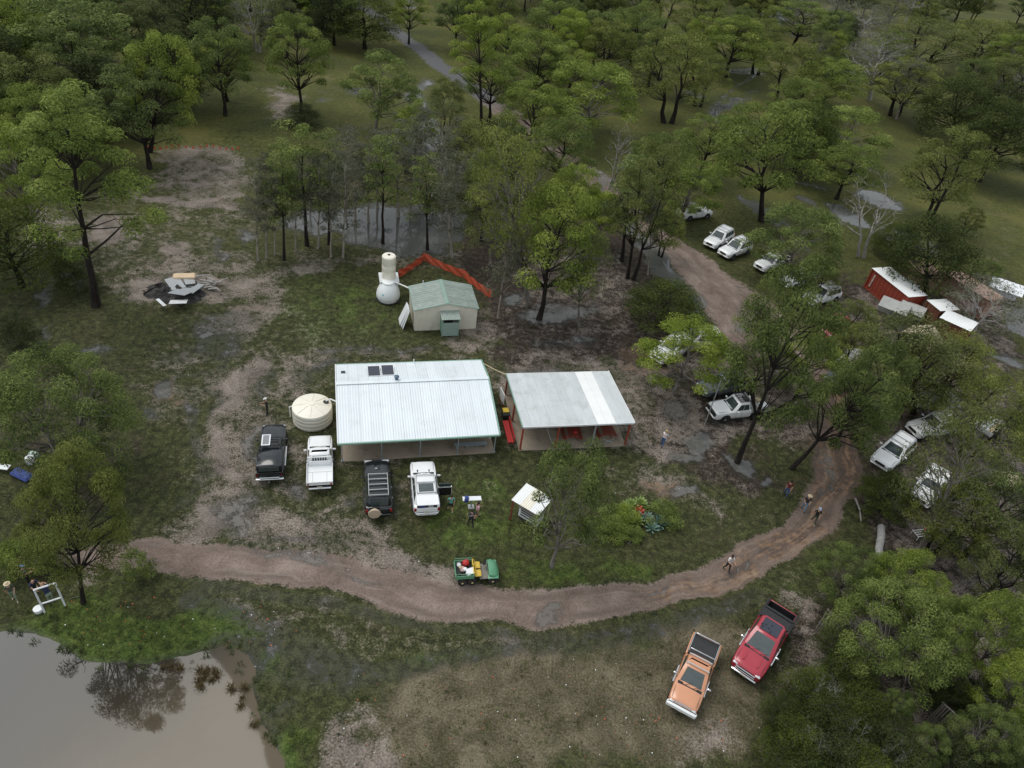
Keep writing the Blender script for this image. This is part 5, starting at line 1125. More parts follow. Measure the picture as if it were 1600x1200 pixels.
    if ute == 'tub':
        x1_, x2_ = -L / 2, xb - .06; zt = belt - .02
        for s_ in (-1, 1): MB().bev(((x1_ + x2_) / 2, s_ * (h - .06), (z0 + zt) / 2 + .02), (x2_ - x1_, .13, zt - z0), .03).build('tub_side', pnt, e, 40)
        MB().bev((x1_ + .04, 0, (z0 + zt) / 2 + .04), (.08, W - .24, zt - z0 - .06), .02).build('tailgate', pnt, e, 40)
        MB().bev(((x1_ + x2_) / 2, 0, .68), (x2_ - x1_ - .05, W - .22, .10), .02).build('tub_floor', M_LINER, e)
        ln = MB(); [ln.box(((x1_ + x2_) / 2, s_ * (h - .135), (z0 + zt) / 2 + .04), (x2_ - x1_ - .1, .03, zt - z0 - .06)) for s_ in (-1, 1)]; ln.box((x1_ + .10, 0, (z0 + zt) / 2 + .04), (.03, W - .30, zt - z0 - .06)); ln.build('tub_liner', M_LINER, e)
    if ute == 'tray':
        x1_, x2_ = -L / 2, xb - .10; tw = W * 1.0
        MB().bev(((x1_ + x2_) / 2, 0, .88), (x2_ - x1_, tw, .09), .02).build('tray_floor', opt_tray, e)
        for s_ in (-1, 1): MB().bev(((x1_ + x2_) / 2, s_ * (tw / 2 - .02), 1.04), (x2_ - x1_, .035, .24), .01).build('drop_side', opt_tray, e)
        MB().bev((x1_ + .02, 0, 1.04), (.035, tw - .08, .24), .01).build('tailgate', opt_tray, e)
        hb = MB(); hb.box((x2_, 0, 1.02), (.06, tw, .24)); hb.box((x2_, 0, 1.72), (.06, tw * .92, .08)); [hb.box((x2_, s_ * tw * .44, 1.36), (.06, .09, .70)) for s_ in (-1, 1)]; hb.box((x2_, 0, 1.22), (.05, tw * .9, .2)); [hb.box((x2_, q, 1.5), (.03, .03, .42)) for q in np.linspace(-.7, .7, 9)]; hb.build('headboard', opt_tray, e)
        MB().box(((x1_ + xw) / 2, 0, .58), (abs(x1_ - xw) - .3, W * .5, .18)).build('chassis', M_BLACK, e)
    return e
opt_tray = P_WHITE
def rack(e, xs, y, z, mt=M_BLACK, rails=True, n='roof_rack'):
    mb = MB()
    for x in xs: mb.box((x, 0, z), (.06, 2 * y, .04)); [mb.box((x, s_ * y * .95, z - .06), (.06, .05, .12)) for s_ in (-1, 1)]
    if rails: [mb.box(((xs[0] + xs[-1]) / 2, s_ * y, z), (abs(xs[0] - xs[-1]) + .1, .05, .05)) for s_ in (-1, 1)]
    return mb.build(n, mt, e)

# 1 black ute with a canopy
e = car('canopy_ute', 'black dual-cab ute with a canopy and a solar panel on its roof', (429, 667), (421.5, 745), 5.35, 1.88, 1.10, 1.16, 1.80, .95, .40, -.62, -.85, pnt=P_BLACK, ute='tub', sides=2, wb=(1.65, -1.5), bumper=None)
MB().bev((-1.78, 0, 1.50), (1.72, 1.74, .66), .09).build('canopy', P_BLACK, e, 40); MB().bev((-2.66, 0, 1.5), (.04, 1.4, .42), .03).build('canopy_window', M_GLASS, e)
MB().bev((-2.76, 0, .62), (.20, 1.92, .16), .05).build('step_bumper', M_CHROME, e, 40); MB().bev((-2.80, 0, .78), (.10, 1.35, .10), .03).build('bumper_top', P_SILVER, e, 40)
rack(e, [-.5, -.15, .2], .62, 1.90); MB().bev((-.1, .32, 1.95), (1.15, .62, .04), .015).build('solar_panel_frame', P_WHITE, e)
sp = MB().bev((-.1, .32, 1.968), (.98, .44, .02), .005).build('solar_panel', simple('grey_solar_cells', (.20, .21, .22), .3), e)
for k in range(4): MB().box((-.1, .16 + k * .105, 1.983), (.96, .012, .006)).build('cell_line', M_CHROME, sp)
MB().bev((-.9, -1.02, 1.05), (2.0, .10, .12), .04).build('awning_roll', P_WHITE, e, 40); MB().tube([(-2.85, .05, .5), (-3.02, .05, .5)], .03, 6).build('tow_bar', M_CHROME, e)
MB().bev((2.55, 0, .85), (.25, 1.3, .3), .06).build('bull_bar', M_BLACK, e)
# 2 white tray ute
e = car('tray_ute', 'white extra-cab ute with an empty white tray parked by the cream tank', (500.5, 683), (499.7, 760), 5.15, 1.84, 1.06, 1.14, 1.72, .95, .38, -.35, -.52, pnt=P_WHITE, ute='tray', sides=2, wb=(1.55, -1.4))
for k in range(2): MB().box((-1.9, -.5 + k * 1.0, .932), (1.1, .02, .006)).build('tray_seam', M_GALV, e)
MB().box((-1.35, 0, .932), (.02, 1.7, .006)).build('tray_seam', M_GALV, e)
# 3 black wagon with spare wheel
e = car('four_wheel_drive', 'black four-wheel-drive wagon with a beige spare wheel cover', (588.5, 722), (592.3, 803), 4.95, 1.90, 1.12, 1.18, 1.86, .80, .28, -2.05, -2.28, pnt=P_BLACK, sides=3, wb=(1.5, -1.45), colour_roof=P_BLACK)
rack(e, [-1.9, -1.4, -.9, -.4, .1], .66, 1.97, M_GALV); MB().bev((-2.62, .30, 1.02), (.24, .80, .80), .2).build('spare_carrier', M_BLACK, e, 40)
MB().lathe([(.30, -.10), (.41, -.09), (.43, 0), (.41, .10), (.12, .13), (.04, .13)], 24, (-2.72, .32, 1.02), Matrix.Rotation(-math.pi / 2, 3, 'Y')).build('spare_wheel_cover', M_COVER, e, 35)
MB().bev((2.5, 0, .80), (.20, 1.80, .36), .08).build('bull_bar', P_SILVER, e, 40); MB().bev((1.55, 0, 1.17), (.55, .42, .10), .04).build('bonnet_scoop', P_BLACK, e, 40); MB().tube([(.75, -.95, 1.2), (.5, -.86, 1.5), (.3, -.80, 1.95)], .04, 6).build('snorkel', M_BLACK, e)
for s_ in (-1, 1):
    for x in (-.35, -1.35): MB().bev((x, s_ * .96, 1.02), (.2, .04, .05), .015).build('door_handle', M_CHROME, e)
# 4 white wagon, boot and rear door open
e = car('white_wagon', 'white wagon with its boot and one rear door open', (659, 721), (667.5, 801), 4.85, 1.90, 1.02, 1.12, 1.74, .85, .10, -1.75, -2.15, pnt=P_WHITE, sides=3, wb=(1.42, -1.38))
MB().bev((-1.08, 0, 1.758), (.80, 1.05, .02), .008).build('sunroof', M_GLASS, e); rack(e, [-1.6, -.6, .1], .66, 1.80, P_SILVER)
tg = MB(); tg.box((-2.42, 0, 1.90), (.85, 1.50, .05), M=Matrix.Rotation(-.10, 3, 'Y')); tg.build('tailgate', P_WHITE, e); MB().box((-2.22, 0, 1.26), (.30, 1.4, .50)).build('boot_opening', M_LINER, e)
MB().bev((-2.30, .35, 1.25), (.3, .42, .3), .05).build('blue_cargo', M_BLUE, e); MB().bev((-2.30, -.25, 1.25), (.3, .35, .26), .05).build('grey_cargo', P_SILVER, e)
dr = MB(); dr.box((-.62, -1.42, .82), (.10, .98, .85)); o = dr.build('rear_door', P_WHITE, e); MB().box((-.675, -1.42, .80), (.02, .92, .78)).build('door_lining', M_BLACK, o); MB().box((-.62, -1.40, 1.42), (.04, .85, .34)).build('door_window', M_GLASS, o)
MB().box((-.95, -.945, .85), (.75, .03, .75)).build('door_opening', M_BLACK, e)
for s_ in (-.42, .42): MB().bev((1.2, s_, 1.065), (.28, .10, .03), .01).build('bonnet_vent', M_BLACK, e)
# 6 orange ute
e = car('orange_ute', 'copper orange dual-cab ute with a white bull bar and a chrome sports bar', (1064.5, 1107), (1103, 1004), 5.05, 1.82, 1.06, 1.12, 1.74, 1.12, .22, -.62, -.80, pnt=P_ORANGE, ute='tub', sides=2, wb=(1.6, -1.45), bumper=M_CHROME)
MB().bev((2.56, 0, .78), (.26, 1.80, .42), .10).build('bull_bar', P_WHITE, e, 40); MB().tube([(2.6, -.55, .9), (2.5, -.5, 1.12), (2.5, .5, 1.12), (2.6, .55, .9)], .04, 6).build('bull_bar_hoop', M_CHROME, e)
rack(e, [-.42, .22], .70, 1.84, P_SILVER, False); MB().bev((-1.66, 0, 1.15), (1.55, 1.62, .05), .02).build('tonneau_cover', M_LINER, e)
for x, zt in ((-.95, 1.62), (-2.35, 1.36)): MB().tube([(x, -.80, 1.10), (x, -.72, zt), (x, .72, zt), (x, .80, 1.10)], .045, 8).build('sports_bar', M_CHROME, e, 60)
for s_ in (-1, 1): MB().tube([(-.95, s_ * .80, 1.18), (-2.45, s_ * .80, 1.18)], .03, 6).build('tub_rail', M_CHROME, e)
# 7 red pickup
e = car('red_pickup', 'big crimson crew-cab pickup with a chrome grille and black tub cover', (1161, 1055), (1222, 953), 5.85, 2.03, 1.20, 1.26, 1.95, 1.35, .30, -.95, -1.10, pnt=P_RED, ute='tub', sides=2, wb=(1.9, -1.75), r=.42, bumper=M_CHROME)
MB().bev((-.25, 0, 1.968), (1.05, 1.15, .02), .008).build('glass_roof', M_SOLAR, e); MB().bev((2.95, 0, .98), (.08, 1.25, .10), .03).build('grille_bar', M_CHROME, e); MB().bev((2.95, 0, .80), (.08, 1.25, .06), .02).build('grille_bar', M_CHROME, e)
for s_ in (-.45, .45): MB().bev((1.9, s_, 1.245), (1.1, .12, .04), .015).build('bonnet_ridge', P_RED, e)
tn = MB(); tn.bev((-1.6, 0, 1.34), (.75, 1.86, .06), .02); tn.build('tub_cover', M_LINER, e); MB().bev((-2.05, 0, 1.38), (.16, 1.86, .16), .03).build('cover_fold', M_LINER, e)
for k in range(5): MB().box((-2.35, -.72 + k * .36, .745), (1.05, .09, .025)).build('liner_rib', M_LINER, e)
for s_ in (-1, 1): MB().bev((-2.0, s_ * .98, 1.32), (1.75, .13, .06), .02).build('tub_cap', M_LINER, e)
for (x, y) in ((-.05, .1), (-.2, -.15), (.05, -.25), (-.35, .2), (-.1, -.35), (.12, .3)): MB().bev((x, y - .2, 1.985), (.14, .10, .02), .008).build('fallen_leaf', M_BLACK, e)
# 8 white tray ute under the pole
opt_tray = M_GALV
e = car('utility_ute', 'white dual-cab ute with a roof basket and a loaded tray beside the pole', (1114, 642), (1189, 634), 5.3, 1.88, 1.14, 1.20, 1.86, .95, .45, -.62, -.78, pnt=P_WHITE, ute='tray', sides=2, wb=(1.6, -1.5), r=.41)
bk = MB(); 
for x in np.linspace(-.55, .40, 7): bk.box((x, 0, 1.97), (.035, 1.3, .03))
for y in (-.65, -.3, 0, .3, .65): bk.box((-.08, y, 1.97), (1.1, .035, .03))
for (x, y, a, b) in ((-.08, .66, 1.1, .03), (-.08, -.66, 1.1, .03), (.45, 0, .03, 1.3), (-.62, 0, .03, 1.3)): bk.box((x, y, 2.10), (a, b, .03))
bk.build('roof_basket', M_BLACK, e)
for (x, y, z, d_, mt, nm) in ((-.3, .2, 2.05, (.5, .6, .12), M_BLACK, 'swag'), (-1.3, -.45, 1.2, (.6, .55, .5), P_WHITE, 'tool_box'), (-2.2, .45, 1.15, (.7, .6, .4), M_MARQ, 'ice_box'), (-1.8, .45, 1.1, (.5, .5, .35), M_GALV, 'crate'), (-2.3, -.4, 1.1, (.5, .6, .3), M_TAN, 'bag')): MB().bev((x, y, z), d_, .04).build(nm, mt, e)
MB().bev((2.62, 0, .85), (.2, 1.5, .36), .06).build('bull_bar', M_BLACK, e)
# 9 white wagons along the camp
W1 = car('station_wagon', 'white wagon with a dark grille parked beside the bend of the track', (1365.5, 733), (1424, 683), 4.95, 1.94, 1.06, 1.15, 1.84, .75, .12, -2.0, -2.25, pnt=P_WHITE, sides=3, wb=(1.5, -1.4))
rack(W1, [-1.7, -.8, .0], .68, 1.91, P_SILVER)
def wagon_at(front, rear, label, group='white cars parked under the trees'):
    A_, B_ = G(*front, .7), G(*rear, .7); mid = (A_ + B_) / 2; d = A_ - B_
    o = copy_tree(W1); o.location = (mid[0], mid[1], gz(mid[0], mid[1]) - .02); o.rotation_euler = (0, 0, math.atan2(d[1], d[0])); o['label'] = label; o['group'] = group
    return o
wagon_at((1436, 670), (1480, 662), 'white wagon behind the wagon with the dark grille, half under leaves')
sw = wagon_at((1127, 397), (1170, 381), 'white wagon with a black sunroof beside the muddy junction'); MB().bev((.0, 0, 1.86), (.62, .8, .02), .008).build('sunroof', M_GLASS, sw)
wagon_at((1104, 329), (1066, 334), 'white car under a tree, the one nearest the road of the parked row')
wagon_at((1106, 383), (1140, 363), 'white car veiled by bare grey twigs next to the wagon with the sunroof')
wagon_at((1265, 467), (1303, 456), 'white van-like wagon at the camp end of the parked row')
wagon_at((1068, 530), (1112, 531), 'white wagon hidden in the bushy gum behind the pavilion')
wagon_at((1346, 556), (1322, 572), 'white wagon nose to tail with the dark camp ute')
wagon_at((1038, 552), (1060, 540), 'white wagon peeping out of the bushy gum on its pavilion side')
wagon_at((1420, 446), (1446, 432), 'white wagon parked close behind the red container')
opt_tray = P_WHITE
car('parked_ute', 'white ute between bright gum leaves in the parked row', (1186, 417), (1226, 402), 5.2, 1.86, 1.06, 1.14, 1.76, .95, .40, -.6, -.78, pnt=P_WHITE, ute='tub', sides=2, wb=(1.6, -1.45))
car('parked_ute', 'white ute with a tray beside the van-like wagon', (1224, 443), (1270, 429), 5.2, 1.86, 1.06, 1.14, 1.76, .95, .40, -.6, -.78, pnt=P_WHITE, ute='tray', sides=2, wb=(1.6, -1.45))
car('dark_wagon', 'dark grey wagon behind the pole and the loaded ute', (1108, 606), (1146, 598), 4.7, 1.86, 1.05, 1.13, 1.75, .75, .12, -1.9, -2.15, pnt=P_GREY, sides=3, wb=(1.4, -1.35))
car('red_car', 'red car half hidden under the olive trees by the camp', (1288, 520), (1318, 500), 4.6, 1.84, 1.0, 1.08, 1.62, .75, .05, -1.6, -2.0, pnt=P_RED, sides=3, wb=(1.4, -1.3))
car('camp_ute', 'dark ute with white boxes in its tray under the camp ironbark', (1306, 592), (1330, 574), 5.1, 1.86, 1.06, 1.14, 1.76, .95, .40, -.6, -.78, pnt=P_GREY, ute='tray', sides=2, wb=(1.6, -1.45))
car('camp_ute', 'white tray-back ute among the trees near the camp chairs', (1437, 784), (1468, 735), 5.0, 1.84, 1.06, 1.14, 1.72, .95, .40, -.5, -.68, pnt=P_WHITE, ute='tray', sides=2, wb=(1.6, -1.4))

# ---- green six-wheel utility cart
A_, B_ = G(778, 893, .4), G(711, 897, .4); mid = (A_ + B_) / 2; d = A_ - B_
ut = empty('utility_cart', (mid[0], mid[1], gz(mid[0], mid[1]) - .02), math.atan2(d[1], d[0]), 'green six-wheeled utility cart with yellow seats and a loaded cargo box', 'utility cart')
for x in (-1.0, -.35, 1.0):
    for s_ in (-1, 1): wheel(ut, x, s_ * .58, .29, .26, M_SEATY if False else simple('pale_yellow_rim', (.62, .52, .22), .5) if 'pale_yellow_rim' not in MATS else MATS['pale_yellow_rim'])
MB().bev((0, 0, .45), (2.5, .80, .14), .04).build('chassis', M_BLACK, ut)
hd = MB(); hsec = lambda x, hw, zb_, zt: [(x, -hw, zb_), (x, -hw, zt - .12), (x, -hw * .7, zt), (x, hw * .7, zt), (x, hw, zt - .12), (x, hw, zb_)]
hd.loft([hsec(.72, .62, .45, 1.02), hsec(.95, .66, .42, 1.02), hsec(1.25, .60, .42, .88), hsec(1.40, .46, .46, .72)]); hd.build('bonnet', P_GREEN, ut, 40)
for s_ in (-1, 1): MB().bev((1.0, s_ * .60, .68), (.70, .30, .10), .05).build('mudguard', P_GREEN, ut, 40); MB().bev((1.38, s_ * .28, .64), (.06, .18, .10), .03).build('headlight', M_LAMP, ut)
MB().bev((.45, 0, .50), (.62, 1.2, .06), .02).build('foot_well', M_WOODG, ut)
for y in (-.32, .32): MB().bev((.0, y, .78), (.46, .52, .18), .07).build('seat', M_SEATY, ut, 40); MB().bev((-.24, y, 1.02), (.14, .50, .40), .06).build('seat_back', M_SEATY, ut, 40)
MB().lathe([(.17, -.015), (.19, 0), (.17, .015)], 16, (.52, .32, 1.0), Matrix.Rotation(-.9, 3, 'Y')).build('steering_wheel', M_BLACK, ut)
MB().bev((-.86, 0, .66), (1.14, 1.28, .06), .02).build('box_floor', M_LINER, ut)
for s_ in (-1, 1): MB().bev((-.86, s_ * .64, .82), (1.2, .05, .32), .015).build('box_side', P_GREEN, ut); MB().tube([(-1.44, s_ * .64, .98), (-1.44, s_ * .64, 1.16), (-.28, s_ * .64, 1.16), (-.28, s_ * .64, .98)], .022, 6).build('box_rail', P_GREEN, ut)
for x in (-1.45, -.28): MB().bev((x, 0, .82), (.05, 1.28, .32), .015).build('box_end', P_GREEN, ut)
for (x, y, z, s_, mt, nm, lb) in [(-.72, .42, .98, .25, M_REDP, 'red_ball', 'red round tub in the cargo box of the green cart'), (-1.15, .35, .85, .16, M_MARQ, 'parcel', 'white parcel near the tail of the green cart'), (-.6, -.35, .88, .2, M_MARQ, 'parcel', 'white sack behind the cart seats'), (-.95, .0, .86, .2, simple('pink_bag', (.60, .40, .38), .7), 'sack', 'pinkish sack in the middle of the cart box'), (-1.2, -.35, .82, .13, M_BLACK, 'bag', 'small black bag in the corner of the cart box'), (-.8, -.1, .98, .14, M_MARQ, 'parcel', 'small white parcel on top of the cart load'), (-1.1, .05, 1.0, .12, simple('tan_bag', (.5, .38, .26), .7), 'sack', 'small tan sack on top of the cart load')]:
    o = MB().lathe([(s_ * .5, -s_ * .8), (s_ * .95, -s_ * .4), (s_, 0), (s_ * .8, s_ * .5), (s_ * .3, s_ * .75)], 12, (0, 0, 0)).build(nm, mt, None, 50); o.matrix_world = ut.matrix_basis @ Matrix.Translation((x, y, z)) @ Matrix.Rotation(random.uniform(-.4, .4), 4, 'X'); tag(o, lb, 'load')
o = MB().bev((0, 0, 0), (.5, .45, .04), .01).build('white_board', M_MARQ); o.matrix_world = ut.matrix_basis @ Matrix.Translation((-.5, -.35, 1.05)) @ Matrix.Rotation(.3, 4, 'Z') @ Matrix.Rotation(.25, 4, 'X'); tag(o, 'flat white board lying on the cart load', 'board')
o = MB().tube([(0, 0, 0), (.9, .25, .12)], .02, 6).build('tool_handle', M_WOODG); o.matrix_world = ut.matrix_basis @ Matrix.Translation((-1.4, .35, 1.05)); tag(o, 'thin tool handle sticking out of the cart load', 'tool')

# ---- containers, tents and camp gear under the trees
def container(name, label, p_corner, p_along, wpx, L, mt, roofmt, Hh=2.5, letters=False, flip=1):
    A_, B_ = G(*p_corner, Hh), G(*p_along, Hh); d = (B_ - A_)[:2]; a = math.atan2(d[1], d[0]); e = empty(name, (A_[0], A_[1], 0), a, label, 'container'); w = 2.44
    def corr(x0, x1, y, axis, z0=.15, z1=Hh - .08):
        mb = MB(); n = int((x1 - x0) / .14); V = []; F_ = []
        for i in range(n + 1):
            u = x0 + (x1 - x0) * i / n; o_ = .035 * (1 if (i // 2) % 2 == 0 else -1)
            for z in (z0, z1): V.append((u, y + o_, z) if axis == 'x' else (y + o_, u, z))
        for i in range(n): F_.append((2 * i, 2 * i + 2, 2 * i + 3, 2 * i + 1))
        return mb.add(V, F_)
    corr(.1, L - .1, 0, 'x').build('side_wall', mt, e); corr(.1, L - .1, w, 'x').build('side_wall', mt, e); corr(.1, w - .1, 0, 'y').build('end_wall', mt, e); corr(.1, w - .1, L, 'y').build('end_wall', mt, e)
    for x in (0, L):
        for y in (0, w): MB().box((x, y, Hh / 2), (.15, .15, Hh - .02)).build('corner_post', mt, e)
    for y in (0, w): MB().box((L / 2, y, Hh - .05), (L, .12, .12)).build('top_rail', mt, e); MB().box((L / 2, y, .1), (L, .12, .16)).build('bottom_rail', mt, e)
    for x in (0, L): MB().box((x, w / 2, Hh - .05), (.12, w, .12)).build('top_rail', mt, e)
    corr_sheet(-.12, L + .12, (-.12, Hh + .06), (w + .12, Hh + .06), .3, .015).build('roof', roofmt, e)
    if letters:
        for k in range(7): MB().bev((.75 - .02 * k, -.055, 2.0 - k * .23), (.24, .03, .15 if k % 3 else .19), .03).build('painted_letter', simple('faded_white_letter', (.55, .42, .38), .7) if 'faded_white_letter' not in MATS else MATS['faded_white_letter'], e)
    return e
container('shipping_container', 'red shipping container with a white roof and faded pale lettering', (1364, 420), (1400, 448.5), 26, 6.06, M_CONT, M_ROOFW, letters=True)
container('shipping_container', 'brown container with a white roof just past the red lettered one', (1450, 470), (1466, 483), 26, 2.0, M_BROWN, M_ROOFW)
container('shipping_container', 'container with a faded pink roof at the edge of the open grass', (1478, 427), (1500, 441), 26, 6.06, M_PINK, M_PINK)
container('shipping_container', 'small pink-roofed container behind the dark evergreen by the camp', (1419, 408), (1432, 420), 26, 3.0, M_PINK, M_PINK)
container('shipping_container', 'brown rusted container with a white roof among the camp trees', (1470, 497), (1490, 506), 26, 3.0, M_BROWN, M_ROOFW)
def tent(name, label, px, py, rz, L, Wd, hw, hr, mt, cat='tent', z=1.6):
    c = G(px, py, z); e = empty(name, (c[0], c[1], 0), rz, label, cat)
    r_ = MB(); r_.add([(-L / 2, -Wd / 2, hw), (L / 2, -Wd / 2, hw), (L / 2, 0, hr), (-L / 2, 0, hr), (-L / 2, -Wd / 2, hw - .03), (L / 2, -Wd / 2, hw - .03), (L / 2, 0, hr - .03), (-L / 2, 0, hr - .03)], [(0, 1, 2, 3), (4, 7, 6, 5), (0, 4, 5, 1), (1, 5, 6, 2), (3, 7, 4, 0)]); r_.build('roof_panel', mt, e)
    r_ = MB(); r_.add([(L / 2, Wd / 2, hw), (-L / 2, Wd / 2, hw), (-L / 2, 0, hr - .004), (L / 2, 0, hr - .004), (L / 2, Wd / 2, hw - .03), (-L / 2, Wd / 2, hw - .03), (-L / 2, 0, hr - .034), (L / 2, 0, hr - .034)], [(0, 1, 2, 3), (4, 7, 6, 5), (0, 4, 5, 1), (1, 5, 6, 2), (3, 7, 4, 0)]); r_.build('roof_panel', mt, e)
    for x in (-L / 2 + .05, L / 2 - .05):
        for y in (-Wd / 2 + .05, Wd / 2 - .05): MB().tube([(x, y, 0), (x, y, hw)], .03, 6).build('tent_pole', M_GALV, e)
    MB().box((0, Wd / 2 - .04, hw / 2), (L - .1, .03, hw)).build('tent_wall', mt, e)
    return e
tent('camp_marquee', 'grey canvas marquee in front of the red container', 1397, 481, -.55, 3.0, 2.8, 1.9, 2.5, M_CANV, 'marquee')
tent('camp_marquee', 'second grey canvas awning behind the lettered container row', 1425, 484, -.55, 2.6, 2.6, 1.8, 2.2, M_CANV, 'marquee')
tent('camp_tent', 'tan canvas tent under the thick ironbark', 1441, 524, .75, 3.4, 3.6, 1.2, 2.4, M_TAN)
tent('camp_marquee', 'bright white gazebo at the edge of the open grass', 1570, 452, -.5, 3.6, 3.2, 2.0, 2.7, M_MARQ, 'gazebo')
tent('camp_shelter', 'cream tarpaulin shelter near the gums', 1575, 748, .3, 1.8, 1.6, 1.6, 1.8, M_PALE, 'shelter')
tent('camp_shelter', 'grey tarpaulin shelter beyond the parked wagons', 1470, 628, .3, 3.0, 2.4, 1.9, 2.2, M_CANV, 'shelter')
# box trailer
c = G(1545, 668, .6); tr_ = empty('box_trailer', (c[0], c[1], 0), .7, 'white box trailer with a load of boards beyond the wagons', 'trailer')
MB().bev((0, 0, .6), (2.6, 1.6, .08), .02).build('trailer_floor', M_GALV, tr_)
for s_ in (-1, 1): MB().bev((0, s_ * .8, .82), (2.6, .05, .4), .01).build('trailer_side', P_WHITE, tr_); wheel(tr_, 0, s_ * .95, .32, .2)
for s_ in (-1, 1): MB().bev((s_ * 1.3, 0, .82), (.05, 1.55, .4), .01).build('trailer_end', P_WHITE, tr_)
MB().tube([(1.3, 0, .5), (2.3, 0, .5)], .05, 6).build('draw_bar', M_GALV, tr_); MB().tube([(2.2, 0, 0), (2.2, 0, .55)], .04, 6).build('jockey_leg', M_GALV, tr_)
for k in range(3): o = MB().box((0, 0, 0), (2.3, .35, .05)).build('loose_board', M_WHITE if k else M_PALE); o.matrix_world = tr_.matrix_basis @ Matrix.Translation((0, -.4 + k * .4, .9 + .06 * k)) @ Matrix.Rotation(.08 * k, 4, 'Z'); tag(o, 'loose board lying in the white box trailer', 'board', 'boards in the trailer')
# rusty machine
c = G(1518, 582, .5); rm_ = empty('rusty_machine', (c[0], c[1], 0), -.5, 'rusty slasher with a blue frame under the olive trees', 'machine')
MB().bev((0, 0, .5), (1.8, 1.3, .3), .08).build('deck', M_RUST, rm_); MB().tube([(.9, -.5, .5), (1.5, 0, .95), (.9, .5, .5)], .06, 6).build('hitch_frame', M_BLUE, rm_); MB().bev((0, 0, .78), (.4, .4, .25), .06).build('gearbox', M_RUST, rm_)
for s_ in (-1, 1): wheel(rm_, -.8, s_ * .7, .25, .15)
# camp chairs by the forked gum
def chair(px, py, rz, label, cloth):
    c = G(px, py); e = empty('camp_chair', (c[0], c[1], 0), rz, label, 'chair')
    MB().bev((0, 0, .45), (.5, .5, .04), .015).build('seat', cloth, e); MB().box((-.26, 0, .75), (.04, .5, .55), M=Matrix.Rotation(-.2, 3, 'Y')).build('backrest', cloth, e)
    for s_ in (-1, 1):
        for x in (-.22, .22): MB().tube([(x, s_ * .26, 0), (x, s_ * .26, .62 if x > 0 else 1.0)], .018, 5).build('leg', P_WHITE, e)
        MB().box((0, s_ * .27, .64), (.5, .05, .03)).build('armrest', P_WHITE, e)
chair(1446, 833, 2.2, 'red folding camp chair at the foot of the forked gum', M_REDP); chair(1460, 828, 1.2, 'red folding camp chair behind the forked gum trunk', M_REDP)
c = G(1436, 838); lw = empty('white_rack', (c[0], c[1], 0), .3, 'low white slatted rack beside the red camp chairs', 'rack')
for k in range(4): MB().box((0, -.3 + k * .2, .4), (1.1, .05, .03)).build('slat', P_WHITE, lw)
for s_ in (-.5, .5):
    MB().box((s_, 0, .38), (.04, .8, .04)).build('side_rail', P_WHITE, lw)
    for b in (-.35, .35): MB().box((s_, b, .18), (.04, .04, .36)).build('leg', P_WHITE, lw)
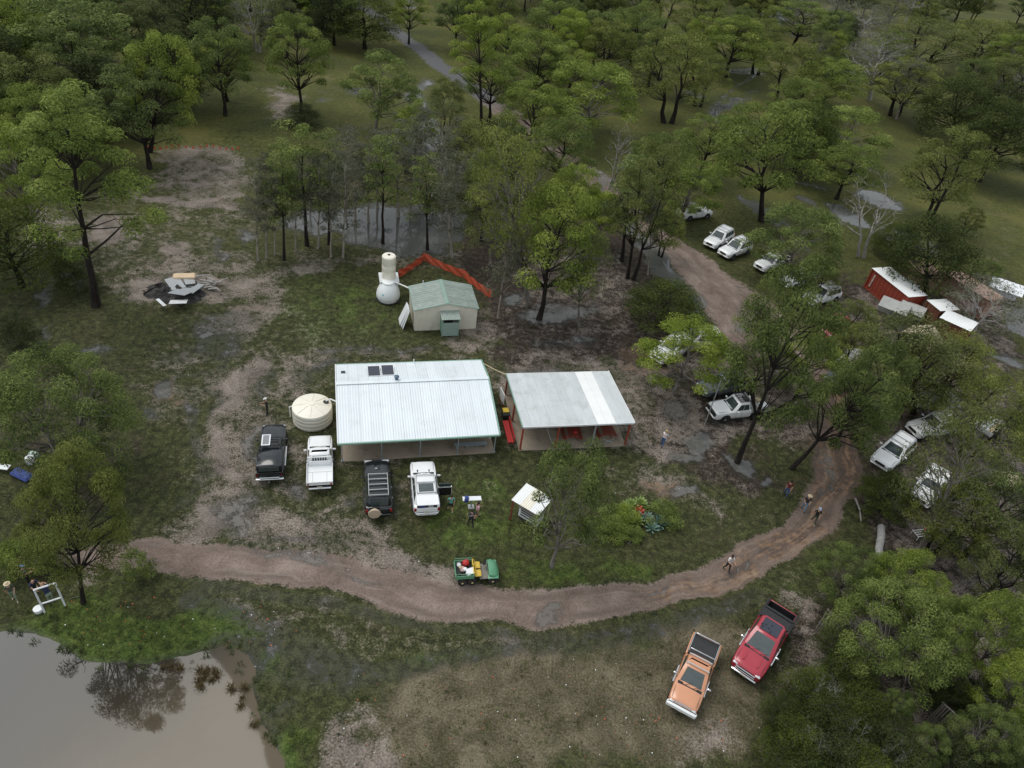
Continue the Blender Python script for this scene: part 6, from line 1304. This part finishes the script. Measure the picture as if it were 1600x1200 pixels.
# ================================================================ PEOPLE
M_SKIN = simple('skin', (.42, .25, .17), .6, .06)
def cloth(key, col): 
    k = 'cloth_' + key; return MATS[k] if k in MATS else simple(k, col, .85, .12, 9)
def person(px, py, face, label, shirt, pants, hair=('hair', (.05, .035, .025)), hat=None, short_sleeve=True, shorts=False, step=.0, lean=0.0, arms=((.1, -.1), (.1, -.1)), H=1.72, shoes=(.03, .03, .03), fold=None, stripe=None, bag=None):
    """a standing or walking figure: one skinned body; arms = (swing, elbow bend) for left and right"""
    k = H / 1.72
    J = {'pel': (0, 0, .95), 'waist': (.01 + lean * .12, 0, 1.08), 'chest': (lean * .3, 0, 1.30), 'neck': (lean * .42 + .0, 0, 1.47), 'head0': (.02 + lean * .48, 0, 1.545), 'head1': (.03 + lean * .52, 0, 1.66)}
    rad = {'pel': (.155, .125), 'waist': (.14, .11), 'chest': (.165, .12), 'neck': (.058, .058), 'head0': (.078, .088), 'head1': (.076, .088)}
    E = [('pel', 'waist'), ('waist', 'chest'), ('chest', 'neck'), ('neck', 'head0'), ('head0', 'head1')]
    for s_, n_ in ((1, 'L'), (-1, 'R')):
        sw, el = arms[0 if s_ > 0 else 1]; st = step * s_
        J['sh' + n_] = (lean * .36, s_ * .185, 1.42); rad['sh' + n_] = (.062, .062)
        sx, sz = J['sh' + n_][0], 1.42
        ex, ez = sx + .28 * math.sin(sw), sz - .28 * math.cos(sw); J['el' + n_] = (ex, s_ * .235, ez); rad['el' + n_] = (.044, .044)
        wa = sw + el; J['wr' + n_] = (ex + .25 * math.sin(wa), s_ * (.22 - .10 * max(0, min(1, el))), ez - .25 * math.cos(wa)); rad['wr' + n_] = (.032, .032)
        J['ha' + n_] = (J['wr' + n_][0] + .09 * math.sin(wa), J['wr' + n_][1] - s_ * .01, J['wr' + n_][2] - .09 * math.cos(wa)); rad['ha' + n_] = (.042, .028)
        J['hip' + n_] = (0, s_ * .095, .88); rad['hip' + n_] = (.095, .10)
        J['kn' + n_] = (.42 * math.sin(st) + .02, s_ * .10, .88 - .40 * math.cos(st)); rad['kn' + n_] = (.062, .064)
        kb = st - max(0, -st) * .7
        J['an' + n_] = (J['kn' + n_][0] + .40 * math.sin(kb) - .02, s_ * .10, max(.085, J['kn' + n_][2] - .41 * math.cos(kb))); rad['an' + n_] = (.042, .045)
        J['to' + n_] = (J['an' + n_][0] + .17, s_ * .115, J['an' + n_][2] - .045); rad['to' + n_] = (.042, .036)
        E += [('chest', 'sh' + n_), ('sh' + n_, 'el' + n_), ('el' + n_, 'wr' + n_), ('wr' + n_, 'ha' + n_), ('pel', 'hip' + n_), ('hip' + n_, 'kn' + n_), ('kn' + n_, 'an' + n_), ('an' + n_, 'to' + n_)]
    names = list(J); ix = {n_: i for i, n_ in enumerate(names)}
    me = bpy.data.meshes.new('body_skeleton'); me.from_pydata([J[n_] for n_ in names], [(ix[a], ix[b]) for a, b in E], [])
    ob = bpy.data.objects.new('body_tmp', me); COL.objects.link(ob)
    md = ob.modifiers.new('skin', 'SKIN'); md.use_smooth_shade = True
    lay = me.skin_vertices[0].data
    for n_ in names: lay[ix[n_]].radius = rad[n_]; lay[ix[n_]].use_root = n_ == 'pel'
    sb = ob.modifiers.new('sub', 'SUBSURF'); sb.levels = 1; sb.render_levels = 1
    dg = bpy.context.evaluated_depsgraph_get(); bm_ = bpy.data.meshes.new_from_object(ob.evaluated_get(dg)); bpy.data.objects.remove(ob)
    bm_.name = 'person'
    ms = [M_SKIN, cloth('s_' + shirt[0], shirt[1]), cloth('p_' + pants[0], pants[1]), cloth('shoe_%d' % int(shoes[0] * 100), shoes)]
    if stripe: ms.append(cloth('st_' + stripe[0], stripe[1]))
    bm_.materials.clear()
    for q in ms: bm_.materials.append(q)
    seg = [(np.array(J[a]), np.array(J[b]), a, b) for a, b in E]
    for p in bm_.polygons:
        c = np.array(p.center); best = None
        for a, b, na, nb in seg:
            d = b - a; t = max(0, min(1, (c - a) @ d / (d @ d))); q = np.linalg.norm(c - a - d * t)
            if best is None or q < best[0]: best = (q, nb, t)
        nb = best[1]; i = 1
        if nb in ('head0', 'head1'): i = 0
        elif nb == 'neck': i = 1 if best[2] < .6 else 0
        elif nb[:2] == 'el': i = 1 if (not short_sleeve or best[2] < .7) else 0
        elif nb[:2] == 'wr': i = 0 if short_sleeve else 1
        elif nb[:2] == 'ha': i = 0
        elif nb[:3] == 'hip' or nb[:2] == 'kn': i = 2 if not (shorts and nb[:2] == 'kn' and best[2] > .75) else 0
        elif nb[:2] == 'an': i = (0 if best[2] < .8 else 3) if shorts else (2 if best[2] < .85 else 3)
        elif nb[:2] == 'to': i = 3
        if stripe and i == 1 and 1.18 < c[2] < 1.34 and nb in ('waist', 'chest', 'neck'): i = 4
        p.material_index = i; p.use_smooth = True
    zmin = min(v_.co.z for v_ in bm_.vertices)
    g = G(px, py); e = link('person', bm_); e.location = (g[0], g[1], gz(g[0], g[1]) - zmin * k); e.scale = (k, k, k); e.rotation_euler = (0, 0, face); tag(e, label, 'person')
    hx, hz = J['head1'][0], 1.62
    # face
    for s_ in (-1, 1): MB().lathe([(.004, -.006), (.011, -.003), (.011, .003), (.004, .006)], 6, (hx + .080, s_ * .032, hz + .0), Matrix.Rotation(math.pi / 2, 3, 'Y')).build('eye', M_BLACK, e); MB().bev((hx - .005, s_ * .088, hz - .01), (.045, .02, .06), .008).build('ear', M_SKIN, e)
    MB().bev((hx + .092, 0, hz - .028), (.03, .024, .045), .008).build('nose', M_SKIN, e); MB().bev((hx + .078, 0, hz - .072), (.012, .05, .012), .004).build('mouth', M_REDB, e)
    # five fingers on each hand
    for n_, s_ in (('L', 1), ('R', -1)):
        w, hnd = np.array(J['wr' + n_]), np.array(J['ha' + n_]); d = (hnd - w) / np.linalg.norm(hnd - w); sd_ = np.array([d[2], 0, -d[0]])
        for f_, L_ in ((-.027, .062), (-.009, .072), (.009, .068), (.027, .054)):
            p0 = hnd + sd_ * f_ + d * .01; MB().tube([p0, p0 + d * L_ * .5 + [0, -s_ * .008, 0], p0 + d * L_ * .95 + [0, -s_ * .026, 0]], [.0095, .009, .007], 5).build('finger', M_SKIN, e)
        p0 = w + d * .035 + sd_ * .03; MB().tube([p0, p0 + d * .03 + sd_ * .022, p0 + d * .062 + sd_ * .026 + [0, -s_ * .012, 0]], [.011, .010, .008], 5).build('thumb', M_SKIN, e)
    if hat:
        mt = cloth('hat_' + hat[0], hat[1]); o = MB()
        if hat[2] == 'wide': o.lathe([(.175, hz + .065), (.18, hz + .075), (.098, hz + .085), (.095, hz + .13), (.07, hz + .17), (.02, hz + .178)], 18, (hx, 0, 0))
        else: o.lathe([(.097, hz + .045), (.099, hz + .09), (.085, hz + .13), (.04, hz + .155), (.01, hz + .16)], 16, (hx, 0, 0)); o.bev((hx + .115, 0, hz + .055), (.10, .13, .018), .008)
        o.build('hat', mt, e, 50)
    if hair:
        mt = cloth('hair_' + hair[0], hair[1]); o = MB(); o.lathe([(.095, hz - .03), (.098, hz + .02), (.094, hz + .07), (.07, hz + .112), (.03, hz + .128), (.006, hz + .13)], 16, (hx - .014, 0, 0))
        if hair[0].startswith('long'): o.bev((hx - .085, 0, hz - .10), (.06, .14, .24), .03)
        o.build('hair', mt, e, 60)
    return e
BLK = ('black', (.012, .012, .014)); NAVY = ('navy', (.015, .022, .06)); JEAN = ('jeans', (.045, .09, .22)); KHA = ('khaki', (.25, .21, .13)); OLV = ('olive', (.06, .075, .05)); WHT = ('white', (.72, .72, .72)); TEAL = ('teal', (.10, .30, .27)); PNK = ('pink', (.62, .36, .40)); GRN = ('sage', (.20, .25, .18))
BLOND = ('blond', (.45, .33, .16)); DK = ('dark', (.02, .014, .010)); LDK = ('long_dark', (.02, .014, .010)); BALD = None
person(418.5, 648, 3.6, 'person in black with a white cap standing alone behind the parked utes', BLK, BLK, None, ('white', (.75, .75, .73), 'cap'), arms=((.5, 1.3), (.5, 1.3)))
person(703.5, 799, 1.9, 'person in a teal shirt and dark shorts walking past the open car door', TEAL, BLK, DK, shorts=True, step=.24, arms=((.3, .2), (-.3, .2)), shoes=(.5, .45, .4))
person(735, 822, 2.1, 'person in navy with a pale stripe walking behind the pink shirt', NAVY, BLK, DK, step=.26, arms=((.4, .5), (-.2, .3)), stripe=('pale', (.55, .42, .40)))
person(744.5, 810, .5, 'person in a pink shirt with long dark hair by the narrow white table', PNK, BLK, LDK, step=.25, arms=((.5, .4), (-.1, .2)), shorts=True)
person(1033.5, 697, 1.0, 'person in a white shirt and blue jeans crossing the mud beside the pavilion', WHT, JEAN, BLOND, step=.24, arms=((.4, 1.1), (.3, .9)), lean=.2, stripe=('pinkish', (.60, .30, .28)))
person(1134.5, 891, -1.2, 'person in a white top and black trousers walking on the orange track', WHT, BLK, DK, step=.24, arms=((.5, 1.2), (.4, 1.2)), stripe=('palegrey', (.5, .5, .55)))
person(1226, 775, -1.9, 'person in a dark red shirt and blue jeans at the edge of the track', ('maroon', (.14, .02, .02)), JEAN, DK, step=.22, arms=((.2, .3), (-.2, .3)))
person(1254, 797, -1.8, 'person in a wide straw hat and pale jeans walking on the track', ('darkgrey', (.03, .03, .035)), ('paleblue', (.14, .24, .36)), None, ('straw', (.55, .45, .30), 'wide'), step=.25, arms=((.5, 1.0), (.4, .9)))
person(1269.5, 817, -1.7, 'person in dark clothes with a blue and white cap leading along the track', BLK, OLV, None, ('bluewhite', (.35, .42, .62), 'cap'), step=.24, arms=((.3, .3), (-.3, .3)), shoes=(.3, .25, .18))
person(24, 938, -.9, 'person in a straw hat, dark green vest and sage trousers by the pond', OLV, GRN, None, ('straw', (.55, .45, .30), 'wide'), step=.2, arms=((.3, .6), (-.1, .1)), shoes=(.45, .36, .28))
person(46, 912, .6, 'person with a blue cap and white towel behind the white frame', NAVY, BLK, None, ('blue', (.12, .24, .45), 'cap'), arms=((.4, 1.0), (.4, 1.0)), stripe=('white2', (.75, .75, .75)))
person(58, 930, -.4, 'bald person in navy leaning towards the white frame', NAVY, BLK, BALD, lean=.5, arms=((.9, .5), (.8, .5)))
person(82, 942, 2.6, 'bald person in navy crouching over behind the crossbar of the white frame', NAVY, GRN, BALD, lean=.65, arms=((1.0, .3), (.9, .4)))
# ================================================================ SMALL GROUND COVER
def spiky(px, py, n, L, mt, label, name='agave_plant', cat='plant', w=.09, group=None):
    c = G(px, py); e = empty(name, (c[0], c[1], gz(c[0], c[1])), random.random() * 6, label, cat, group)
    for i in range(n):
        a = 2.4 * i; el = .35 + .9 * (i / n); l_ = L * random.uniform(.8, 1.1); dx, dy = math.cos(a), math.sin(a); P0 = np.array([dx * .05, dy * .05, .05]); P1 = P0 + np.array([dx * math.cos(el), dy * math.cos(el), math.sin(el)]) * l_ * .6; P2 = P0 + np.array([dx * math.cos(el) * 1.0, dy * math.cos(el) * 1.0, math.sin(el) * .75]) * l_
        sv = np.array([-dy, dx, 0]) * w
        MB().add([P0 - sv * .6, P0 + sv * .6, P1 + sv, P1 - sv, P2, P0 + [0, 0, -.02], P1 + [0, 0, -.03]], [(0, 1, 2, 3), (3, 2, 4), (0, 5, 1), (1, 5, 6, 2), (0, 3, 6, 5), (3, 4, 6), (2, 6, 4)]).build('leaf_blade', mt, e)
M_AGA = simple('blue_green_agave', (.11, .19, .15), .5, .15, 5); M_BRO = simple('red_bromeliad', (.42, .07, .03), .5, .2, 5); M_YUC = simple('green_yucca', (.10, .17, .04), .5, .2, 5)
spiky(1010, 812, 18, .8, M_AGA, 'pale blue-green agave in the garden bed, the one near the leafy bush'); spiky(1030, 820, 20, .9, M_AGA, 'pale blue-green agave at the lawn side of the garden bed'); spiky(1018, 828, 16, .7, M_AGA, 'small blue-green agave below two larger ones in the garden bed')
spiky(998, 802, 14, .7, M_BRO, 'red spiky bromeliad between two bushes of the garden bed', 'bromeliad_plant'); spiky(985, 806, 14, .7, M_YUC, 'green spiky yucca beside the red bromeliad', 'yucca_plant'); spiky(975, 795, 14, .7, M_YUC, 'green spiky yucca behind the red bromeliad', 'yucca_plant')
M_YUB = simple('yellow_green_ginger', (.15, .21, .045), .5, .3, 5)
for i, (x, y) in enumerate([(968, 815), (980, 820), (972, 830), (992, 815), (985, 792), (1000, 790), (960, 812), (975, 808)]): spiky(x, y, 22, .75, M_YUB, 'broad yellow-green leafy plant in the middle of the garden bed', 'ginger_plant', 'plant', .13, 'ginger plants in the garden bed')
for (x, y, w, h, k, lb) in [(955, 824, 56, 1.2, 'bush', 'leafy bush at the shelter end of the garden bed'), (978, 804, 44, 1.3, 'bush', 'leafy bush in the middle of the garden bed behind the yucca'), (1038, 803, 58, 1.4, 'bush', 'leafy bush at the pavilion end of the garden bed'), (955, 803, 44, 1.3, 'bush', 'tall leafy bush at the back of the garden bed'), (990, 832, 34, .8, 'bush', 'low bush at the front of the garden bed')]:
    tree_c(k, x, y, w, h, label=lb, group='garden bed shrubs')

# tussocks at the pond's edge
def tussock_mesh(n=46, L=.55):
    V = []; F_ = []
    for i in range(n):
        a = random.uniform(0, 6.28); el = random.uniform(.5, 1.4); l_ = L * random.uniform(.6, 1.1); b = len(V); d = np.array([math.cos(a) * math.cos(el), math.sin(a) * math.cos(el), math.sin(el)]); s_ = np.array([-math.sin(a), math.cos(a), 0]) * .018; p = np.array([random.uniform(-.1, .1), random.uniform(-.1, .1), -.05])
        q = p + d * l_ * .6; r_ = p + d * l_ - np.array([0, 0, .25 * l_ * math.cos(el)])
        V += [p - s_, p + s_, q + s_ * .8, q - s_ * .8, r_]; F_ += [(b, b + 1, b + 2, b + 3), (b + 3, b + 2, b + 4)]
    return MB().add(V, F_)
M_TUS = simple('brown_sedge', (.10, .070, .025), .9, .4, 7); TM = [tussock_mesh().mesh('sedge_tussock', M_TUS) for _ in range(3)]
spots = [(1070 / 4, 1041), (282, 1045), (312, 1047), (318, 1060), (325, 1045), (335, 1048), (331, 1062), (315, 1073), (338, 1055), (363, 1076), (378, 1090), (377, 1102), (383, 1075), (322, 1053), (310, 1064), (255, 1043), (396, 1133)]
edge = []
for _ in range(400):
    i = random.randrange(1, 13); t_ = random.random(); p = POND[i] * (1 - t_) + POND[i + 1] * t_ + np.array([random.gauss(0, .55), random.gauss(0, .55)])
    if len(edge) < 70: edge.append(p)
M_REED = simple('green_sedge', (.055, .075, .018), .9, .4, 7); RM = [tussock_mesh(34, .42).mesh('sedge_tussock', M_REED) for _ in range(3)]
for i, p in enumerate(edge):
    o = link('sedge_tussock', RM[i % 3]); o.location = (p[0], p[1], gz(p[0], p[1]) - .02); s_ = random.uniform(.5, 1.1); o.scale = (s_, s_, s_); o.rotation_euler = (0, 0, random.random() * 6); tag(o, 'green sedge tuft on the bank of the pond', 'tussock', 'green sedge tufts on the pond bank')
for i, (x, y) in enumerate(spots):
    c = G(x, y); o = link('sedge_tussock', TM[i % 3]); o.location = (c[0], c[1], -.06); o.rotation_euler = (0, 0, random.random() * 6); s_ = random.uniform(.7, 1.25); o.scale = (s_, s_, s_); tag(o, 'brown sedge tussock standing in the shallow edge of the pond', 'tussock', 'sedge tussocks in the pond')

# grass: short tufts over the lawns, thinned where the earth is bare or wet
M_TUFT = None
def tuft_material():
    ma, t, b = mat_new('lawn_grass_blades')
    at = N(t, 'ShaderNodeAttribute'); at.attribute_name = 'tint'
    cc = ramp(t, at.outputs['Fac'], [(.1, (.026, .029, .009)), (.45, (.054, .060, .018)), (.7, (.078, .100, .024)), (.95, (.145, .130, .065))])
    t.links.new(cc, b.inputs['Base Color']); b.inputs['Roughness'].default_value = .8; b.inputs['Specular IOR Level'].default_value = .2
    return ma
n = 90000
X = RNG.uniform(-45, 61, n * 2); Y = 11 + 88 * RNG.random(n * 2) ** 1.35
I = np.clip(np.round((Y - 10) / .25).astype(int), 0, GZ.shape[0] - 1); J_ = np.clip(np.round((X + 46) / .25).astype(int), 0, _nx - 1)
A_ = {k: v_[I, J_] for k, v_ in GA.items()}
keep = (RNG.random(n * 2) < np.clip(1.05 - 1.5 * A_['dirt'] - 1.8 * A_['track'] - 1.7 * A_['wet'] - .6 * A_['litter'] - 3 * A_['pond'], .0, 1))
def in_rect(x0, y0, a, W_, D_):
    u = (X - x0) * math.cos(a) + (Y - y0) * math.sin(a); w = -(X - x0) * math.sin(a) + (Y - y0) * math.cos(a); return (u > -.2) & (u < W_ + .2) & (w > -.2) & (w < D_ + .2)
for rct in ((-11.855, 38.541, .29, SW, D1 + D2), (1.26, 42.496, .268, PW, PD), (-9.865, 56.828, .31, GW, GD)): keep &= ~in_rect(*rct)
keep &= (vnoise(X, Y, 1.4) + .6 * vnoise(X, Y, .5) > -.22)
X, Y = X[keep], Y[keep]; Z = GZ[I[keep], J_[keep]]; lush = A_['lush'][keep]; dry = A_['dry'][keep]; m_ = len(X)
bl = 3; base = np.repeat(np.stack([X, Y, Z - .01], -1), bl, 0); k_ = m_ * bl
ang = RNG.uniform(0, 6.28, k_); hh = np.repeat(.05 + .05 * RNG.random(m_) + .06 * lush, bl) * (.6 + .7 * RNG.random(k_)); off = RNG.normal(0, .06, (k_, 2)); base[:, :2] += off
sv = np.stack([-np.sin(ang), np.cos(ang), np.zeros(k_)], -1) * (.018 + .012 * RNG.random(k_))[:, None]
tipv = base + np.stack([np.cos(ang) * hh * .9, np.sin(ang) * hh * .9, hh], -1)
V = np.stack([base - sv, base + sv, tipv], 1).reshape(-1, 3)
ti = np.repeat(np.clip(.34 + .22 * RNG.random(m_) + .22 * lush + .45 * dry * RNG.random(m_) + .12 * (RNG.random(m_) - .5), 0, 1), bl * 3)
me = np_mesh('lawn_grass', V, np.arange(k_ * 3).reshape(-1, 3), tuft_material()); a_ = me.attributes.new('tint', 'FLOAT', 'POINT'); a_.data.foreach_set('value', ti.astype(np.float32))
tag(link('lawn_grass', me), 'short patchy grass over the yard and the lawns', 'grass', kind='stuff')
# taller weeds along the track and in rough grass
tv = []; tf = []; tt = []; c_ = 0; b_ = 0
while c_ < 2600:
    x, y = random.uniform(-44, 60), 12 + 84 * random.random() ** 1.3; i, j = gidx(x, y)
    if GA['track'][i, j] > .45 or GA['pond'][i, j] > .4 or GA['wet'][i, j] > .5 or any(((x - q[0]) * math.cos(q[2]) + (y - q[1]) * math.sin(q[2])) % 1e9 < q[3] and 0 < -(x - q[0]) * math.sin(q[2]) + (y - q[1]) * math.cos(q[2]) < q[4] for q in ((-11.855, 38.541, .29, SW, D1 + D2), (1.26, 42.496, .268, PW, PD), (-9.865, 56.828, .31, GW, GD))): continue
    if random.random() > .25 + .9 * GA['track'][i, j] + .5 * GA['lush'][i, j] + .5 * (vnoise(np.array([x]), np.array([y]), 3.0)[0] > .1): continue
    c_ += 1; n_ = random.randint(8, 16); L0 = random.uniform(.12, .34); tint = random.uniform(.15, .8); z = float(GZ[i, j])
    for _ in range(n_):
        a = random.uniform(0, 6.28); el = random.uniform(.5, 1.4); l_ = L0 * random.uniform(.6, 1.1); dx, dy, dz = math.cos(a) * math.cos(el) * l_, math.sin(a) * math.cos(el) * l_, math.sin(el) * l_; px_, py_ = x + random.gauss(0, .06), y + random.gauss(0, .06); sx, sy = -math.sin(a) * .014, math.cos(a) * .014
        tv += [(px_ - sx, py_ - sy, z), (px_ + sx, py_ + sy, z), (px_ + dx, py_ + dy, z + dz)]; tf.append((b_, b_ + 1, b_ + 2)); b_ += 3; tt += [tint] * 3
me = np_mesh('weed_tufts', tv, tf, MATS['lawn_grass_blades']); a_ = me.attributes.new('tint', 'FLOAT', 'POINT'); a_.data.foreach_set('value', np.array(tt, np.float32))
tag(link('weed_tufts', me), 'taller tufts of weeds along the track and in the rough grass', 'weeds', kind='stuff')
# broken clay targets: orange and pale specks on the dry lawn
for nm, mt, lb, q in (('clay_shards', MATS['orange_flag'], 'orange specks of broken clay targets scattered on the dry lawn', 80), ('pale_shards', M_MARQ, 'white specks of litter scattered on the dry lawn and the yard', 70)):
    mb = MB(); c_ = 0
    while c_ < q:
        px, py = random.choice([(random.uniform(520, 1200), random.uniform(1030, 1195)), (random.uniform(90, 480), random.uniform(930, 1010)), (random.uniform(520, 1200), random.uniform(1030, 1195)), (random.uniform(250, 1100), random.uniform(560, 900))])
        if nm == 'clay_shards' and py < 920: continue
        p = G(px, py); s_ = random.choice([.015, .02, .02, .03]); c_ += 1
        mb.box((p[0], p[1], gz(p[0], p[1]) + .02), (s_ * 2, s_ * 1.6, s_), random.random() * 3)
    tag(mb.build(nm, mt), lb, 'litter', kind='stuff')
# twigs and bark under the trees
mb = MB(); c_ = 0
while c_ < 500:
    t_ = random.choice(TREES); a = random.random() * 6.28; r_ = t_[3] * math.sqrt(random.random()) * 1.1; x, y = t_[0] + r_ * math.cos(a), t_[1] + r_ * math.sin(a)
    if not (-45 < x < 61 and 11 < y < 99): 
        if random.random() < .5: c_ += 1
        continue
    c_ += 1; L = random.uniform(.3, 1.4); b_ = random.uniform(0, 3.14); d = Vector((math.cos(b_), math.sin(b_), 0)) * L; z = gz(x, y) + .03
    mb.tube([(x, y, z), (x + d.x * .5 + random.uniform(-.1, .1), y + d.y * .5, z + .04), (x + d.x, y + d.y, z)], [.025, .02, .01], 4)
tag(mb.build('fallen_twigs', BARK_G), 'grey twigs and bark strewn on the ground under the trees', 'twigs', kind='stuff')
